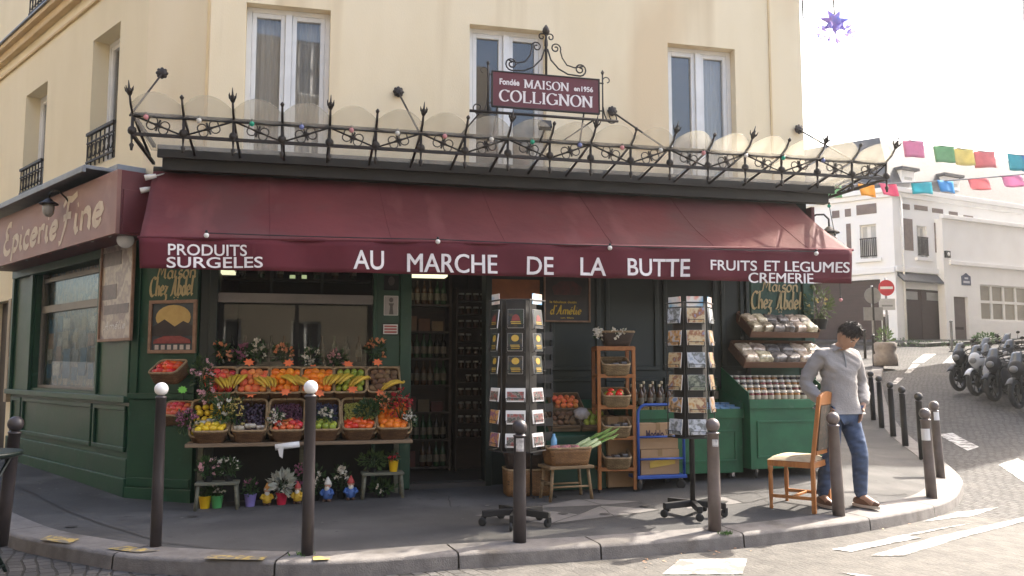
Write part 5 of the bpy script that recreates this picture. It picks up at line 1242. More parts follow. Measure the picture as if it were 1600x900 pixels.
for (px, nm), (what, kind, _) in zip(cpx, front):
    s = FR.hit(px, 680, st_o - .08)[0]
    t = basket(f'brown wicker basket of {what} on the stall bench, {nm}', FR.pt(s, st_o - .08, bz_ + .01), .325, .27, .155, FR.rz, tilt=R(20), group='baskets along the front of the stall bench', mat=m_wicker, flare=.27)
    lab = {'lemon': 'lemon in the front far left basket of the fruit stall', 'apple': 'red apple in the front basket above the paper roll', 'pear': 'green apple in the front row basket behind the left thin bollard', 'tomato': 'tomato in the front row basket below the green grapes', 'orange': 'clementine in the front far right basket of the stall'}.get(kind)
    if kind: fill(t, kind, .27, .19, .125, lab, f'{kind} fruit in the front row basket', rows=3, cols=4, pile=.05, sc=1.05)
    if kind in (None, 'lemon'):
        for k in range(3):
            mb = MB(); mb.box(-.055, .055, -.05, .05, 0, .05); p = at(t, (-.1 + .1 * k, .02 if kind is None else .06, .10 + (.02 * (k % 2)) + (.04 if kind else 0)))
            tag(obj('wrapped_tray', mb, m_bread, loc=p, rz=FR.rz + .2 * k, bev=.018), 'cellophane wrapped tray in the ' + nm + ' front basket', 'food tray', 'wrapped trays ' + nm)
mid_ = [('yellow lemons', 'lemon'), ('dark plums', 'plum'), ('purple berries', 'berry'), ('blue-black berries', 'blueb'), ('green grapes', 'grape'), ('clementines', 'orange')]
for (px, nm), (what, kind) in zip(cpx, mid_):
    s = FR.hit(px, 635, .30)[0]
    t = basket(f'tilted wicker crate of {what} in the middle tier, {nm}', FR.pt(s, .32, .825), .355, .42, .13, FR.rz, tilt=R(57), group='tilted crates in the middle tier of the stall', mat=m_wicker, flare=.05)
    if kind in ('lemon', 'orange'): fill(t, kind, .29, .34, .085, ('lemon' if kind == 'lemon' else 'clementine') + f' in the tilted middle tier crate, {nm}', kind + ' in the tilted middle crate', rows=5, cols=4, pile=.03, sc=1.1)
    else: heap({'plum': 'plum_heap', 'berry': 'berry_heap', 'blueb': 'berry_heap', 'grape': 'grape_heap'}[kind], {'plum': 'heap of small dark plums', 'berry': 'heap of purple red berries', 'blueb': 'heap of blue-black berries', 'grape': 'heap of green grapes'}[kind] + ' in a tilted middle crate', t, .29, .32, .09, {'plum': m_plum, 'berry': m_berry, 'blueb': m_blueb, 'grape': m_grape}[kind], r={'plum': .017, 'berry': .011, 'blueb': .010, 'grape': .012}[kind], n={'plum': 170, 'berry': 420, 'blueb': 460, 'grape': 380}[kind], pile=.04)
top_ = [('pale pink apples', 'apple'), ('peaches', 'peach'), ('oranges', 'orange'), ('oranges beside bananas', 'orange'), ('pears', 'pear'), ('brown potatoes', 'potato')]
TX = [(345, 'far left'), (398, 'second from left'), (446, 'third from left'), (496, 'fourth from left'), (545, 'fifth from left'), (597, 'far right')]
for (px, nm), (what, kind) in zip(TX, top_):
    s = FR.hit(px, 590, .14)[0]
    t = basket(f'tilted brown basket of {what} in the top tier, {nm}', FR.pt(s, .21, 1.185), .345, .32, .13, FR.rz, tilt=R(55), group='tilted baskets in the top tier of the stall', mat=m_wicker, flare=.06)
    fill(t, kind, .28, .25, .09, {'apple': 'pale apple', 'peach': 'yellow red peach', 'orange': 'orange', 'pear': 'green pear', 'potato': 'brown potato'}[kind] + f' in the top tier basket, {nm}', f'{kind} in top tier {nm}', rows=4, cols=4, pile=.06, sc=1.15)
for k, (px, py, rz, w1) in enumerate(((352, 600, .35, 'largest banana bunch at the left of the top tier'), (372, 596, -.3, 'banana bunch fanned below the peaches'), (414, 599, .5, 'small banana bunch below the third top basket'), (455, 596, .75, 'banana bunch between the two orange baskets'), (472, 600, .9, 'banana bunch just left of the fourth top basket'), (520, 596, -.5, 'banana bunch left of the fifth top basket'), (535, 594, -.65, 'banana bunch lying over the pears'), (562, 598, -.9, 'banana bunch below the potatoes'), (611, 604, -1.2, 'banana bunch at the right end of the top tier'))):
    s, z = FR.hit(px, py, .37); banana_bunch(FR.pt(s, .37, z + .0), FR.rz + rz, w1, n=5 if k % 2 == 0 else 4, tilt=R(18))
# star-shaped fluorescent price cards
m_fluo = MAT('fluorescent_orange_card', (.85,.20,.06), (.80,.16,.05), rough=.6); m_fluog = MAT('fluorescent_green_card', (.20,.62,.10), (.18,.56,.09), rough=.6)
def price(px, py, o, label, mat=m_fluo, sz=.045):
    s, z = FR.hit(px, py, o); p = FR.pt(s, o, z); X = Matrix.Translation(p) @ Matrix.Rotation(FR.rz, 4, 'Z') @ Matrix.Rotation(R(random.uniform(-12, 12)), 4, 'Y') @ Matrix.Rotation(R(-20), 4, 'X')
    mb = MB(X); pts = [(sz * (1.05 if k % 2 else .62) * 1.25 * math.cos(2 * math.pi * k / 14), 0, sz * (1.05 if k % 2 else .62) * .95 * math.sin(2 * math.pi * k / 14)) for k in range(14)]; mb.prism(pts, (0, .003, 0))
    t = thing('price_card', label, 'price tag', p); obj('card', mb, mat, t, world=True)
    mb = MB(X); mb.tube([(0, .006, -.04), (0, .03, -.13)], .003, 5); obj('stick', mb, m_black, t, world=True)
for px, py, o, lab in ((389, 566, .22, 'orange star price card above the peaches'), (451, 567, .22, 'orange star price card above the third top basket'), (490, 575, .22, 'orange star price card above the fourth top basket'), (544, 569, .22, 'orange star price card above the pears'), (590, 566, .24, 'orange star price card above the brown potatoes'), (340, 617, .40, 'orange star price card above the middle lemons'), (392, 615, .40, 'orange star price card above the dark plums'), (446, 612, .42, 'orange star price card above the purple berries'), (499, 614, .42, 'orange star price card above the blue-black berries'), (551, 608, .42, 'orange star price card above the green grapes'), (595, 614, .42, 'orange star price card above the middle clementines')): price(px, py, o, lab)
# the two baskets hung on the green corner panel
for nm, px, py, kind, lab in (('upper', 268, 590, 'tomato', 'tomato in the upper basket hung on the green corner panel'), ('lower', 281, 655, 'apple', 'red apple in the lower basket hung on the corner panel')):
    s, z = CH.hit(px, py, .22); t = basket(f'wicker basket of {"tomatoes" if kind == "tomato" else "red apples"} hung below the framed poster, {nm} one', CH.pt(s, .21, z), .33, .25, .13, CH.rz, tilt=R(33), mat=m_wicker, flare=.05)
    fill(t, kind, .26, .19, .09, lab, kind + ' in a hung corner basket', rows=3, cols=4, pile=.035, sc=1.22)
s, z = CH.hit(285, 609, .36); p = CH.pt(s, .36, z); X = Matrix.Translation(p) @ Matrix.Rotation(CH.rz, 4, 'Z'); mb = MB(X); mb.prism([(.06 * (1 if k % 2 else .7) * math.cos(2 * math.pi * k / 18), 0, .04 * (1 if k % 2 else .7) * math.sin(2 * math.pi * k / 18)) for k in range(18)], (0, .003, 0)); t = thing('price_card', 'bright green star price card on the lower hung apple basket', 'price tag', p); obj('card', mb, m_fluog, t, world=True); mb = MB(X); mb.tube([(0, .006, -.03), (0, .03, -.11)], .003, 5); obj('stick', mb, m_black, t, world=True)
# potted and bunched plants on and under the stall
def plant(name, label, p, r, n, leafmat=m_leaf, flow=None, nf=16, pot=None, ph=.10, pr=.06, size=.05, cat='plant', sz=1.0, blob_r=.012):
    t = thing(name, label, cat, p); p = Vector(p)
    if pot:
        mb = MB(); mb.lathe([(pr * .72, 0), (pr * .74, .004), (pr, ph * .97), (pr * 1.06, ph), (pr * 1.06, ph * 1.03), (pr * .94, ph * 1.03), (pr * .9, ph * .8)], 16, p, cap=False); mb.lathe([(pr * .72, .001), (.001, .001)], 16, p, cap=False); obj('pot', mb, pot, t, world=True)
        mb = MB(); mb.lathe([(pr * .92, ph * .86), (.001, ph * .9)], 12, p, cap=False); obj('soil', mb, m_soil, t, world=True)
    c = p + Vector((0, 0, (ph if pot else 0) + r[2] * .85))
    mb = MB()
    for k in range(7):
        q = c + Vector((random.uniform(-1, 1) * r[0] * .7, random.uniform(-1, 1) * r[1] * .7, random.uniform(-.2, .6) * r[2])); mb.tube([p + Vector((0, 0, ph * .8 if pot else 0)), (p + q) / 2 + Vector((0, 0, .03)), q], .004, 4)
    obj('stem', mb, m_leaf, t, world=True)
    mb = MB(); mb.leaves(c, r, n, size); obj('foliage', mb, leafmat, t, world=True)
    if flow:
        mb = MB()
        for k in range(nf):
            d = Vector((random.gauss(0, 1), random.gauss(0, 1) - .8, random.gauss(0, .8) + .5)).normalized(); q = c + Vector((d.x * r[0], d.y * r[1], d.z * r[2])) * random.uniform(.75, 1.08)
            for j in range(6): mb.leaf(q + Vector((random.uniform(-1, 1), random.uniform(-1, 1), random.uniform(-1, 1))) * blob_r, d + Vector((random.gauss(0, .8), random.gauss(0, .8), random.gauss(0, .8))), blob_r * 2.2, .9)
        obj('blossom', mb, flow, t, world=True)
    return t
def fp(px, py, o): s, z = FR.hit(px, py, o); return FR.pt(s, o, z)
def cp_(px, py, o): s, z = CH.hit(px, py, o); return CH.pt(s, o, z)
plant('geranium', 'geranium with pale pink heads between the hung baskets and the stall', cp_(314, 607, .40), (.10, .09, .17), 240, flow=m_pinkfl, nf=9, blob_r=.016, size=.05)
plant('flowering_plant', 'dark leaved plant with tiny pink flowers beside the hung apples', fp(291, 676, .50), (.12, .08, .12), 220, flow=m_magfl, nf=26, size=.035)
plant('geranium', 'leafy plant with a white flower head over the middle lemons', fp(348, 658, .50), (.09, .07, .14), 200, leafmat=m_leaf_lt, flow=m_whfl, nf=5, blob_r=.018)
plant('flower_bunch', 'bunch of cream and white flowers beside the dark plums', fp(368, 665, .50), (.09, .07, .16), 120, flow=m_yelfl, nf=34, blob_r=.009, size=.035)
for px, py, fl, lab in ((345, 564, m_orfl, 'orange and white flowers at the top left of the stall'), (378, 566, m_magfl, 'dark pink flowers behind the peaches'), (402, 562, m_whfl, 'white flowers at the back above the second top basket'), (441, 565, m_orfl, 'orange roses behind the third top basket'), (487, 572, m_whfl, 'white and pink flowers behind the fourth top basket'), (527, 574, m_pinkfl, 'pale pink flowers behind the pears'), (587, 559, m_orfl, 'orange and white flowers behind the brown potatoes')):
    plant('flower_bunch', lab, fp(px, py, .05), (.10, .06, .10), 110, flow=fl, nf=9, blob_r=.017, size=.045)
for px_, py_, fl_, lb_ in ((432, 668, m_whfl, 'white flower tuft between the purple berries and red apples'), (600, 640, m_orfl, 'orange flowers among the middle clementines'), (640, 668, m_whfl, 'pale flowers in cellophane at the right bench end'), (322, 628, m_pinkfl, 'pink flowers left of the middle lemons')): plant('flower_bunch', lb_, fp(px_, py_, .50), (.07, .06, .09), 90, flow=fl_, nf=10, blob_r=.014, size=.045)
plant('leafy_bunch', 'bunch of green leaves lying over the green grapes', fp(575, 652, .48), (.12, .07, .09), 170, size=.055, leafmat=m_leaf)
plant('flower_bunch', 'bunch of dark red dried flowers at the right end of the stall', fp(625, 655, .46), (.11, .09, .16), 120, flow=m_redfl, nf=46, blob_r=.011, size=.035)
plant('flower_bunch', 'small white and yellow flowers in front of the green apples', fp(508, 655, .52), (.08, .05, .05), 60, flow=m_whfl, nf=8, blob_r=.016)
# white paper roll hung on the bench edge
a_, b_ = fp(430, 699, st_o + .16), fp(468, 694, st_o + .16); t = thing('paper_roll', 'white roll of paper bags hanging at the front edge of the stall', 'paper roll', a_)
mb = MB(); mb.tube([a_, b_], .030, 14); obj('roll', mb, m_paper, t, world=True); mb = MB(); q = a_.lerp(b_, .25); mb.face([q + Vector((-.03, -.03, 0)), q + Vector((.03, -.03, 0)), q + Vector((.02, -.02, -.11)), q + Vector((-.01, -.02, -.09))]); obj('loose_sheet', mb, m_paper, t, world=True, solid=.002)
mb = MB(); mb.tube([a_ + Vector((0, .0, 0)), FR.pt(FR.hit(430, 699, st_o)[0], st_o - .02, ztop - .03)], .005, 5); mb.tube([b_, FR.pt(FR.hit(468, 694, st_o)[0], st_o - .02, ztop - .03)], .005, 5); obj('hook', mb, m_iron, t, world=True)
# low plant benches under the stall with their pots
def low_bench(label, px0, px1, py_top, o, lab2):
    s0, zt1 = FR.hit(px0, py_top, o); s1 = FR.hit(px1, py_top, o)[0]; g = H(*FR.pt((s0 + s1) / 2, o, 0).xy)
    t = thing('low_bench', label, 'bench', FR.pt((s0 + s1) / 2, o - .1, g), FR.rz); zt1 = g + .26
    mb = MB(FR.M); mb.box(s0, s1, -o - .0, -o + .22, zt1 - .025, zt1); obj('bench_top', mb, m_greywood, t, world=True, bev=.004)
    for s in (s0 + .03, s1 - .03):
        for oo in (o - .03, o - .19): mb = MB(FR.M); mb.tube([(s + (.02 if s > (s0 + s1) / 2 else -.02), -oo, g), (s, -oo, zt1 - .025)], .018, 6); obj('leg', mb, m_greywood, t, world=True)
    return s0, s1, zt1, g
s0, s1, zt1, g = low_bench('weathered low bench with flowers at the left foot of the stall', 304, 373, 752, .60, '')
plant('potted_plant', 'pale pink cyclamen spread on top of the left low bench', FR.pt((s0 + s1) / 2 - .09, .50, zt1), (.10, .08, .09), 150, flow=m_pinkfl, nf=12, blob_r=.013, pot=m_dark, ph=.06, pr=.05)
plant('potted_plant', 'white and pink flowers on the right side of the left low bench', FR.pt((s0 + s1) / 2 + .10, .50, zt1), (.09, .08, .09), 140, flow=m_whfl, nf=8, blob_r=.013, pot=m_dark, ph=.06, pr=.05)
m_pots = {'yellow': MAT('yellow_pot_glaze', (.72,.44,.01), (.66,.40,.01), rough=.35), 'green': MAT('green_pot_glaze', (.09,.36,.12), (.08,.32,.10), rough=.35), 'lilac': MAT('lilac_pot_glaze', (.26,.21,.50), (.22,.18,.45), rough=.35), 'red': MAT('crimson_pot_glaze', (.52,.02,.06), (.46,.02,.05), rough=.35)}
def gp_(px, py, o=.42):
    p = FR.pt(FR.hit(px, py, o)[0], o, 0); p.z = H(p.x, p.y); return p
for px, py, c, lab, fl, r_ in ((320, 790, 'yellow', 'bright yellow pot under the left low bench', None, .05), (339, 790, 'green', 'green pot with a white flower under the left low bench', m_whfl, .06), (391, 785, 'lilac', 'lilac pot with dark leaves beside the left low bench', m_magfl, .07), (440, 780, 'red', 'crimson pot with a white-leaved plant between two garden gnomes', None, .095)):
    plant('potted_plant', lab, gp_(px, py - 2), (r_, r_ * .9, r_ * 1.1), 90 if c != 'red' else 130, flow=fl, nf=5, pot=m_pots[c], ph=.115, pr=.058, size=.045 if c != 'red' else .09, leafmat=m_leaf if c != 'red' else MAT('white_variegated_leaf', (.55,.52,.46), (.30,.33,.24), scale=12, rough=.6))
for px, py, lab, fl in ((492, 778, 'white flowering plant in a dark pot behind the thin tall bollard', m_whfl), (533, 772, 'tall white flowers in a dark pot between the two blue gnomes', m_whfl), (468, 768, 'pink flowering plant in shade left of the thin tall bollard', m_magfl)):
    plant('potted_plant', lab, gp_(px, py, .30), (.09, .08, .14), 120, flow=fl, nf=8, blob_r=.017, pot=m_dark, ph=.08, pr=.05)
s0, s1, zt1, g = low_bench('weathered low bench at the right foot of the stall, yellow pot on it', 566, 632, 728, .50, '')
plant('potted_plant', 'leafy plant on the left half of the right low bench', FR.pt((s0 + s1) / 2 - .10, .40, zt1), (.14, .08, .08), 180, leafmat=m_leaf_lt, pot=m_dark, ph=.05, pr=.05)
plant('potted_plant', 'yellow pot with a red flower on the right low bench', FR.pt((s0 + s1) / 2 + .11, .40, zt1), (.05, .05, .04), 40, flow=m_redfl, nf=3, blob_r=.016, pot=m_pots['yellow'], ph=.11, pr=.052)
plant('potted_plant', 'dark leafy plant with one pale flower under the right low bench', FR.pt((s0 + s1) / 2, .38, g), (.14, .08, .06), 190, flow=m_whfl, nf=2, blob_r=.014, pot=m_dark, ph=.05, pr=.05)
# garden gnomes
m_gskin = MAT('painted_gnome_skin', (.52,.26,.16), rough=.5); m_gbeard = MAT('white_gnome_beard', (.68,.64,.56), rough=.6)
gcol = {'yellow': MAT('yellow_gnome_coat', (.62,.38,.03), rough=.5), 'blue': MAT('blue_gnome_coat', (.05,.12,.34), rough=.5), 'red': MAT('red_gnome_hat', (.45,.05,.04), rough=.5), 'brown': MAT('brown_gnome_boot', (.10,.05,.03), rough=.6), 'orange': MAT('orange_gnome_hat', (.60,.25,.04), rough=.5), 'white': m_gbeard}
def gnome(px, py, coat, hat, label, rz=0, h=.215):
    p = gp_(px, py); t = thing('garden_gnome', label, 'gnome', p, rz); k = h / .24; X = Matrix.Translation(p) @ Matrix.Rotation(rz, 4, 'Z') @ Matrix.Scale(k, 4)
    mb = MB(X); mb.lathe([(.020, .02), (.045, .03), (.050, .06), (.046, .09), (.036, .125), (.018, .14)], 14); obj('body', mb, gcol[coat], t, world=True)
    mb = MB(X)
    for s in (-1, 1): mb.tube([(s * .040, -.005, .118), (s * .062, -.02, .085), (s * .035, -.052, .075)], [.016, .017, .013], 8)
    obj('arm', mb, gcol[coat], t, world=True)
    mb = MB(X)
    for s in (-1, 1): mb.ball((s * .024, -.014, .016), (.019, .032, .018), 10, 7)
    obj('boot', mb, gcol['brown'], t, world=True)
    mb = MB(X); mb.ball((0, -.004, .158), (.032, .031, .032), 12, 9); mb.ball((0, -.037, .156), .009, 8, 6); obj('head', mb, m_gskin, t, world=True)
    mb = MB(X); mb.ball((0, -.022, .127), (.027, .020, .034), 10, 8, f=lambda q: Vector((q.x * (1 - .5 * max(0, -q.z / .034)), q.y, q.z))); mb.ball((0, .008, .160), (.036, .028, .028), 10, 8); obj('beard', mb, m_gbeard, t, world=True)
    mb = MB(X); mb.lathe([(.037, .168), (.038, .176), (.030, .195), (.016, .222), (.003, .245)], 14); obj('hat', mb, gcol[hat], t, world=True)
gnome(417, 783, 'yellow', 'orange', 'garden gnome in a yellow coat left of the crimson pot', .3); gnome(465, 778, 'yellow', 'red', 'garden gnome in yellow right of the crimson pot', -.1)
gnome(512, 774, 'blue', 'white', 'garden gnome in blue leaning beside the white flowers', -.2, .24); gnome(548, 770, 'blue', 'red', 'garden gnome in blue and red furthest right under the stall', .2, .24)
def og(px, py, o):
    p = FR.pt(FR.hit(px, py, o)[0], o, 0); p.z = H(p.x, p.y); return p
# ================================================================ POSTCARD RACKS
def caster(mb, mw, c, r=.03):
    X = Matrix.Translation(c) @ Matrix.Rotation(random.uniform(0, 3), 4, 'Z')
    mw.X = X; mw.lathe([(r * .5, -.012), (r * .95, -.012), (r, -.006), (r, .006), (r * .95, .012), (r * .5, .012)], 14, (0, .012, 0), Matrix.Rotation(R(90), 4, 'X'))
    mb.X = X; mb.box(-.016, .016, -.018, .004, r * .2, r + .012); mb.tube([(0, -.0, r), (0, 0, r + .035)], .009, 6)
def rack(label, base, top, bot, rad, rz, arm, card_rows, cardset, prefix):
    t = thing('postcard_rack', label, 'card rack', base, rz); X = Matrix.Translation(base) @ Matrix.Rotation(rz, 4, 'Z')
    mb = MB(X); mb.tube([(0, 0, .09), (0, 0, top - base.z)], .024, 12); obj('pole', mb, m_rackmetal, t, world=True)
    for k in range(5):
        a = R(72 * k + 20); e = Vector((math.cos(a), math.sin(a), 0)); mb = MB(X); n_ = Vector((-e.y, e.x, 0)) * .024
        mb.prism([e * .03 - n_ + Vector((0, 0, .085)), e * .03 + n_ + Vector((0, 0, .085)), e * .03 + n_ + Vector((0, 0, .14)), e * .03 - n_ + Vector((0, 0, .14))], e * (arm - .03) + Vector((0, 0, -.012))); leg = obj('leg', mb, m_rackmetal, t, world=True, bev=.005)
        mb, mw = MB(), MB(); caster(mb, mw, X @ (e * (arm - .01) + Vector((0, 0, .036))), .036); obj('caster', mw, m_rubber, leg, world=True); obj('caster_fork', mb, m_black, leg, world=True)
    zb, zt = bot - base.z, top - base.z; nrow = len(card_rows)
    core = MB(X); core.lathe([(rad * .78, zb), (rad * .78, zt)], 6, ax=Matrix.Rotation(R(30), 3, 'Z')); core.s = [False] * len(core.s); obj('core_panel', core, m_rackmetal, t, world=True)
    mb = MB(X)
    for z in (zb, zt - .005): 
        pts = [(rad * 1.12 * math.cos(R(60 * k + 30)), rad * 1.12 * math.sin(R(60 * k + 30)), z) for k in range(7)]; mb.tube(pts, .007, 5, cap=False)
    for k in range(6): a = R(60 * k + 30); mb.tube([(rad * 1.1 * math.cos(a), rad * 1.1 * math.sin(a), zb), (rad * 1.1 * math.cos(a), rad * 1.1 * math.sin(a), zt)], .005, 5)
    obj('cage', mb, m_rackmetal, t, world=True)
    FACE = {3: 'left', 4: 'middle', 5: 'right'}
    for k in range(6):
        a = R(60 * k); e = Vector((math.cos(a), math.sin(a), 0)); u = Vector((-e.y, e.x, 0)); mb = MB(X); pw = rad * .86
        for (v, cw, ch, m_idx) in card_rows:
            z = lerp(zt, zb, v); o_ = rad * .93
            mb = MB(X)
            for q in (-1, 1): mb.tube([e * o_ + u * q * pw * .42 + Vector((0, 0, z - ch / 2 - .01)), e * (o_ + .03) + u * q * pw * .42 + Vector((0, 0, z - ch / 2 - .005)), e * (o_ + .035) + u * q * pw * .42 + Vector((0, 0, z - ch / 2 + .03))], .0035, 4)
            mb.tube([e * (o_ + .035) - u * pw * .42 + Vector((0, 0, z - ch / 2 + .03)), e * (o_ + .035) + u * pw * .42 + Vector((0, 0, z - ch / 2 + .03))], .0035, 4)
            if k in (2, 3, 4, 5, 0): obj('wire_pocket', mb, m_rackmetal, t, world=True)
    return t, X, zb, zt
ROWN = ['top', 'second', 'third', 'fourth', 'fifth', 'sixth', 'lowest']
def cards(t, X, zb, zt, rad, rows, faces, matfn, prefix, shapefn=None):
    for ri, (v, cw, ch, mi) in enumerate(rows):
        for k in faces:
            a = R(60 * k + random.uniform(-1, 1)); e = Vector((math.cos(a), math.sin(a), 0)); u = Vector((-e.y, e.x, 0)); z = lerp(zt, zb, v)
            c = X @ (e * (rad * .93 + .012) + Vector((0, 0, z)))
            rzc = math.atan2((X.to_3x3() @ u).y, (X.to_3x3() @ u).x)
            o = thing('postcard', matfn(ri, k)[1], 'postcard', c, group=matfn(ri, k)[2], rot=(Matrix.Rotation(rzc, 3, 'Z') @ Matrix.Rotation(R(-7), 3, 'X')).to_euler())
            mb = MB(); mb.box(-cw / 2, cw / 2, -.004, .004, -ch / 2, ch / 2); obj('card_stock', mb, m_paper, o)
            mb = MB(); b_ = .0015 if matfn(ri, k)[3] else .012; mb.box(-cw / 2 + b_, cw / 2 - b_, -.0062, -.0041, -ch / 2 + b_, ch / 2 - b_ - (.018 if not matfn(ri, k)[3] else 0)); obj('picture', mb, matfn(ri, k)[0], o)
            if shapefn: shapefn(ri, o, cw, ch)
base1 = G(808, 820); top1 = P(800, 470, base1.y)[2]; bot1 = P(800, 703, base1.y)[2]
rows1 = [(.13, .135, .16, 0), (.285, .125, .15, 1), (.435, .125, .15, 2), (.63, .165, .115, 3), (.775, .165, .115, 4), (.925, .165, .115, 5)]
RZ1 = R(26)
r1, X1, zb1, zt1_ = rack('tall black postcard rack on a star base behind the middle bollard', base1, top1, bot1, .215, RZ1, .30, rows1, None, '')
m_c_dark = card_mat('dark_film_card_print', [(.012,.02,.016),(.02,.035,.025),(.015,.02,.03),(.06,.05,.03)], 14)
m_c_shop = card_mat('red_shop_card_print', [(.10,.09,.08),(.30,.06,.055),(.22,.20,.19),(.05,.06,.045),(.40,.32,.28)], 26)
m_c_col = card_mat('bright_mixed_card_print', [(.45,.24,.05),(.18,.06,.18),(.55,.34,.10),(.40,.08,.04)], 22)
FW = {3: 'left', 4: 'front', 5: 'right', 2: 'far left', 0: 'far right', 1: 'rear'}
def mf1(ri, k):
    # the faces seen from the street are those turned to -y
    if ri < 3: return (m_c_dark, f'dark film card in the {ROWN[ri]} row, {FW[k]} face of the tall rack', None, True)
    if k == 3 and ri > 3: return (m_c_col, f'bright mixed card in the {ROWN[ri]} row, left face of the tall rack', None, True)
    return (m_c_shop, f'white bordered shop-front card in the {ROWN[ri]} row, {FW[k]} face of the tall rack', None, False)
m_goldp = MAT('gold_card_print', (.55,.36,.06), (.45,.28,.04), scale=20, rough=.35)
def sh1(ri, o, cw, ch):
    if ri >= 3: return
    mb = MB()
    if ri == 0:
        mb.prism([(cw * x, -.0064, ch * z) for x, z in ((-.28, -.12), (.28, -.12), (.2, .12), (.06, .22), (-.06, .22), (-.2, .12))], (0, -.001, 0)); obj('picture_shape', mb, m_rose, o); mb = MB()
    else: mb.prism([(cw * .26 * math.cos(t), -.0064, ch * .22 + ch * .19 * math.sin(t)) for t in [2 * math.pi * q / 14 for q in range(14)]][::-1], (0, -.001, 0))
    for q in range(3 if ri else 2): mb.box(-cw * (.32 - .03 * q), cw * (.30 + .03 * (q % 2)), -.0074, -.0064, ch * (-.20 - .09 * q), ch * (-.155 - .09 * q))
    obj('picture_shape', mb, m_goldp, o)
cards(r1, X1, zb1, zt1_, .215, rows1, (3, 4, 5), mf1, '', sh1)
m_hd = card_mat('header_card_print', [(.05,.32,.55),(.65,.62,.58),(.62,.20,.12)], 7)
def header(X, zt, rad, k, lab, group):
    a = R(60 * k); e = Vector((math.cos(a), math.sin(a), 0)); u = Vector((-e.y, e.x, 0)); c = X @ (e * rad * .95 + Vector((0, 0, zt + .0))); uu = X.to_3x3() @ u
    mb = MB(); mb.box(-.075, .075, -.003, .003, -.04, .05); o = tag(obj('header_card', mb, m_hd, loc=c, rz=math.atan2(uu.y, uu.x)), lab, 'card', group)
for k in (3, 5): header(X1, zt1_, .215, k, f'blue and white header card on top of the tall rack, {FW[k]} face', None)
base2 = G(1083, 806); top2 = P(1083, 474, base2.y)[2]; bot2 = P(1083, 682, base2.y)[2]
rows2 = [(.10, .16, .135, 0), (.265, .16, .135, 1), (.43, .16, .135, 2), (.595, .16, .135, 3), (.76, .16, .135, 4), (.92, .16, .135, 5)]
RZ2 = R(34)
r2, X2, zb2, zt2_ = rack('black postcard rack of sights on a pole behind the sunlit bollard', base2, top2, bot2, .195, RZ2, .29, rows2, None, '')
mc2 = [card_mat('monument_card_print', [(.16,.24,.40),(.42,.40,.40),(.45,.24,.08),(.12,.08,.05),(.5,.44,.34)], 16, 1), card_mat('golden_monument_card_print', [(.45,.22,.06),(.5,.40,.24),(.25,.10,.04),(.20,.26,.42)], 15, 2), card_mat('grey_sky_card_print', [(.26,.30,.36),(.5,.52,.55),(.14,.15,.14),(.36,.38,.42)], 15, 3), card_mat('green_park_card_print', [(.10,.13,.07),(.24,.25,.18),(.05,.06,.04),(.38,.38,.36)], 15, 4)]
w2 = ['monument', 'golden', 'grey sky', 'park']
def mf2(ri, k):
    q = (1, 1, 2, 3, 1, 2)[ri] if k == 4 else (2, 0, 1, 1, 0, 2)[ri]
    return (mc2[q], f'{w2[q]} view card in the {ROWN[ri]} row, {FW[k]} face of the pole rack', None, True)
cards(r2, X2, zb2, zt2_, .195, rows2, (3, 4, 5), mf2, '')
for k in (3, 4, 5): header(X2, zt2_, .195, k, f'header card on top of the pole rack, {FW[k]} face', None)
# third rack standing behind the tall one, dark and half hidden
b3 = og(846, 742, .80); t = thing('brochure_rack', 'dark wire brochure rack half hidden right behind the tall postcard rack', 'rack', b3, FR.rz); X = Matrix.Translation(b3) @ Matrix.Rotation(FR.rz, 4, 'Z')
mb = MB(X)
for x in (-.11, .11): mb.tube([(x, 0, 0), (x, 0, 1.75)], .010, 6); mb.tube([(x, -.14, .012), (x, .14, .012)], .012, 6)
obj('frame', mb, m_rackmetal, t, world=True)
m_smoke = MAT('smoky_plastic_pocket', (.045,.043,.042), (.025,.024,.023), scale=9, rough=.2)
for k in range(9):
    mb = MB(X); z = .42 + .145 * k; mb.box(-.105, .105, -.07, -.06, z, z + .085); mb.box(-.105, .105, -.06, -.01, z, z + .012); mb.box(-.105, -.095, -.06, -.01, z + .012, z + .085); mb.box(.095, .105, -.06, -.01, z + .012, z + .085); obj('pocket', mb, m_smoke, t, world=True)
# ================================================================ PINE SHELF WITH BASKETS
sl0 = og(937, 750, .78); sl1 = og(986, 750, .70); sd_ = (sl1 - sl0); sd_.z = 0; wS = .37; uS = Vector((math.cos(R(4)), math.sin(R(4)), 0)); rzS = R(4)
bs = Vector((sl0.x, sl0.y, H(sl0.x, sl0.y))); hS = P(937, 541, sl0.y)[2] - bs.z; dS = .33
t = thing('shelf_stand', 'narrow open pine shelf stand holding wicker baskets', 'shelf', bs, rzS); X = Matrix.Translation(bs) @ Matrix.Rotation(rzS, 4, 'Z')
for x in (0, wS):
    for y in (0, dS): mb = MB(X); mb.box(x - .018, x + .018, y - .018, y + .018, .03, hS - .036); obj('leg', mb, m_pine, t, world=True, bev=.003); 
mw = MB(X)
for x in (0, wS): mw.ball((x, 0, .018), .018, 10, 8)
obj('foot_wheel', mw, m_rubber, t, world=True)
levels = [hS - .018, hS * .755, hS * .50, hS * .255]; lv = [hS * .765 - .0, hS * .52, hS * .275]
zsh = [hS * q for q in (.985, .795, .58, .37, .158)]
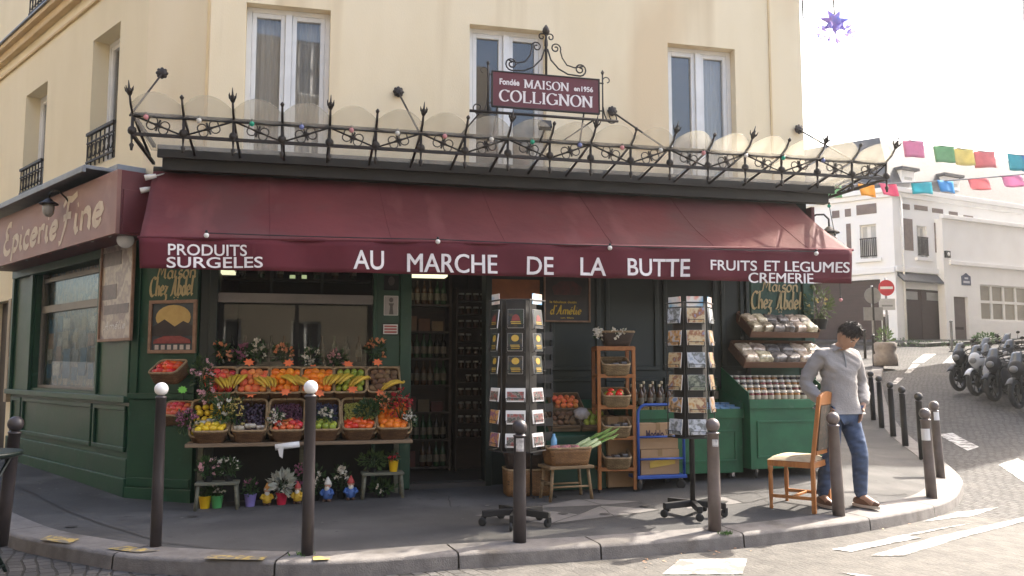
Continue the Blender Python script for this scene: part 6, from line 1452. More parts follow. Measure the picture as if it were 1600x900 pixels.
for k, z in enumerate(zsh):
    mb = MB(X); mb.box(-.019, wS + .019, -.02, .02, z - .02, z + .018); mb.box(-.019, wS + .019, dS - .02, dS + .02, z - .02, z + .018)
    for x in (0, wS): mb.box(x - .017, x + .017, .021, dS - .021, z - .018, z + .016)
    if k: mb.box(.018, wS - .018, .021, dS - .021, z - .012, z + .0)
    else: mb.box(-.015, wS + .015, .021, dS - .021, z + .017, z + .025)
    obj('shelf_board', mb, m_pine, t, world=True, bev=.002)
def shb(z): return X @ Vector((wS / 2, dS / 2 - .05, z + .02))
whats = ['dark wrapped goods', 'red peppers and greens', 'nothing in view', 'dark slates']
for k, z in enumerate(zsh[1:] + [None]):
    if z is None: break
    b = basket(['tilted basket of dark packs on the highest inner level of the pine stand', 'tilted basket of red and green vegetables on the pine stand', 'tilted shadowy basket on the third level of the pine stand', 'tilted basket of dark slates on the lowest level of the pine stand'][k], shb(z) + Vector((0, 0, .008)), .30, .30, .13, rzS, tilt=R(16), mat=m_wicker_lt, rimmat=m_wrim, flare=.08)
    if k == 1:
        fill(b, 'redpepper', .2, .2, .09, 'red pepper in the second basket of the pine stand', 'peppers in the pine stand', rows=2, cols=2, pile=.04); fill(b, 'pear', .22, .1, .08, 'green fruit in the second basket of the pine stand', 'green fruit in the pine stand', rows=1, cols=3, pile=.03)
    else:
        for q in range(3): mb = MB(); mb.box(-.035, .035, -.09, .09, 0, .055 + .012 * q); tag(obj('dark_pack', mb, m_darkbag, loc=at(b, (-.08 + .08 * q, .02, .04)), rz=rzS + .1 * q, bev=.012), 'dark foil pack in the ' + ['first', '', 'third', 'lowest'][k] + ' basket of the pine stand', 'pack', 'packs in the ' + ['first', '', 'third', 'lowest'][k] + ' pine stand basket')
tb = basket('wicker basket of white flowers standing on top of the pine stand', X @ Vector((wS / 2 + .03, dS / 2 - .05, zsh[0] + .026)), .36, .26, .15, rzS, mat=m_wicker_dk, flare=.28)
p0 = at(tb, (0, 0, .15))
for dx, lab, fl, rr in ((-.19, 'white paper-like flower hanging from the left of the top basket', m_whfl, (.05, .05, .04)), (0, 'white blossoms in the middle of the top basket', m_whfl, (.09, .07, .04))): plant('flower_bunch', lab, p0 + Vector((dx, -.06, -.06)), rr, 30, flow=fl, nf=9, blob_r=.02, size=.05)
# low stool with the basket of leeks
q0 = G(881, 757); o_st = .62; s0, zz = FR.hit(851, 712, .80); s1 = FR.hit(926, 710, .62)[0]
cst = og(885, 750, .98); rzs = R(20); X = Matrix.Translation(cst) @ Matrix.Rotation(rzs, 4, 'Z')
t = thing('low_stool', 'low tan wooden stool under the basket of leeks', 'stool', cst, rzs); hst = .335
mb = MB(X); mb.box(-.24, .24, -.15, .17, hst - .03, hst); obj('seat', mb, m_stoolwood, t, world=True, bev=.006)
for x in (-1, 1):
    for y in (-1, 1): mb = MB(X); mb.tube([(x * .225, y * .13 + .01, -.01), (x * .19, y * .11 + .01, hst - .03)], .017, 8); obj('leg', mb, m_stoolwood, t, world=True)
mb = MB(X); mb.tube([(-.205, -.11, .13), (.205, -.11, .13)], .011, 6); mb.tube([(-.205, .13, .13), (.205, .13, .13)], .011, 6); mb.tube([(-.215, -.11, .17), (-.215, .13, .17)], .011, 6); obj('stretcher', mb, m_stoolwood, t, world=True)
b = basket('honey wicker basket of leeks and red packs on the low stool', X @ Vector((0, .0, hst + .002)), .46, .30, .17, rzs, mat=m_wicker_or, flare=.15)
for k in range(7):
    p = at(b, (.02 + .02 * k, .05 - .025 * k, .13 + .008 * (k % 3))); d = Vector((.86, .15 + .04 * k, .40 + .03 * (k % 3))).normalized(); L_ = .42 + .03 * (k % 3)
    o = thing('leek', 'leek lying over the right rim of the basket on the low stool', 'leek', p, group='leeks in the stool basket'); mb = MB(); mb.tube([p - d * .06, p + d * .1, p + d * .22], [.017, .016, .02], 8); obj('shaft', mb, MAT('leek_white', (.55,.60,.34), (.42,.50,.24), rough=.5) if k == 0 else bpy.data.materials['leek_white'], o, world=True)
    mb = MB()
    for j in range(4): s_ = Vector((-d.y, d.x, 0)).normalized() * (.02 * (j - 1.5)); mb.tube([p + d * .2 + s_ * .3, p + d * (.32) + s_, p + d * L_ + s_ * 1.6 + Vector((0, 0, -.02 * j))], [.009, .011, .004], 4)
    obj('leaf', mb, m_leek, o, world=True)
for k in range(5):
    mb = MB(); mb.ball((0, 0, 0), (.05, .04, .035), 10, 7); tag(obj('wrapped_vegetable', mb, MAT('red_wrapped_vegetable', (.33,.05,.06), (.45,.30,.26), scale=14, rough=.25) if k == 0 else bpy.data.materials['red_wrapped_vegetable'], loc=at(b, (-.15 + .06 * k, -.03 + .05 * (k % 2), .16))), 'red wrapped vegetable in the basket on the low stool', 'vegetable', 'red wrapped vegetables in the stool basket')
mb = MB(); pb = at(b, (-.10, .08, .12)); mb.lathe([(.03, 0), (.032, .01), (.032, .12), (.014, .16), (.014, .18)], 12); bt = tag(obj('plastic_bottle', mb, MAT('blue_clear_plastic', (.12,.35,.60), (.2,.4,.6), rough=.15), loc=pb), 'blue topped plastic bottle at the back of the leek basket', 'bottle')
# wicker hampers behind the tall rack
hb = G(830, 745) ; 
b = basket('honey wicker hamper on the ground between the tall rack and the low stool', og(822, 745, .62), .46, .34, .26, R(10), mat=m_wicker_or, flare=.04)
for nm, px, py, m_ in (('left', 802, 712, m_wicker_dk), ('right', 846, 710, m_wicker_dk)):
    pass
b = basket('dark round-cornered basket standing on the honey wicker hamper', og(818, 745, .62) + Vector((0, 0, .262)), .42, .3, .2, R(10), mat=m_wicker_dk, flare=.2)
# slanted green vegetable display at the wall
vs0, vs1 = fs(850, .5, 640), fs(942, .5, 600); vg = H(*FR.pt((vs0 + vs1) / 2, .3, 0).xy)
t = thing('vegetable_stand', 'slanted green stand of vegetable crates behind the pine shelf stand', 'stand', FR.pt((vs0 + vs1) / 2, .3, vg), FR.rz)
mb = MB(FR.M); mb.prism([(vs0, -.60, vg), (vs0, -.60, vg + .56), (vs0, -.09, vg + .92), (vs0, -.09, vg)], (vs1 - vs0, 0, 0)); obj('stand_body', mb, m_green, t, world=True, bev=.006)
def crate(name, label, X, w_, d_, h_, mat=m_oldwood, group=None):
    t = thing(name, label, 'crate', X.translation, group=group, rot=X.to_euler())
    mb = MB(X)
    for sgn in (-1, 1):
        for k in range(2): z = h_ * (.08 + .48 * k); mb.box(-w_ / 2, w_ / 2, sgn * d_ / 2 - .004, sgn * d_ / 2 + .004, z, z + h_ * .40); mb.box(sgn * w_ / 2 - .004, sgn * w_ / 2 + .004, -d_ / 2 + .005, d_ / 2 - .005, z, z + h_ * .40)
    for sx in (-1, 1):
        for sy in (-1, 1): mb.box(sx * (w_ / 2 - .016), sx * (w_ / 2 - .006), sy * (d_ / 2 - .016), sy * (d_ / 2 - .006), 0, h_ * 1.02)
    for k in range(4): y = -d_ / 2 + .01 + (d_ - .02) * k / 3; mb.box(-w_ / 2 + .006, w_ / 2 - .006, y - .03 * (0 < k < 3) - .006, y + .03 * (0 < k < 3) + .006, 0, .006)
    obj('slatted_box', mb, mat, t, world=True); return t
tl = math.atan2(.36, .51); ny = Vector((0, -math.sin(tl), math.cos(tl)))
Xb = lambda s, f: FR.M @ Matrix.Translation((s, lerp(-.60, -.09, f), vg + lerp(.56, .92, f) + .012)) @ Matrix.Rotation(tl, 4, 'X')
for k, (s, f, lab) in enumerate(((vs0 + .21, .30, 'lower left crate of onions on the slanted vegetable stand'), (vs0 + .57, .30, 'lower right crate of wrapped greens on the slanted stand'), (vs0 + .32, .76, 'upper crate of pale vegetables on the slanted stand'))):
    c = crate('wooden_crate', lab, Xb(s, f), .34, .28, .09, m_oldwood)
    fill(c, ['potato', 'pear', 'peach'][k], .27, .21, .05, ['brown onion in the lower left crate of the slanted stand', 'green vegetable in the lower right crate of the slanted stand', 'pale vegetable in the upper crate of the slanted stand'][k], ['onions', 'greens', 'pale vegetables'][k] + ' on the slanted stand', rows=3, cols=4, pile=.03)
mb = MB(); mb.ball((0, 0, 0), (.09, .08, .07), 14, 10, f=lambda q: q * (1 + .16 * math.sin(q.x * 90) * math.cos(q.z * 70))); tag(obj('plastic_bag', mb, MAT('clear_plastic_bag', (.50,.47,.46), (.36,.33,.33), scale=12, rough=.2, bump=.9, bscale=30), loc=Xb(vs0 + .42, .35) @ Vector((0, 0, .10))), 'clear plastic bag of vegetables lying on the slanted stand', 'bag')
# ================================================================ BLUE TROLLEY WITH CARTONS
ct = og(1034, 750, .86); rzt = FR.rz + R(2); X = Matrix.Translation(ct) @ Matrix.Rotation(rzt, 4, 'Z')
t = thing('hand_trolley', 'blue tubular hand trolley loaded with cardboard cartons', 'trolley', ct, rzt); TW = .26
mb = MB(X); mb.box(-TW - .02, TW + .02, -.03, .36, .115, .15); obj('platform', mb, m_blue, t, world=True, bev=.006)
def hoop(y, h, name):
    mb = MB(X); r = .09; pts = [(-TW, y, .15), (-TW, y, h - r)] + [(-TW + r - r * math.cos(R(a)), y, h - r + r * math.sin(R(a))) for a in (25, 50, 75, 90)] + [(TW - r + r * math.sin(R(a)), y, h - r + r * math.cos(R(a))) for a in (0, 25, 50, 75, 90)] + [(TW, y, .15)]
    mb.tube(pts, .016, 8); mb.tube([(-TW, y, h * .62), (TW, y, h * .62)], .012, 6); mb.tube([(-TW, y, h * .36), (TW, y, h * .36)], .012, 6); obj(name, mb, m_blue, t, world=True)
hoop(.0, .88, 'handle_frame')
for x in (-TW + .03, TW - .03):
    for y in (.02, .31): mb, mw = MB(), MB(); caster(mb, mw, X @ Vector((x, y, .05)), .05); w_ = obj('wheel', mw, m_rubber, t, world=True); obj('caster_fork', mb, m_chrome, w_, world=True)
def carton(label, x, y, z, w_, d_, h_, rz=0, words=None):
    p = X @ Vector((x, y, z)); c = thing('carton', label, 'box', p, rzt + rz); Y = Matrix.Translation(p) @ Matrix.Rotation(rzt + rz, 4, 'Z')
    mb = MB(Y); mb.box(-w_ / 2, w_ / 2, 0, d_, 0, h_); obj('cardboard_box', mb, m_card, c, world=True, bev=.005)
    mb = MB(Y); mb.box(-.025, .025, -.0015, .0, h_ - .07, h_ - .004); mb.box(-.025, .025, .0, d_, h_, h_ + .0015); obj('tape', mb, MAT('brown_parcel_tape', (.30,.19,.09), rough=.25), c, world=True)
    if words: 
        mb = MB(Y)
        for tx, u0, u1, v0, v1 in words: put_text(mb, tx, lambda u, v: (lerp(-w_ / 2, w_ / 2, lerp(u0, u1, u)), -.003, h_ * lerp(v0, v1, v)), .03)
        obj('printed_word', mb, MAT('dark_carton_print', (.05,.025,.04), rough=.8), c, world=True)
    return c
c1 = carton('lower carton with a yellow tape strip on the blue trolley', .0, .03, .152, .44, .30, .26)
mb = MB(X); mb.prism([(-.12, .025, .22), (.17, .025, .26), (.17, .025, .33), (-.12, .025, .29)], (0, -.002, 0)); obj('yellow_tape', mb, MAT('yellow_warning_tape', (.50,.34,.05), (.42,.27,.04), rough=.4), c1, world=True)
carton('upper carton printed with a dark word on the blue trolley', -.02, .03, .415, .46, .30, .27, 0, [('Modelo', .20, .64, .42, .74)])
carton('pale carton standing behind the left side of the blue trolley', -.36, .22, .0 + .01, .30, .26, .74)
# ================================================================ GREEN WHEELED COUNTERS
def counter(label, px0, px1, o, pyw, hl=.80, dp=.62, rise=.22):
    s0 = FR.hit(px0, 660, o)[0]; s1 = FR.hit(px1, 660, o)[0]; g = H(*FR.pt((s0 + s1) / 2, o, 0).xy)
    t = thing('display_counter', label, 'counter', FR.pt((s0 + s1) / 2, o - dp / 2, g), FR.rz); zb_ = g + .10; zl = g + hl
    mb = MB(FR.M); mb.prism([(s0, -o, zb_), (s0, -o, zl), (s0, -o + dp, zl + rise), (s0, -o + dp, zb_)], (s1 - s0, 0, 0)); obj('cabinet', mb, m_green_cart, t, world=True, bev=.006)
    mb = MB(FR.M); rim(mb, s0 + .08, s1 - .08, zb_ + .12, zl - .18, -o - .001, .022, .012); obj('panel_moulding', mb, m_green_cart, t, world=True, bev=.003)
    mb = MB(FR.M); mb.box(s0 - .01, s1 + .01, -o - .02, -o - .002, zl - .05, zl + .05); mb.prism([(s0 - .012, -o, zl + .0), (s0 - .012, -o, zl + .12), (s0 - .012, -o + dp, zl + rise + .18), (s0 - .012, -o + dp, zl + .0)], (.010, 0, 0)); mb.prism([(s1 + .002, -o, zl + .0), (s1 + .002, -o, zl + .12), (s1 + .002, -o + dp, zl + rise + .18), (s1 + .002, -o + dp, zl + .0)], (.010, 0, 0)); obj('tray_edge', mb, m_green_cart, t, world=True, bev=.003)
    for s in (s0 + .10, s1 - .10):
        for oo in (o - .06, o - dp + .06): mb, mw = MB(), MB(); caster(mb, mw, FR.pt(s, oo, g + .045), .045); w_ = obj('wheel', mw, m_rubber, t, world=True); obj('caster_fork', mb, m_chrome, w_, world=True)
    return s0, s1, zl, g
CO1, CO2 = .70, .82
a0, a1, zl1, g1 = counter('green wheeled counter of bottles and blue packs behind the pole rack', 992, 1160, CO1, 720, .74, .62, .10)
b0, b1, zl2, g2 = counter('green wheeled counter of jars behind the man and the chair', 1172, 1300, CO2, 728)
def slope(o, dp, zl, f, r=.22): return -o + dp * f, zl + (.10 if o == CO1 else r) * f + .004
m_jarl = [MAT('red_preserve', (.20,.03,.02), (.12,.02,.015), rough=.2), MAT('amber_preserve', (.34,.15,.03), (.22,.09,.02), rough=.2), MAT('dark_preserve', (.06,.03,.02), (.04,.02,.015), rough=.2)]
m_wlid = MAT('white_jar_lid', (.62,.58,.50), (.50,.46,.40), rough=.35)
jp = []
for k in range(3):
    t = bpy.data.objects.new('jar', None); COL.objects.link(t); mb = MB(); mb.lathe([(.034, 0), (.038, .008), (.038, .075), (.03, .088)], 12); obj('glass_body', mb, m_jarl[k], t); mb = MB(); mb.lathe([(.0385, .022), (.0385, .062)], 12, cap=False); obj('label', mb, MAT('jar_paper_label', (.50,.44,.32), (.40,.34,.24), scale=30, rough=.6) if k == 0 else bpy.data.materials['jar_paper_label'], t); mb = MB(); mb.lathe([(.033, .088), (.035, .09), (.035, .108), (.032, .11)], 12); obj('lid', mb, m_wlid, t); t.name = 'jar'; jp.append(t)
for row in range(4):
    f = .12 + .25 * row; y, z = slope(CO2, .62, zl2, f); n = 12
    for j in range(n):
        s = lerp(b0 + .06, b1 - .06, j / (n - 1)); kind = (row + j // 4) % 3
        place(jp[kind], FR.pt(s, -y, z), j, ['red', 'amber', 'dark'][kind] + ' preserve jar in the ' + ['front', 'second', 'third', 'back'][row] + ' row of the jar counter', 'jar', ['red', 'amber', 'dark'][kind] + ' jars in row ' + ['one', 'two', 'three', 'four'][row])
pb2 = bottle(1, .25, .034); mbc = MB(); mbc.lathe([(.015, .235), (.016, .24), (.016, .262), (.012, .267)], 10); obj('cap', mbc, MAT('cream_bottle_cap', (.60,.50,.32), rough=.4), pb2)
for row in range(2):
    y, z = slope(CO1, .62, zl1, .45 + .3 * row)
    for j in range(6): place(pb2, FR.pt(lerp(a0 + .08, a0 + .62, j / 5), -y, z), j, 'amber bottle with a cream cap in the ' + ['front', 'back'][row] + ' row of the left green counter', 'bottle', 'capped bottles ' + ['front', 'back'][row])
for j in range(4):
    y, z = slope(CO1, .62, zl1, .15); mb = MB(); mb.box(-.075, .075, -.03, .03, 0, .06); mb.box(-.05, .05, -.033, -.0301, .015, .045)
    tag(obj('goods_box', mb, MAT('yellow_labelled_box', (.36,.24,.04), (.06,.03,.02), scale=25, rough=.5) if j == 0 else bpy.data.materials['yellow_labelled_box'], loc=FR.pt(a0 + .12 + .17 * j, -y, z), rz=FR.rz + .1), 'yellow labelled pack lying below the capped bottles on the left counter', 'box', 'yellow packs on the left green counter')
m_bluepk = MAT('pale_blue_pack', (.12,.28,.48), (.28,.40,.52), scale=22, rough=.4)
for row in range(3):
    for j in range(4):
        y, z = slope(CO1, .62, zl1, .12 + .2 * row); mb = MB(); mb.box(-.055, .055, -.045, .045, 0, .05); mb.box(-.04, .04, -.0475, -.0451, .01, .04)
        tag(obj('blue_pack', mb, m_bluepk, loc=FR.pt(a1 - .06 - .125 * j, -y, z), rz=FR.rz + random.uniform(-.1, .1), bev=.004), 'pale blue pack in the ' + ['front', 'middle', 'back'][row] + ' row at the right of the left counter', 'pack', 'blue packs row ' + ['one', 'two', 'three'][row])
for j in range(5): place(proto_b[2], FR.pt(a1 - .06 - .11 * j, CO1 - .50, zl1 + .09), j, 'green bottle behind the pale blue packs on the left counter', 'bottle', 'bottles behind the blue packs')
# ================================================================ TRAYS OF WRAPPED FOOD ON THE WALL
def sgp(v, a, e): return math.copysign(a * (abs(v) / a) ** e, v)
def sq_(q, cw, ph):
    q = Vector((sgp(q.x, cw, .28), sgp(q.y, .085, .30), sgp(q.z, .058, .45))); return Vector((q.x * (1 + .07 * math.sin(q.y * 60 + ph)), q.y * (1 + .10 * math.sin(q.x * 75 + ph)), q.z * (1 + .20 * math.cos(q.x * 62 + ph) * math.sin(q.y * 40 + ph))))
def tray(label, px0, px1, pyb, o, pyt, rowlab, n):
    s0, zb_ = FR.hit(px0, pyb, o); s1 = FR.hit(px1, pyb, o)[0]; w_ = s1 - s0; zb_ = FR.hit((px0 + px1) / 2, pyb, o)[1]
    tl = R(32); Xp = FR.M @ Matrix.Translation(((s0 + s1) / 2, -o, zb_)) @ Matrix.Rotation(tl, 4, 'X')
    t = thing('wall_tray', label, 'tray', Xp.translation, FR.rz); mb = MB(Xp); dd = .40
    mb.box(-w_ / 2, w_ / 2, 0, dd, 0, .012); mb.box(-w_ / 2, w_ / 2, -.012, 0, 0, .075); mb.box(-w_ / 2 - .012, -w_ / 2, -.012, dd, 0, .11); mb.box(w_ / 2, w_ / 2 + .012, -.012, dd, 0, .11); mb.box(-w_ / 2, w_ / 2, dd, dd + .012, 0, .12)
    obj('tray_box', mb, MAT('brown_tray_wood', (.15,.075,.045), (.10,.05,.03), scale=5, rough=.6, stretch=(.6,5,5)), t, world=True, bev=.003)
    for s in (-w_ / 2 + .1, w_ / 2 - .1): mb = MB(Xp); mb.box(s - .01, s + .01, .05, dd, -.03, -.001); obj('wall_bracket', mb, m_iron, t, world=True)
    for j in range(n):
        dk = (j in (2, 3)) if n == 6 else (j in (4,))
        for r_ in range(2):
            mb = MB(Xp); cw = w_ / n * .52; x = lerp(-w_ / 2 + cw, w_ / 2 - cw, j / (n - 1)); ph = random.uniform(0, 6)
            mb.ball((x, .09 + .17 * r_, .075), (cw, .085, .058), 18, 12, rot=Matrix.Rotation(random.uniform(-.25, .25), 3, 'Z'), f=lambda q: sq_(q, cw, ph))
            o_ = obj('wrapped_bag', mb, m_darkbag if dk else m_bread); tag(o_, ('dark wrapped bag' if dk else 'pale wrapped bag') + (' in the front row of the ' if r_ == 0 else ' in the back row of the ') + rowlab + ' wall tray', 'bag', ('dark' if dk else 'pale') + ' bags ' + rowlab + str(r_))
    return s0, s1
tray('upper brown wall tray of wrapped food below the painted gold lettering', 1172, 1276, 527, .30, 490, 'upper', 6)
tray('lower brown wall tray of wrapped food above the jar counter', 1162, 1292, 574, .42, 535, 'lower', 6)
# plant at the building's right end
pp = FR.pt(FRW + .05, .12, FR.hit(1292, 515, .12)[1]); plant('hanging_plant', 'leafy green plant in a small box at the right end of the shopfront', pp, (.17, .14, .22), 260, leafmat=m_leaf_lt, flow=m_yelfl, nf=5, pot=m_dark, ph=.12, pr=.10, size=.06)
# wall lantern at the right end, on a bracket
cl = FR.pt(FRW + .28, .05, FR.hit(1308, 368, .05)[1]); X = Matrix.Translation(cl) @ Matrix.Scale(1.25, 4); t = lantern('wall_lantern', 'black lantern hanging from a curved bracket at the right end of the awning', cl, X, m_lglass)
mb = MB(); mb.tube([cl + Vector((0, 0, .10)), cl + Vector((-.0, 0, .20)), cl + Vector((-.06, 0, .26)), cl + Vector((-.15, .02, .26)), cl + Vector((-.24, .06, .20)), cl + Vector((-.29, .08, .10))], .012, 6); obj('arm', mb, m_iron, t, world=True)
mb = MB(FR.M); mb.box(FRW + .005, FRW + .05, -.10, .10, 2.6, 3.35); tag(obj('fascia_end_board', mb, m_red), 'dark burgundy end board of the fascia behind the awning, right end', 'board')
bulb_string('string_lights', 'short string of bulbs hanging down at the right end of the awning', [FR.pt(FRW + .12, .3, 3.35), FR.pt(FRW + .12, .4, 2.95), FR.pt(FRW + .12, .45, 2.55), FR.pt(FRW + .13, .45, 2.2)], ['green', 'white', 'pink', 'pink'], .022, .01)
# ================================================================ BOLLARDS
def bollard(label, p, h=.93, mat=None, ball=None, lean=(0, 0), sticker=None, r=.043, group=None, ballr=.058):
    p = Vector(p); p.z = H(p.x, p.y) - .01; rot = Matrix.Rotation(lean[0], 3, 'Y') @ Matrix.Rotation(lean[1], 3, 'X')
    t = thing('bollard', label, 'bollard', p, group=group, rot=rot.to_euler()); mat = mat or m_bollard
    mb = MB(); hb = h - 2 * ballr + .01; mb.lathe([(r * 1.12, 0), (r * 1.10, hb * .45), (r, hb * .97), (r * 1.12, hb * .972), (r * 1.12, hb * .985), (r * .8, hb * .99), (r * .55, hb)], 20); obj('post', mb, mat, t)
    mb = MB(); mb.ball((0, 0, h - ballr), ballr, 20, 14); obj('ball_top', mb, ball or mat, t)
    for (z, w_, hh, a, m_) in (sticker or []):
        mb = MB(); rr = r * 1.08 + .0015; pts = [R(a - 90 + q) for q in (-w_, -w_ / 2, 0, w_ / 2, w_)]
        for u, v in zip(pts[:-1], pts[1:]): mb.face([(rr * math.cos(u), rr * math.sin(u), z), (rr * math.cos(v), rr * math.sin(v), z), (rr * math.cos(v), rr * math.sin(v), z + hh), (rr * math.cos(u), rr * math.sin(u), z + hh)], True)
        obj('sticker', mb, m_, t)
    return t
m_wball = MAT('worn_white_ball_paint', (.74,.72,.70), (.35,.33,.32), scale=16, rough=.5, contrast=(.25, .42))
bollard('tall thin bollard with a worn white ball at the corner panel', G(243, 855), 1.22, ball=m_wball, r=.037, ballr=.05)
bollard('tall thin bollard with a half worn white ball before the fruit stall', G(480, 868), 1.23, ball=m_wball, r=.038, ballr=.05)
m_stk = MAT('torn_paper_sticker', (.52,.50,.48), (.18,.17,.17), scale=30, rough=.7)
bollard('dark bollard with a torn sticker in front of the tall postcard rack', G(812, 848), .94, sticker=[(.70, 38, .10, 4, m_stk)], r=.045)
bollard('sunlit weathered bollard in front of the pole postcard rack', G(1117, 830), .93, mat=m_bollard_br, sticker=[(.70, 30, .06, 10, m_stk)], r=.048)
bollard('weathered bollard leaning slightly beside the wooden chair', G(1311, 806), .93, mat=m_bollard_br, lean=(-.03, .0), r=.048)
bollard('weathered bollard with a round white sticker at the kerb corner', G(1456, 778), .93, mat=m_bollard_br, lean=(-.04, 0), sticker=[(.60, 55, .12, -40, m_paper)], r=.048)
bollard('brown bollard with a square white sticker nearest the road corner', G(1470, 747), .93, mat=m_bollard_br, lean=(-.05, 0), sticker=[(.70, 40, .10, 0, m_paper)], r=.046)
ords = ['first', 'second', 'third', 'fourth', 'fifth']
for k, (px, py) in enumerate(((1442, 718), (1415, 697), (1396, 682), (1378, 668), (1365, 656))):
    bollard(f'{ords[k]} black bollard from the corner in the row up the side street', G(px, py), .93 if k < 3 else .95, mat=m_bollard_bk, lean=(-.03, 0))
for px, py, lab in ((1366, 572, 'dark bollard beside the stone planter up the side street'), (1352, 560, 'far dark bollard left of the stone planter')): bollard(lab, G(px, py), 1.0, mat=m_bollard_bk)
for px, py, lab, h in ((1368, 540, 'white-headed post standing left behind the stone planter', 1.5), (1383, 542, 'white-headed post rising from behind the stone planter', 1.4), (1388, 545, 'white-headed post nearest the no-entry sign pole', 1.5)):
    bollard(lab, G(px, py + 6), h, ball=m_wball, r=.05, ballr=.07)
bollard('leaning dark bollard at the far left edge beside the green table', P(4, 800, 6.6), .98, lean=(.10, .05), r=.042)
# folding table at the left edge of the picture
pl_ = P(28, 705, 6.0); pl_.x -= .31; pl_.z = H(pl_.x, pl_.y) - KERB; X = Matrix.Translation(pl_) @ Matrix.Rotation(R(12), 4, 'Z'); th_ = P(28, 706, 6.0).z - pl_.z
t = thing('folding_table', 'dark green round folding table cut off by the left picture edge', 'table', pl_, R(12))
mb = MB(X); mb.lathe([(.26, th_ - .045), (.30, th_ - .03), (.31, th_ - .012), (.30, th_)], 36); obj('tabletop', mb, m_green_dk, t, world=True)
for y in (-.13, .13):
    for sx in (-1, 1): mb = MB(X); mb.tube([(sx * .20, y + .012 * sx, 0), (-sx * .20, y + .012 * sx, th_ - .045)], .013, 8); obj('leg', mb, m_green_dk, t, world=True)
mb = MB(X); mb.tube([(.185, -.118, .05), (.185, .142, .05)], .010, 6); mb.tube([(-.185, -.142, .05), (-.185, .118, .05)], .010, 6); obj('stretcher', mb, m_green_dk, t, world=True)
# grass tufts at the kerb
def tuft(label, p, n, h):
    mb = MB(); p = Vector(p)
    for _ in range(n):
        a = random.uniform(0, 6.28); d = Vector((math.cos(a) * .5, math.sin(a) * .5, random.uniform(.6, 1.2))); mb.leaf(p + Vector((random.gauss(0, .03), random.gauss(0, .02), 0)), d, h * random.uniform(.5, 1), .12)
    tag(obj('grass_tuft', mb, MAT('fresh_grass', (.10,.22,.04), (.06,.14,.03), rough=.6, trans=.2) if 'fresh_grass' not in bpy.data.materials else bpy.data.materials['fresh_grass'], kind='stuff'), label, 'grass')
tuft('green grass tuft growing at the foot of the second tall bollard', G(474, 882, -.06), 70, .11); tuft('small moss tuft in the kerb joint beside the sunlit bollard', G(1134, 836, .0), 60, .05)
# ================================================================ THE WOODEN CHAIR
cb = G(1273, 803); sdir = Vector((-.80, .60, 0)); rzc = math.atan2(sdir.x, -sdir.y) ; rzc = math.atan2(sdir.y, sdir.x) + math.pi / 2
# local axes: -y is the way the seat faces; x runs along the back
X = Matrix.Translation(cb) @ Matrix.Rotation(rzc, 4, 'Z'); WX = .44
t = thing('dining_chair', 'varnished wooden dining chair with a pale seat cushion on the sunny pavement', 'chair', cb, rzc)
def lx(x): return x
side = X.to_3x3() @ Vector((1, 0, 0)); sgn = 1 if side.x > 0 else -1
HB = 1.08
for k in (0, 1):
    x = sgn * WX * k; mb = MB(X); mb.prism([(x - .019, -.02, 0), (x - .019, .018, 0), (x - .019, .012, .45), (x - .019, .09, HB - .03), (x - .019, .055, HB - .03), (x - .019, -.022, .45)], (.038, 0, 0)); obj('leg', mb, m_chairwood, t, world=True, bev=.004)
    mb = MB(X); mb.lathe([(.013, 0), (.018, .02), (.014, .05), (.019, .14), (.022, .30), (.017, .34), (.024, .37), (.024, .40)], 12, (x * .96 + sgn * .01, -.40, 0)); obj('leg', mb, m_chairwood, t, world=True)
xa, xb = sorted((sgn * .019, sgn * (WX - .019))); xo0, xo1 = sorted((0, sgn * WX))
mb = MB(X); mb.box(xo0 + .0, xo1, -.425, -.385, .40, .455); mb.box(xo0 - .0, xo0 + .03, -.384, -.022, .40, .455); mb.box(xo1 - .03, xo1, -.384, -.022, .40, .455); mb.box(xa, xb, -.018, .008, .40, .455); obj('seat_frame', mb, m_chairwood, t, world=True, bev=.004)
def cush(u, v):
    x = lerp(xo0 - .005, xo1 + .005, u); y = lerp(-.43, -.02, v); k = (1 - (2 * u - 1) ** 6) * (1 - (2 * v - 1) ** 6); return (x, y, .457 + .045 * k)
mb = MB(X); mb.grid(cush, 14, 14); obj('seat_cushion', mb, MAT('pale_worn_upholstery', (.58,.46,.30), (.42,.32,.20), scale=7, rough=.9, bump=.4, bscale=80), t, world=True)
mb = MB(X); prof = [(xa, HB - .11)] + [(lerp(xa, xb, q / 10), HB - .02 + .035 * math.sin(math.pi * q / 10)) for q in range(11)] + [(xb, HB - .11)]
mb.prism([(x, .058 + (z - HB) * .06, z) for x, z in prof], (0, .025, 0)); obj('top_rail', mb, m_chairwood, t, world=True, bev=.004)
mb = MB(X); mb.prism([(xa + .012, .022, .56), (xb - .012, .022, .56), (xb - .012, .066, HB - .115), (xa + .012, .066, HB - .115)], (0, .016, 0)); obj('back_panel', mb, MAT('dark_tapestry', (.055,.05,.04), (.10,.075,.05), scale=28, rough=.9, third=((.16,.11,.08), 16, .6)), t, world=True)
mb = MB(X); mb.box(xa, xb, .004, .03, .52, .56); obj('back_rail', mb, m_chairwood, t, world=True, bev=.003)
mb = MB(X)
for k in (0, 1): x = sgn * WX * k; mb.box(x - .010 if k == 0 else x - .010, x + .010, -.39, -.02, .115, .145)
mb.box(xo0 + .011, xo1 - .011, -.22, -.20, .118, .142); obj('stretcher', mb, m_chairwood, t, world=True, bev=.003)
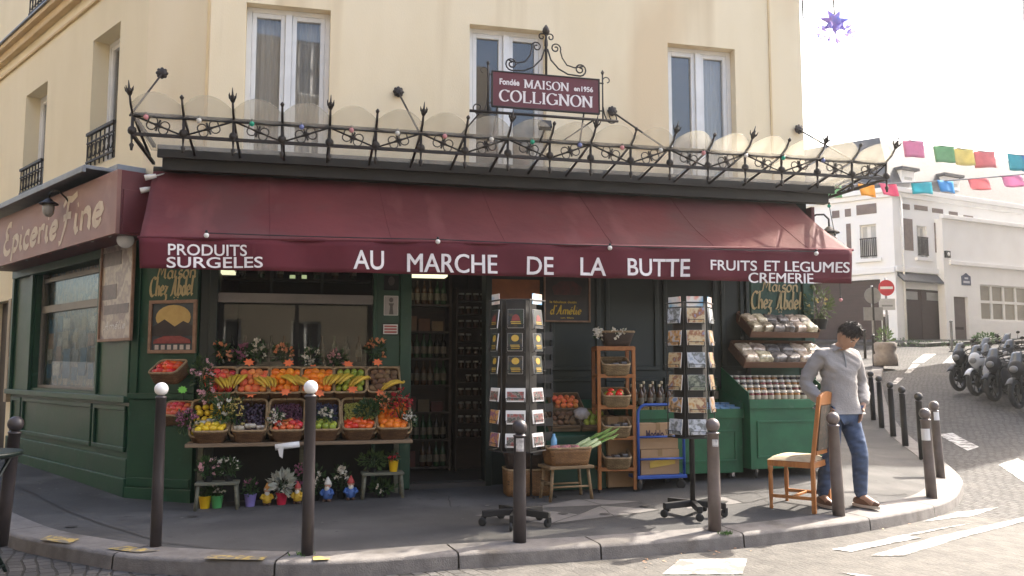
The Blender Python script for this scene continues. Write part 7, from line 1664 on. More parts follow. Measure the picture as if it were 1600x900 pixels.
# ================================================================ PERSON
def skin_mesh(nodes, edges, root, sub=2, smooth=True):
    """nodes: name -> (x, y, z, r[, r2]); grown with the skin modifier and returned as vertices and faces"""
    names = list(nodes); me = bpy.data.meshes.new('sk'); me.from_pydata([nodes[k][:3] for k in names], [(names.index(a), names.index(b)) for a, b in edges], [])
    o = bpy.data.objects.new('sk', me); COL.objects.link(o); o.modifiers.new('skin', 'SKIN')
    if not me.skin_vertices: me.skin_vertices.new()
    for i, k in enumerate(names):
        r = nodes[k][3:]; me.skin_vertices[0].data[i].radius = (r[0], r[1] if len(r) > 1 else r[0]); me.skin_vertices[0].data[i].use_root = (k == root)
    md = o.modifiers.new('sub', 'SUBSURF'); md.levels = sub; md.render_levels = sub
    bpy.context.view_layer.update(); ev = o.evaluated_get(bpy.context.evaluated_depsgraph_get()); m2 = ev.to_mesh()
    v = [tuple(q.co) for q in m2.vertices]; f = [list(p.vertices) for p in m2.polygons]; ev.to_mesh_clear(); bpy.data.objects.remove(o); bpy.data.meshes.remove(me)
    return v, f
def skin_obj(name, nodes, edges, root, mat, parent, X, sub=2, fn=None):
    v, f = skin_mesh(nodes, edges, root, sub); mb = MB(X)
    for p in v: mb.P(fn(Vector(p)) if fn else p)
    for q in f: mb.idx(q, True)
    return obj(name, mb, mat, parent, world=True)
pm = G(1318, 792); rzm = R(16); Xm = Matrix.Translation(pm) @ Matrix.Rotation(rzm, 4, 'Z') @ Matrix.Scale(1.0, 4)
per = thing('person', 'man in a grey fleece and blue jeans looking down behind the chair', 'person', pm, rzm)
# local: faces -y, x is his left (right in the picture)
N = {'pel': (0,.02,.95,.125,.10), 'bel': (0,.0,1.08,.135,.105), 'rib': (0,.01,1.24,.145,.105), 'che': (0,.02,1.38,.125,.09), 'nk0': (0,.0,1.475,.058,.055), 'nk1': (.005,-.04,1.52,.056,.058),
     'jaw': (.02,-.125,1.525,.054,.058), 'hd': (.02,-.130,1.612,.078,.086), 'crn': (.02,-.135,1.670,.066,.074),
     'shL': (.175,.03,1.415,.066), 'elL': (.285,.10,1.15,.045), 'wrL': (.205,-.075,.955,.029), 'paL': (.160,-.085,.890,.034,.020),
     'shR': (-.175,.03,1.415,.066), 'elR': (-.285,.12,1.16,.045), 'wrR': (-.205,-.06,.965,.029), 'paR': (-.165,-.07,.90,.034,.020),
     'hpL': (.095,.02,.90,.092), 'knL': (.125,-.10,.50,.058), 'anL': (.165,-.045,.10,.040), 'toL': (.185,-.20,.045,.034),
     'hpR': (-.095,.02,.90,.092), 'knR': (-.125,-.02,.50,.058), 'anR': (-.16,.10,.10,.040), 'toR': (-.19,-.05,.045,.034)}
Ed = [('pel','bel'),('bel','rib'),('rib','che'),('che','nk0'),('nk0','nk1'),('nk1','jaw'),('jaw','hd'),('hd','crn'),('che','shL'),('shL','elL'),('elL','wrL'),('wrL','paL'),('che','shR'),('shR','elR'),('elR','wrR'),('wrR','paR'),('pel','hpL'),('hpL','knL'),('knL','anL'),('anL','toL'),('pel','hpR'),('hpR','knR'),('knR','anR'),('anR','toR')]
B_ = dict(N)
for k in ('pel','bel','rib','che'): B_[k] = (*N[k][:3], N[k][3] * .88, N[k][4] * .88)
for k in ('shL','shR','elL','elR','hpL','hpR','knL','knR'): B_[k] = (*N[k][:3], N[k][3] * .84)
E2 = list(Ed)
for S_, sx in (('L', 1), ('R', -1)):                     # five fingers on each hand
    pa = Vector(N['pa' + S_][:3]); dirs = Vector((-sx * .35, -.35, -.86)).normalized(); acr = Vector((0, -.86, .35)).normalized()
    for k, (of, L_) in enumerate(((-.026, .070), (-.009, .082), (.009, .078), (.025, .062))):
        b0_ = pa + acr * (-of) + dirs * .03; curl = Vector((-sx * .4, .1, -.8)).normalized()
        for j, q in enumerate((b0_, b0_ + dirs * L_ * .5, b0_ + dirs * L_ * .75 + curl * L_ * .35)): B_[f'f{S_}{k}{j}'] = (q.x, q.y, q.z, .0095 - .001 * j)
        E2 += [('pa' + S_, f'f{S_}{k}0'), (f'f{S_}{k}0', f'f{S_}{k}1'), (f'f{S_}{k}1', f'f{S_}{k}2')]
    q0 = pa + acr * .035 - dirs * .01; q1 = q0 + acr * .025 + dirs * .03
    B_[f't{S_}0'] = (*q0, .012); B_[f't{S_}1'] = (*q1, .010); E2 += [('pa' + S_, f't{S_}0'), (f't{S_}0', f't{S_}1')]
# face: nose, ears, chin grow out of the head
hc = Vector(N['hd'][:3])
tiltX = Matrix.Rotation(R(54), 3, 'X')                  # head bowed
def hp(x, y, z): q = tiltX @ Vector((x, y, z)); return hc + q
skin_obj('body', B_, E2, 'pel', m_skin, per, Xm)
def head_f(q):
    # taper towards the chin, flatten the sides of the face
    k = max(0, -q.z / .125); x = q.x * (1 - .30 * k ** 1.6); y = q.y * (1 - .10 * k) - .012 * k
    if q.y < 0: y += -.018 * math.exp(-((q.z + .022) ** 2) / .0006 - (q.x ** 2) / .0004) * 1.4 - .007 * math.exp(-((q.z + .062) ** 2) / .0003 - (q.x ** 2) / .0010) - .006 * math.exp(-((q.z + .10) ** 2) / .0004 - (q.x ** 2) / .0007) + .009 * math.exp(-((q.z - .012) ** 2) / .0003 - ((abs(q.x) - .033) ** 2) / .0004)
    return Vector((x, y, q.z))
Xh = Xm @ Matrix.Translation(hc) @ Matrix.Rotation(R(16), 4, 'Z') @ tiltX.to_4x4()
mb = MB(Xh); mb.ball((0, 0, 0), (.084, .104, .130), 40, 30, f=head_f)
for sx in (-1, 1): mb.ball((sx * .076, .018, -.008), (.012, .024, .034), 10, 8, rot=Matrix.Rotation(sx * .3, 3, 'Z'))
obj('head', mb, m_skin, per, world=True)
mb = MB(Xh); 
def hair_f(q):
    return q
mb2 = MB(Xh); nU, nV = 40, 18
def hfn(u, v):
    a = 2 * math.pi * u; front = .5 + .5 * math.cos(a + math.pi / 2 * 0 - (-math.pi / 2))   # 1 at the face side (-y)
    fr_ = max(0, -math.sin(a)); lim = lerp(lerp(R(118), R(84), abs(math.cos(a)) ** 3), R(52), fr_ ** 1.2) + R(3) * math.sin(a * 13)
    t_ = lim * v; k = 1.055 + .025 * math.sin(a * 11 + v * 9) * v + .02 * math.sin(a * 23 + v * 31) + .08 * (1 - v) - .035 * v ** 3
    q = Vector((.084 * math.sin(t_) * math.cos(a), .104 * math.sin(t_) * math.sin(a), .130 * math.cos(t_)))
    return head_f(q) * k if v < .97 else head_f(q) * .99
mb2.grid(hfn, nU, nV)
for _ in range(1500):
    u, v = random.random(), random.random() ** .7 * .97; p = hfn(u, v); q = hfn(u, min(1, v + .08)) - p; out = p.normalized()
    mb2.leaf(p, q.normalized() + out * random.uniform(.12, .5) + Vector((random.gauss(0, .25), -.25, random.gauss(0, .2))), random.uniform(.018, .034), .16)
obj('hair', mb2, m_hair, per, world=True)
for sx in (-1, 1):
    mb = MB(Xh); mb.ball((sx * .031, -.083, .010), (.014, .010, .007), 10, 8); e_ = obj('eye', mb, MAT('eye_white', (.6,.55,.5), rough=.2) if 'eye_white' not in bpy.data.materials else bpy.data.materials['eye_white'], per, world=True)
    mb = MB(Xh); mb.ball((sx * .031, -.0925, .009), (.0055, .003, .0055), 8, 6); obj('pupil', mb, m_dark, e_, world=True)
    mb = MB(Xh); mb.tube([(sx * .014, -.0955, .030), (sx * .032, -.094, .036), (sx * .052, -.080, .030)], [.004, .0055, .003], 6); obj('eyebrow', mb, m_hair, per, world=True)
mb = MB(Xh); mb.tube([(-.022, -.0935, -.060), (0, -.1005, -.058), (.022, -.0935, -.060)], [.002, .0055, .002], 6); obj('mouth', mb, MAT('lip_skin', (.30,.11,.085), rough=.5), per, world=True)
# fleece: torso and sleeves grown a little larger than the body
J = {k: N[k] for k in ('bel','rib','che','nk0','shL','elL','wrL','shR','elR','wrR')}
J['hem'] = (0,.01,.935,.178,.135); J['bel'] = (0,-.01,1.06,.185,.150); J['rib'] = (0,.0,1.24,.185,.140); J['che'] = (0,.02,1.385,.150,.108); J['nk0'] = (0,.0,1.475,.086,.078); J['col'] = (.003,-.03,1.525,.080,.076)
J['shL'] = (.180,.03,1.405,.090); J['shR'] = (-.180,.03,1.405,.090); J['uaL'] = (.250,.06,1.28,.080); J['uaR'] = (-.255,.08,1.29,.080); J['elL'] = (.300,.085,1.15,.073); J['elR'] = (-.305,.11,1.16,.073); J['faL'] = (.265,-.0,1.04,.066); J['faR'] = (-.265,.02,1.05,.066); J['wrL'] = (.203,-.078,.955,.052); J['wrR'] = (-.205,-.063,.965,.052)
JE = [('hem','bel'),('bel','rib'),('rib','che'),('che','nk0'),('nk0','col'),('che','shL'),('shL','uaL'),('uaL','elL'),('elL','faL'),('faL','wrL'),('che','shR'),('shR','uaR'),('uaR','elR'),('elR','faR'),('faR','wrR')]
def crease(p):
    a = .006 * math.sin(p.z * 46 + p.x * 22) * math.sin(p.y * 30 + p.z * 17 + 1) + .004 * math.sin(p.z * 90 + p.x * 60); n_ = Vector((p.x, p.y, 0)); n_ = n_.normalized() if n_.length > .01 else Vector((0, 0, 0)); return p + n_ * a
jk = skin_obj('fleece', J, JE, 'bel', m_jacket, per, Xm, 3, crease)
mb = MB(Xm); zip_ = [(.004, -.062 - .0, 1.50), (.002, -.095, 1.40), (0, -.117, 1.28), (0, -.122, 1.15), (0, -.124, 1.05), (0, -.122, .95)]; mb.tube(zip_, .006, 5); obj('zip', mb, m_signgrey, jk, world=True)
T = {'pel': (0,.02,.93,.140,.120), 'hpL': (.095,.02,.86,.110), 'thL': (.112,-.04,.68,.096), 'knL': (.127,-.10,.50,.080), 'caL': (.150,-.06,.30,.074), 'anL': (.165,-.04,.075,.060), 'hpR': (-.095,.02,.86,.110), 'thR': (-.11,.0,.68,.096), 'knR': (-.127,-.02,.50,.080), 'caR': (-.145,.05,.30,.074), 'anR': (-.16,.10,.075,.060)}
TE = [('pel','hpL'),('hpL','thL'),('thL','knL'),('knL','caL'),('caL','anL'),('pel','hpR'),('hpR','thR'),('thR','knR'),('knR','caR'),('caR','anR')]
def crease2(p): 
    k = 1 if p.z < .8 else .4; a = k * (.006 * math.sin(p.z * 70 + p.x * 40) * math.sin(p.z * 23) + .004 * math.sin(p.z * 130 + p.y * 50)); return p + Vector((a, a, 0))
skin_obj('jeans', T, TE, 'pel', m_jeans, per, Xm, 3, crease2)
for S_, ax_, ay, rzf in (('L', .165, -.04, R(14)), ('R', -.16, .10, R(-8))):
    Xf = Xm @ Matrix.Translation((ax_, ay, 0)) @ Matrix.Rotation(rzf, 4, 'Z')
    mb = MB(Xf); mb.ball((0, -.055, .048), (.048, .145, .050), 18, 12, f=lambda q: Vector((q.x * (1 - .15 * max(0, -q.y / .145)), q.y, q.z * (1 if q.z < 0 else 1 + .35 * q.y / .145)))); sh = obj('shoe', mb, m_shoe, per, world=True)
    mb = MB(Xf); pts = [(.05 * math.cos(a), -.055 + .150 * math.sin(a), .004) for a in [2 * math.pi * k / 20 for k in range(20)]]; mb.prism(pts, (0, 0, .024)); obj('sole', mb, m_sole, sh, world=True)
# ================================================================ MOTORBIKES
def motorbike(label, p, rz, paint, lean=.10, scooter=False):
    X = Matrix.Translation(p) @ Matrix.Rotation(rz, 4, 'Z') @ Matrix.Rotation(-lean, 4, 'Y')
    t = thing('motorbike', label, 'motorbike', p, rz); wr = .29
    # local: front wheel towards -y
    for y in (-.68, .66):
        mb = MB(X); mb.lathe([(wr - .07, -.045), (wr - .025, -.055), (wr, -.022), (wr, .022), (wr - .025, .055), (wr - .07, .045)], 26, (0, y, wr), Matrix.Rotation(R(90), 3, 'Y'), cap=False); w_ = obj('wheel', mb, m_rubber, t, world=True)
        mb = MB(X); mb.lathe([(wr - .07, -.04), (wr - .085, -.03), (wr - .085, .03), (wr - .07, .04)], 26, (0, y, wr), Matrix.Rotation(R(90), 3, 'Y'), cap=False)
        for k in range(6): a = R(60 * k); mb.tube([(0, y + .03 * math.cos(a), wr + .03 * math.sin(a)), (0, y + (wr - .08) * math.cos(a), wr + (wr - .08) * math.sin(a))], .014, 6)
        mb.lathe([(.05, -.06), (.05, .06)], 12, (0, y, wr), Matrix.Rotation(R(90), 3, 'Y')); mb.lathe([(.11, .05), (.11, .056)], 18, (0, y, wr), Matrix.Rotation(R(90), 3, 'Y')); obj('rim', mb, m_black, w_, world=True)
    mb = MB(X)
    for sx in (-1, 1): mb.tube([(sx * .085, -.68, wr), (sx * .085, -.46, .82)], .024, 8)
    mb.tube([(-.085, -.47, .80), (.085, -.47, .80)], .02, 8); obj('fork', mb, m_black, t, world=True)
    mb = MB(X); q = [(.0, -.98, .46), (0, -.90, .58), (0, -.74, .62), (0, -.58, .60), (0, -.48, .50)]
    mb.grid(lambda u, v: (lerp(-.07, .07, v), lerp(-.98, -.46, u), .46 + .17 * math.sin(math.pi * min(1, u * 1.05 + .05)) - .03 * (2 * v - 1) ** 2), 12, 6); obj('front_mudguard', mb, paint, t, world=True, solid=.006)
    mb = MB(X); mb.ball((0, -.02, .42), (.17, .30, .20), 14, 10, f=lambda q: Vector((q.x, q.y, q.z * (1 + .15 * math.sin(q.y * 22))))); mb.tube([(0, -.44, .78), (0, -.2, .55), (0, .1, .30), (0, .4, .33), (0, .66, wr)], .04, 8); mb.tube([(.10, .1, .33), (.10, .66, wr)], .022, 6); mb.tube([(-.10, .1, .33), (-.10, .66, wr)], .022, 6); obj('engine', mb, m_black, t, world=True)
    mb = MB(X); mb.ball((0, -.18, .74), (.145, .29, .14), 18, 12, f=lambda q: Vector((q.x * (1 - .3 * max(0, q.y / .29)), q.y, q.z * (1 - .25 * max(0, q.y / .29))))); obj('tank', mb, paint, t, world=True)
    mb = MB(X); mb.ball((0, -.50, .80), (.17, .16, .20), 16, 12, f=lambda q: Vector((q.x * (1 - .35 * max(0, -q.z / .2)), q.y, q.z))); obj('fairing', mb, paint, t, world=True)
    for sx in (-1, 1): mb = MB(X); mb.ball((sx * .12, -.30, .52), (.045, .24, .20), 12, 9, rot=Matrix.Rotation(R(18), 3, 'X')); obj('side_panel', mb, paint, t, world=True)
    mb = MB(X); mb.ball((0, .33, .79), (.14, .36, .07), 16, 10, f=lambda q: Vector((q.x * (1 - .25 * q.y / .36), q.y, q.z + .05 * (q.y / .36)))); obj('seat', mb, m_black, t, world=True)
    mb = MB(X); mb.ball((0, .66, .76), (.10, .20, .085), 12, 9); mb.box(-.07, .07, .80, .815, .45, .62); obj('tail', mb, paint, t, world=True)
    mb = MB(X)
    for sx in (-1, 1): mb.tube([(0, -.40, .90), (sx * .18, -.40, .98), (sx * .37, -.30, .99)], [.014, .014, .016], 8); mb.tube([(sx * .25, -.38, .98), (sx * .30, -.40, 1.13)], .007, 6)
    obj('handlebar', mb, m_black, t, world=True)
    for sx in (-1, 1): mb = MB(X); mb.ball((sx * .31, -.41, 1.16), (.055, .015, .038), 10, 8); obj('mirror', mb, m_black, t, world=True)
    mb = MB(X); mb.ball((0, -.645, .80), (.085, .05, .07), 14, 10); obj('headlight', mb, m_signgrey, t, world=True)
    mb = MB(X); mb.grid(lambda u, v: (lerp(-.14, .14, u) * (1 - .3 * v), -.60 + .16 * v + .06 * (2 * u - 1) ** 2, .92 + .24 * v), 8, 5); obj('windscreen', mb, MAT('smoked_windscreen', (.10,.11,.12), rough=.08) if 'smoked_windscreen' not in bpy.data.materials else bpy.data.materials['smoked_windscreen'], t, world=True, solid=.004)
    mb = MB(X); mb.tube([(.14, -.05, .30), (.17, .25, .26), (.18, .45, .34), (.18, .82, .42)], [.022, .024, .05, .045], 10); obj('exhaust', mb, m_chrome, t, world=True)
    return t
mp_b = MAT('black_bike_paint', (.012,.012,.014), (.016,.016,.018), rough=.4, spec=.25); mp_w = MAT('white_bike_paint', (.62,.62,.62), (.55,.55,.55), rough=.25, coat=.3); mp_s = MAT('dark_blue_bike_paint', (.014,.016,.024), (.012,.014,.02), rough=.4, spec=.25); mp_g = MAT('grey_bike_paint', (.03,.029,.028), (.025,.024,.023), rough=.4, spec=.25)
def bz(px, py, d): p = P(px, py, d); p.z = H(p.x, p.y) - KERB; return p
for lab, px, d, rz, pt_ in (('black motorbike leftmost in the parked row, front wheel to the road', 1530, 19.9, -60, mp_b), ('white and black motorbike second in the parked row', 1556, 18.9, -58, mp_w), ('dark blue motorbike third in the parked row', 1583, 18.0, -57, mp_s), ('grey motorbike at the right picture edge of the parked row', 1618, 17.0, -54, mp_g), ('black motorbike squeezed between the white and the dark blue one', 1572, 19.3, -60, mp_b), ('black motorbike parked behind the first pair, mirrors showing', 1570, 21.5, -62, mp_b), ('dark motorbike behind the white one, handlebars high', 1606, 20.4, -58, mp_s), ('black motorbike at the back right of the parked rows', 1640, 19.4, -55, mp_b), ('grey motorbike furthest back in the parked rows', 1602, 23.0, -62, mp_g)):
    motorbike(lab, bz(px - 4, 600, d + .7), R(rz), pt_)
# ================================================================ FAR HOUSES AND THE SIDE STREET
DC = 36.0; pc = P(1402, 500, DC); hc0 = Vector((pc.x, pc.y, 0))
def vdir(px): v = Vector(((px - 800) / F_PX, 1, 0)).normalized(); return v
uR = vdir(3327); uL = Vector(((-787 - 800) / F_PX, 1, 0)).normalized()
HRp = Plane(hc0, uR); HLp = Plane(hc0 + uL * 14, -uL); HLs = 14
hs = thing('white_house', 'white two storey corner house with slate mansard and brown garage doors', 'house', hc0 + Vector((0, 0, 2.2)))
ez = HRp.hit(1420, 296)[1]; print('eave', ez, 'HL hit', HLp.hit(1397, 303))
hrS = 15.0
gL = [HLp.hit(x, y) for x, y in ((1250, 460), (1375, 436))]; gR = [HRp.hit(x, y) for x, y in ((1412, 440), (1475, 440))]
wL = [HLp.hit(x, y) for x, y in ((1343, 352), (1371, 403))]; wR = [HRp.hit(x, y) for x, y in ((1432, 352), (1450, 403))]
mb = MB(); wall(mb, HLp, 0, HLs, .5, ez, [(gL[0][0], gL[1][0], 1.8, gL[1][1]), (wL[0][0], wL[1][0], wL[1][1], wL[0][1])], rev=.25)
wall(mb, HRp, 0, hrS, .5, ez, [(gR[0][0], gR[1][0], 1.8, HRp.hit(1440, 452)[1]), (wR[0][0], wR[1][0], wR[1][1], wR[0][1])], rev=.25)
bk1 = HRp.pt(hrS, -9, 0); bk2 = HLp.pt(0, -9, 0); vquad(mb, HRp.pt(hrS, 0, 0), bk1, .5, ez); vquad(mb, bk1, bk2, .5, ez); vquad(mb, bk2, HLp.pt(0, 0, 0), .5, ez)
obj('wall', mb, m_white_wall, hs, world=True)
mb = MB(HRp.M); mb.box(-.0, hrS, -.22, -.0, ez - .22, ez); mb.box(0, hrS, -.12, 0, ez - .42, ez - .22); mb.box(0, hrS, -.10, 0, HRp.hit(1440, 423)[1] - .12, HRp.hit(1440, 423)[1] + .12)
mb.X = HLp.M; mb.box(0, HLs + .1, -.22, 0, ez - .222, ez - .002); mb.box(0, HLs, -.12, 0, ez - .42, ez - .222); z_ = HLp.hit(1350, 425)[1]; mb.box(0, HLs, -.10, 0, z_ - .12, z_ + .12)
obj('cornice', mb, m_white_wall, hs, world=True, bev=.02)
# mansard roof with dormers
mz = 2.5; mb = MB(); i0 = 1.0
A1, A2, A3 = HLp.pt(0, 0, ez + .01), HRp.pt(0, .0, ez + .01), HRp.pt(hrS, 0, ez + .01); B1, B2, B3 = HLp.pt(0, -i0, ez + mz), HRp.pt(.6, -i0, ez + mz), HRp.pt(hrS - .5, -i0, ez + mz)
mb.face([A1, A2, B2, B1]); mb.face([A2, A3, B3, B2]); q1, q2 = bk1 + Vector((0, 0, ez + .01)), bk2 + Vector((0, 0, ez + .01)); mb.face([A3, q1, q1 + Vector((0, 0, mz)), B3]); mb.face([B1, B2, B3, q1 + Vector((0, 0, mz)), q2 + Vector((0, 0, mz))]); obj('roof', mb, m_slate, hs, world=True)
for px0, px1, pyt in ((1412, 1432, 258), (1478, 1502, 268)):
    s0, zt_ = HRp.hit(px0, pyt + 6); s1 = HRp.hit(px1, pyt)[0]; mb = MB(HRp.M); mb.box(s0, s1, .12, 2.0, ez + .05, zt_); d_ = obj('dormer', mb, m_white_wall, hs, world=True, bev=.02)
    mb = MB(HRp.M); mb.box(s0 + .18, s1 - .18, .10, .118, ez + .45, zt_ - .3); obj('pane', mb, m_curtain, d_, world=True); mb = MB(HRp.M); mb.box(s0 - .15, s1 + .15, -.05, 2.0, zt_ + .002, zt_ + .12); obj('dormer_roof', mb, m_slate, d_, world=True)
mb = MB(HRp.M)
for px0, py0, px1, py1 in ((1408, 318, 1421, 328), (1428, 320, 1449, 330), (1456, 325, 1473, 334), (1482, 330, 1496, 339), (1505, 336, 1520, 342), (1411, 341, 1427, 392), (1459, 348, 1476, 396), (1484, 351, 1500, 380)):
    s0, z1 = HRp.hit(px0, (py0)); s1, z0 = HRp.hit(px1, py1); mb = MB(HRp.M); mb.box(s0, s1, -.03, -.002, z0, z1); obj('brick_panel', mb, m_greyred, hs, world=True, bev=.01)
for px0, py0, px1, py1 in ((1300, 330, 1312, 340), (1320, 327, 1330, 338), (1338, 321, 1370, 333), (1322, 350, 1331, 400)):
    s0, z1 = HLp.hit(px0, py0); s1, z0 = HLp.hit(px1, py1); mb = MB(HLp.M); mb.box(s0, s1, -.03, -.002, z0, z1); obj('brick_panel', mb, m_greyred, hs, world=True, bev=.01)
for pl, (p0, p1) in ((HLp, wL), (HRp, wR)):
    a, b, z1, z0 = p0[0], p1[0], p0[1], p1[1]; mb = MB(pl.M); mid_x = (a + b) / 2
    mb.box(a, a + .07, .15, .2, z0, z1); mb.box(b - .07, b, .15, .2, z0, z1); mb.box(mid_x - .08, mid_x + .08, .15, .2, z0, z1); mb.box(a + .07, b - .07, .15, .2, z1 - .08, z1); f_ = obj('window', mb, m_white, hs, world=True)
    mb = MB(pl.M); mb.box(a, b, .17, .18, z0, z1); obj('pane', mb, m_curtain, f_, world=True); mb = MB(pl.M); mb.box(a - .2, b + .2, -.14, .0, z0 - .16, z0 - .002); obj('sill', mb, m_white_wall, f_, world=True, bev=.01)
    mb = MB(pl.M); n_ = 9; mb.box(a, b, -.06, -.03, z0 + .85, z0 + .9); mb.box(a, b, -.06, -.03, z0 + .08, z0 + .12)
    for k in range(n_): x = lerp(a + .03, b - .03, k / (n_ - 1)); mb.box(x - .018, x + .018, -.055, -.035, z0 + .12, z0 + .85)
    obj('railing', mb, m_iron, f_, world=True)
for pl, a, b, z1 in ((HLp, gL[0][0], gL[1][0], gL[1][1]), (HRp, gR[0][0], gR[1][0], HRp.hit(1440, 452)[1])):
    mb = MB(pl.M); mb.box(a, b, .18, .24, 1.6, z1)
    if pl is HLp: 
        z = 2.3
        while z < z1: mb.box(a, b, .165, .181, z, z + .11); z += .16
        nm = 'garage_shutter'
    else:
        nm = 'garage_door'; m0 = (a + b) / 2; mb.box(m0 - .03, m0 + .03, .15, .18, 1.6, z1); 
    g_ = obj(nm, mb, m_brown_gate, hs, world=True)
    if pl is HRp:
        mb = MB(pl.M); zc0, zc1 = pl.hit(1440, 468)[1], z1 - .1
        m_fg = MAT('frosted_grey_glass', (.42,.42,.42), rough=.3)
        for x0, x1 in ((a + .35, m0 - .25), (m0 + .35, b - .2)): mb = MB(pl.M); mb.box(x0, x1, .165, .179, zc0, zc1); obj('glazing', mb, m_fg, g_, world=True)
        mb = MB(pl.M); z_ = pl.hit(1440, 440)[1]; mb.prism([(a - .4, 0, z_ + .35), (a - .4, -.32, z_ - .02), (a - .4, -.32, z_ - .1), (a - .4, 0, z_ + .2)], (b - a + .35, 0, 0)); obj('porch_roof', mb, m_slate, hs, world=True)
mb = MB(HRp.M); s_ = HRp.hit(1408, 380)[0]; mb.tube([(s_, -.08, 2.4), (s_, -.08, ez - .2)], .05, 8); obj('drainpipe', mb, m_white, hs, world=True)
# low annex with the taupe door
an_o = .35; AX0 = HRp.hit(1478, 480, an_o)[0]; ax1 = AX0 + 16
az = HRp.hit(1500, 345, an_o)[1]; dz0 = HRp.hit(1490, 463, an_o); dz1 = HRp.hit(1512, 463, an_o); wz = [HRp.hit(1531, 444, an_o), HRp.hit(1610, 503, an_o)]
ann = thing('white_annex', 'low cream annex with a taupe door and wide shop window beside the white house', 'house', HRp.pt(AX0, 0, 2.3))
m_annex = MAT('cream_render_wall', (.90,.895,.875), (.84,.83,.81), scale=.9, rough=.9, bump=.1, bscale=50)
mb = MB(); wall(mb, HRp, AX0, ax1, .5, az, [(dz0[0], dz1[0], 1.8, dz0[1]), (wz[0][0], wz[1][0], wz[1][1], wz[0][1])], o=an_o, rev=.22); vquad(mb, HRp.pt(AX0, 0, 0), HRp.pt(AX0, an_o, 0), .5, az); mb.face([HRp.pt(AX0, 0, az), HRp.pt(AX0, an_o, az), HRp.pt(ax1, an_o, az), HRp.pt(ax1, 0, az)]); vquad(mb, HRp.pt(ax1, an_o, 0), HRp.pt(ax1, -5, 0), .5, az); obj('wall', mb, m_annex, ann, world=True)
mb = MB(HRp.M); z_ = HRp.hit(1510, 413, an_o)[1]; mb.box(HRp.hit(1482, 415, an_o)[0], ax1, -an_o - .12, -an_o - .002, z_ - .08, z_ + .1); mb.box(AX0 - .05, ax1, -an_o - .15, -an_o + .1, az + .002, az + .18); obj('cornice', mb, m_annex, ann, world=True, bev=.015)
mb = MB(HRp.M); mb.box(dz0[0], dz1[0], -an_o + .14, -an_o + .2, 1.8, dz0[1]); d_ = obj('door', mb, m_taupe, ann, world=True); mb = MB(HRp.M); xm = (dz0[0] + dz1[0]) / 2; mb.box(xm - .28, xm + .28, -an_o + .12, -an_o + .139, 3.0, 3.12); obj('letter_slot', mb, m_brown_gate, d_, world=True)
mb = MB(HRp.M)
for k in range(5): x = lerp(wz[0][0], wz[1][0], k / 4); mb.box(x - .07, x + .07, -an_o + .08, -an_o + .16, wz[1][1], wz[0][1])
for z in (wz[1][1], lerp(wz[1][1], wz[0][1], .52), wz[0][1]): mb.box(wz[0][0] - .0, wz[1][0], -an_o + .075, -an_o + .165, z - .06, z + .06)
f_ = obj('window', mb, m_white, ann, world=True); mb = MB(HRp.M); mb.box(wz[0][0], wz[1][0], -an_o + .13, -an_o + .14, wz[1][1], wz[0][1]); obj('pane', mb, MAT('beige_blind_pane', (.34,.31,.25), (.26,.24,.2), scale=1.2, rough=.3), f_, world=True)
# plaques
def plaque(label, px, py, o, w_, h_, words=None):
    s, z = HRp.hit(px, py, o); t = thing('street_plaque', label, 'sign', HRp.pt(s, o, z)); mb = MB(HRp.M); mb.prism([(s - w_ / 2, -o - .03, z - h_ / 2), (s + w_ / 2, -o - .03, z - h_ / 2), (s + w_ / 2, -o - .03, z + h_ * .3), (s + w_ * .25, -o - .03, z + h_ * .42), (s, -o - .03, z + h_ * .6), (s - w_ * .25, -o - .03, z + h_ * .42), (s - w_ / 2, -o - .03, z + h_ * .3)], (0, .026, 0)); obj('plate', mb, m_signblue, t, world=True)
    mb = MB(HRp.M); mb.box(s - w_ * .2, s + w_ * .2, -o - .034, -o - .031, z + .02, z + h_ * .2); mb.box(s - w_ * .35, s + w_ * .35, -o - .034, -o - .031, z - h_ * .32, z - .06); obj('faded_lettering', mb, MAT('white_enamel', (.6,.62,.68), rough=.4) if 'white_enamel' not in bpy.data.materials else bpy.data.materials['white_enamel'], t, world=True)
plaque('dark blue arched street name plaque above the taupe door', 1509, 437, an_o, .62, .50)
s, z = HRp.hit(1473, 397, an_o + .0); t = thing('wall_lamp', 'small square wall lamp on the annex corner left of the plaque', 'lamp', HRp.pt(s, an_o, z)); mb = MB(HRp.M); s += .25; mb.box(s - .15, s + .15, -an_o - .1, -an_o - .002, z - .15, z + .15); obj('housing', mb, m_black, t, world=True); mb = MB(HRp.M); mb.ball((s, -an_o - .11, z), (.09, .03, .09), 10, 8); obj('bulb', mb, m_globe, t, world=True)
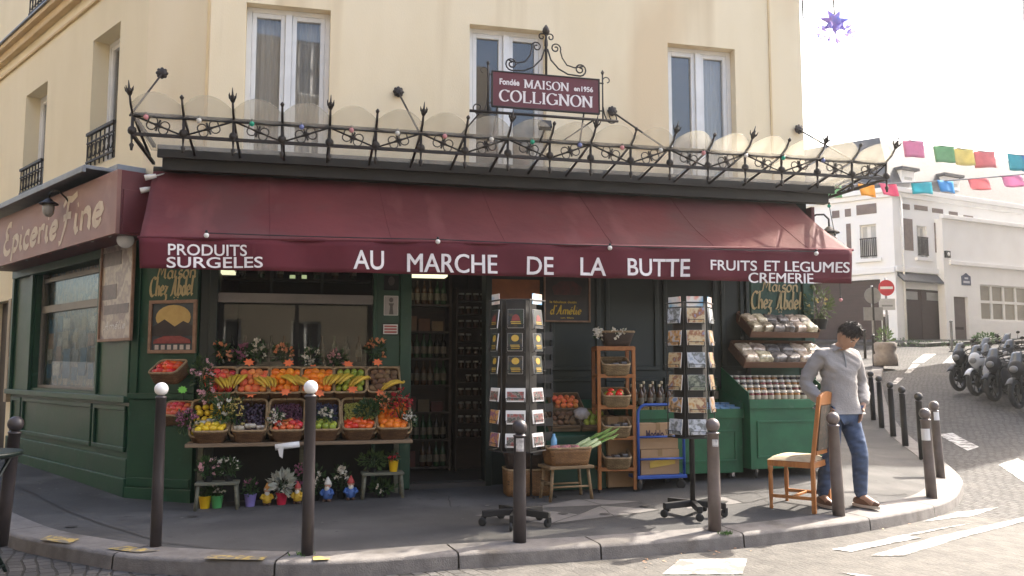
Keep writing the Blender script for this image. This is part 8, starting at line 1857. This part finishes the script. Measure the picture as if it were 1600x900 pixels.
# road signs
def sign_post(label, px, pyb, pyc, kind):
    p = G(px, pyb); hh = P(px, pyc, p.y)[2]; t = thing('traffic_sign', label, 'sign', p); mb = MB(); mb.tube([p, Vector((p.x, p.y, hh + .35))], .04, 8); obj('pole', mb, m_signgrey, t, world=True)
    c = Vector((p.x, p.y - .06, hh)); Xs = Matrix.Translation(c) @ Matrix.Rotation(R(90), 4, 'X'); r_ = .28
    mb = MB(Xs); mb.lathe([(r_, -.012), (r_, .012)], 28); obj('disc', mb, m_signred if kind == 'noentry' else m_signgrey, t, world=True)
    if kind == 'noentry': mb = MB(); mb.box(p.x - .22, p.x + .22, p.y - .078, p.y - .0725, hh - .045, hh + .045); obj('bar', mb, m_paper, t, world=True); mb = MB(); mb.box(p.x - .28, p.x + .28, p.y - .07, p.y - .05, hh - .78, hh - .38); obj('plate', mb, MAT('pale_sign_plate', (.5,.5,.5), rough=.4), t, world=True); mb = MB(); mb.box(p.x - .19, p.x + .19, p.y - .074, p.y - .0705, hh - .66, hh - .60); obj('plate_text', mb, m_signgrey, t, world=True)
    else: mb = MB(); mb.box(p.x - .33, p.x + .33, p.y - .07, p.y - .05, hh - .85, hh - .40); obj('plate', mb, m_signgrey, t, world=True); mb = MB(); mb.box(p.x - .03, p.x + .03, p.y - .09, p.y - .074, hh - .85, hh + .3); obj('clamp_rail', mb, m_dark, t, world=True)
sign_post('red no-entry sign on a pole before the white house corner', 1388, 555, 450, 'noentry'); sign_post('grey back of a round road sign before the brown garage shutter', 1366, 560, 462, 'back')
pst = G(1384, 572); t = thing('stone_planter', 'round stone planter on the side street pavement with a plant', 'planter', pst); mb = MB(); mb.lathe([(.36, 0), (.36, .35), (.30, .40), (.34, .55), (.34, .70), (.28, .74), (.2, .74)], 16, pst); obj('stone_body', mb, m_stone, t, world=True); mb = MB(); mb.leaves(pst + Vector((0, 0, .9)), (.22, .22, .25), 120, .12); obj('foliage', mb, m_leaf_lt, t, world=True)
m_bush = m_leaf
for px, py, r_, lab in ((1535, 535, (.5, .35, .20), 'green bush at the foot of the annex right of the taupe door'), (1405, 538, (.7, .3, .11), 'weeds at the white house corner beside the brown garage door'), (1450, 540, (1.2, .3, .08), 'low weeds along the foot of the brown garage door'), (1487, 541, (.6, .3, .09), 'low weeds between garage door and taupe door')):
    p = G(px, py); p += Vector((0, -.3, 0)); t = thing('bush', lab, 'bush', p); mb = MB(); mb.leaves(p + Vector((0, 0, r_[2] * .7)), r_, 80 if r_[2] < .2 else 220, .10 if r_[2] < .2 else .15); obj('foliage', mb, m_bush, t, world=True)
p = G(1479, 545); bollard('slim grey post left of the taupe door', p + Vector((0, -.4, 0)), 1.1, mat=m_signgrey)
# far pavement in front of the houses
mb = MB(); a_ = [HLp.pt(-6, 1.6, 0), HRp.pt(-1.0, 2.0, 0), HRp.pt(18, 2.0, 0)]; b_ = [HLp.pt(-6, -.3, 0), HRp.pt(0, -.3, 0), HRp.pt(18, -.3, 0)]
for k in range(2):
    n_ = 24
    for i in range(n_):
        p0, p1 = a_[k].lerp(a_[k + 1], i / n_), a_[k].lerp(a_[k + 1], (i + 1) / n_); q0, q1 = b_[k].lerp(b_[k + 1], i / n_), b_[k].lerp(b_[k + 1], (i + 1) / n_); f = lambda p, z=.04: (p.x, p.y, H(p.x, p.y) + z)
        mb.face([f(p0), f(p1), f(q1), f(q0)]); mb.face([f(p0, -.2), f(p1, -.2), f(p1), f(p0)])
struct('far_pavement', mb, m_asphalt)
# pale block further back, right
fb = thing('pale_block', 'pale tall building beyond the annex at the right picture edge', 'building', Vector((34, 58, 3))); dF = Vector((.93, .37, 0)); FB = Plane(Vector((29, 55, 0)), dF)
hol = [(2 + 4.2 * i, 3.6 + 4.2 * i, 5.5 + 3.3 * j, 7.7 + 3.3 * j) for i in range(6) for j in range(2)]
mb = MB(); wall(mb, FB, 0, 28, 1, 13, hol, rev=.3); vquad(mb, FB.pt(0, 0, 0), FB.pt(0, -10, 0), 1, 13); mb.face([FB.pt(0, 0, 13), FB.pt(28, 0, 13), FB.pt(28, -10, 13), FB.pt(0, -10, 13)]); obj('wall', mb, m_white_wall, fb, world=True)
for h_ in hol: mb = MB(FB.M); mb.box(h_[0], h_[1], .2, .26, h_[2], h_[3]); obj('window', mb, m_curtain, fb, world=True)
# neighbours that stand outside the picture: across the street and a right corner block shaped to cast shade
def block(name, label, pl, L_, dp, z1, mat, win=True, rows=4, bv=None):
    t = thing(name, label, 'building', pl.pt(L_ / 2, 0, 0)); hol = []
    n_ = int(L_ / 2.6)
    for i in range(n_):
        for j in range(rows): hol.append(((i + .5) * L_ / n_ - .5, (i + .5) * L_ / n_ + .5, 1.0 + 3.2 * j, 2.9 + 3.2 * j))
    mb = MB(); wall(mb, pl, 0, L_, -3, z1, hol, rev=.2); c = [pl.pt(0, 0, 0), pl.pt(L_, 0, 0), pl.pt(L_, 0, 0) + bv, pl.pt(0, 0, 0) + bv] if bv else [pl.pt(0, 0, 0), pl.pt(L_, 0, 0), pl.pt(L_, -dp, 0), pl.pt(0, -dp, 0)]
    for a, b in ((1, 2), (2, 3), (3, 0)): vquad(mb, c[a], c[b], -3, z1)
    mb.face([(p.x, p.y, z1) for p in c]); obj('wall', mb, mat, t, world=True)
    for h_ in hol:
        mb = MB(pl.M); mb.box(h_[0], h_[1], .14, .2, h_[2], h_[3]); w_ = obj('window', mb, m_white, t, world=True); mb = MB(pl.M); mid_x = (h_[0] + h_[1]) / 2
        for x0, x1 in ((h_[0] + .08, mid_x - .05), (mid_x + .05, h_[1] - .08)): mb.box(x0, x1, .125, .139, h_[2] + .1, h_[3] - .08)
        obj('pane', mb, m_dark, w_, world=True)
block('opposite_building', 'cream building across the street behind the camera', Plane((9, -9.5), (-1, -.08)), 26, 8, 11.5, MAT('opposite_cream_wall', (.20,.17,.125), (.15,.125,.09), scale=.8, rough=.9))
E1 = Vector((12.2 - .60, 15.1 + .80, 0)); block('shadow_casting_block', 'unseen tall pale building beyond the side street, shaped to cast its shade', Plane(E1 + Vector((8.5, 16.5, 0)), (-8.5, -16.5)), 18.5, 9, 19, MAT('shadow_block_wall', (.6,.56,.5), (.52,.48,.43), scale=.8, rough=.9), rows=5, bv=Vector((10.4, 7.8, 0)))  # unseen; footprint skewed and shifted to set the shadow edge on the pavement
block('left_neighbour', 'pale building across the left street, outside the picture', Plane(LF.pt(LL + 3, 9.5, 0), LDIR), 30, 8, 12, bpy.data.materials['opposite_cream_wall'])
# ================================================================ BUNTING
m_flags = {k: MAT(k + '_bunting_paper', v, tuple(q * .85 for q in v), scale=6, rough=.8, trans=.65) for k, v in {'orange': (.90,.55,.12), 'pink': (.85,.25,.38), 'teal': (.15,.58,.66), 'blue': (.15,.45,.78), 'red': (.86,.40,.42), 'green': (.35,.60,.38), 'yellow': (.88,.80,.40), 'magenta': (.78,.40,.58)}.items()}
def bunting(label, pts, cols, w_=.34, h_=.26, dist=None):
    t = thing('bunting', label, 'bunting', pts[0]); mb = MB(); mb.tube(pts, .010, 5); obj('cord', mb, m_signgrey, t, world=True)
    d = (pts[-1] - pts[0]); d.z = 0; d.normalize()
    for k, (u, c) in enumerate(cols):
        j = u * (len(pts) - 1); i = min(int(j), len(pts) - 2); p = pts[i].lerp(pts[i + 1], j - i); mb = MB(); ph = random.uniform(0, 6); tw = random.uniform(-.25, .25); dd = Matrix.Rotation(tw, 3, 'Z') @ d
        mb.grid(lambda a, b: p + dd * (w_ * (a - .5)) + Vector((dd.y, -dd.x, 0)) * (.03 * math.sin(a * 5 + ph) * b + .05 * b) - Vector((0, 0, h_ * b)), 8, 5); obj('flag', mb, m_flags[c], t, world=True, solid=.002)
def chain(a, b, sag, n=24): return [a.lerp(b, k / n) - Vector((0, 0, sag * 4 * (k / n) * (1 - k / n))) for k in range(n + 1)]
bunting('string of coloured paper flags low across the side street before the white house', chain(P(1280, 290, 11), P(1690, 262, 11.6), .05), [(.04, 'green'), (.17, 'orange'), (.25, 'pink'), (.375, 'teal'), (.465, 'blue'), (.59, 'red'), (.72, 'magenta'), (.86, 'teal')], .28, .17)
bunting('string of coloured paper flags higher across the side street', chain(P(1395, 214, 14), P(1720, 246, 15), .1), [(.09, 'magenta'), (.23, 'green'), (.32, 'yellow'), (.42, 'red'), (.57, 'teal'), (.635, 'blue'), (.8, 'pink')], .36, .30)
# blue and violet paper star hung high over the street
cst_ = P(1304, 34, 11); t = thing('paper_star', 'blue and violet tasselled paper star hanging high over the side street', 'decoration', cst_)
m_ps = MAT('violet_blue_tissue', (.30,.38,.85), (.55,.36,.75), scale=9, rough=.8, trans=.5); mb = MB()
for k in range(7): a = R(360 / 7 * k + 10); d = Vector((math.cos(a), .2 * math.sin(k), math.sin(a))); mb.tube([cst_ + d * .04, cst_ + d * .12, cst_ + d * .19], [.05, .032, .006], 8)
mb.ball(cst_, .085, 12, 9); obj('star_body', mb, m_ps, t, world=True); mb = MB(); mb.leaves(cst_ - Vector((0, 0, .16)), (.22, .1, .10), 60, .10); obj('tassel', mb, m_ps, t, world=True); mb = MB(); mb.tube([cst_ + Vector((0, 0, .1)), cst_ + Vector((-.02, .1, 2.5))], .012, 5); mb.tube([cst_ + Vector((-.42, .0, .05)), cst_ + Vector((0, 0, .0)), cst_ + Vector((2.5, .4, .45))], .007, 5); mb.tube([cst_ + Vector((-.42, 0, .05)), cst_ + Vector((-.45, .0, 2.5))], .012, 5); obj('cord', mb, m_black, t, world=True)
# ================================================================ GLARE VEIL: thin volume added to imitate lens glare at the right
hz_m = bpy.data.materials.new('glare_veil_volume'); hz_m.use_nodes = True; hn = hz_m.node_tree.nodes; hn.remove(hn['Principled BSDF'])
pv = hn.new('ShaderNodeVolumePrincipled'); pv.inputs['Color'].default_value = (.97, .97, .96, 1); pv.inputs['Density'].default_value = .0010; pv.inputs['Anisotropy'].default_value = .75
hz_m.node_tree.links.new(pv.outputs[0], hn['Material Output'].inputs['Volume'])
zmin = min(H(x, y) for x in xs for y in ys) - KERB - 1.0
mb = MB(); mb.box(-172, 172, -72, 232, zmin, 21.5); struct('glare_veil', mb, hz_m, 'stuff')
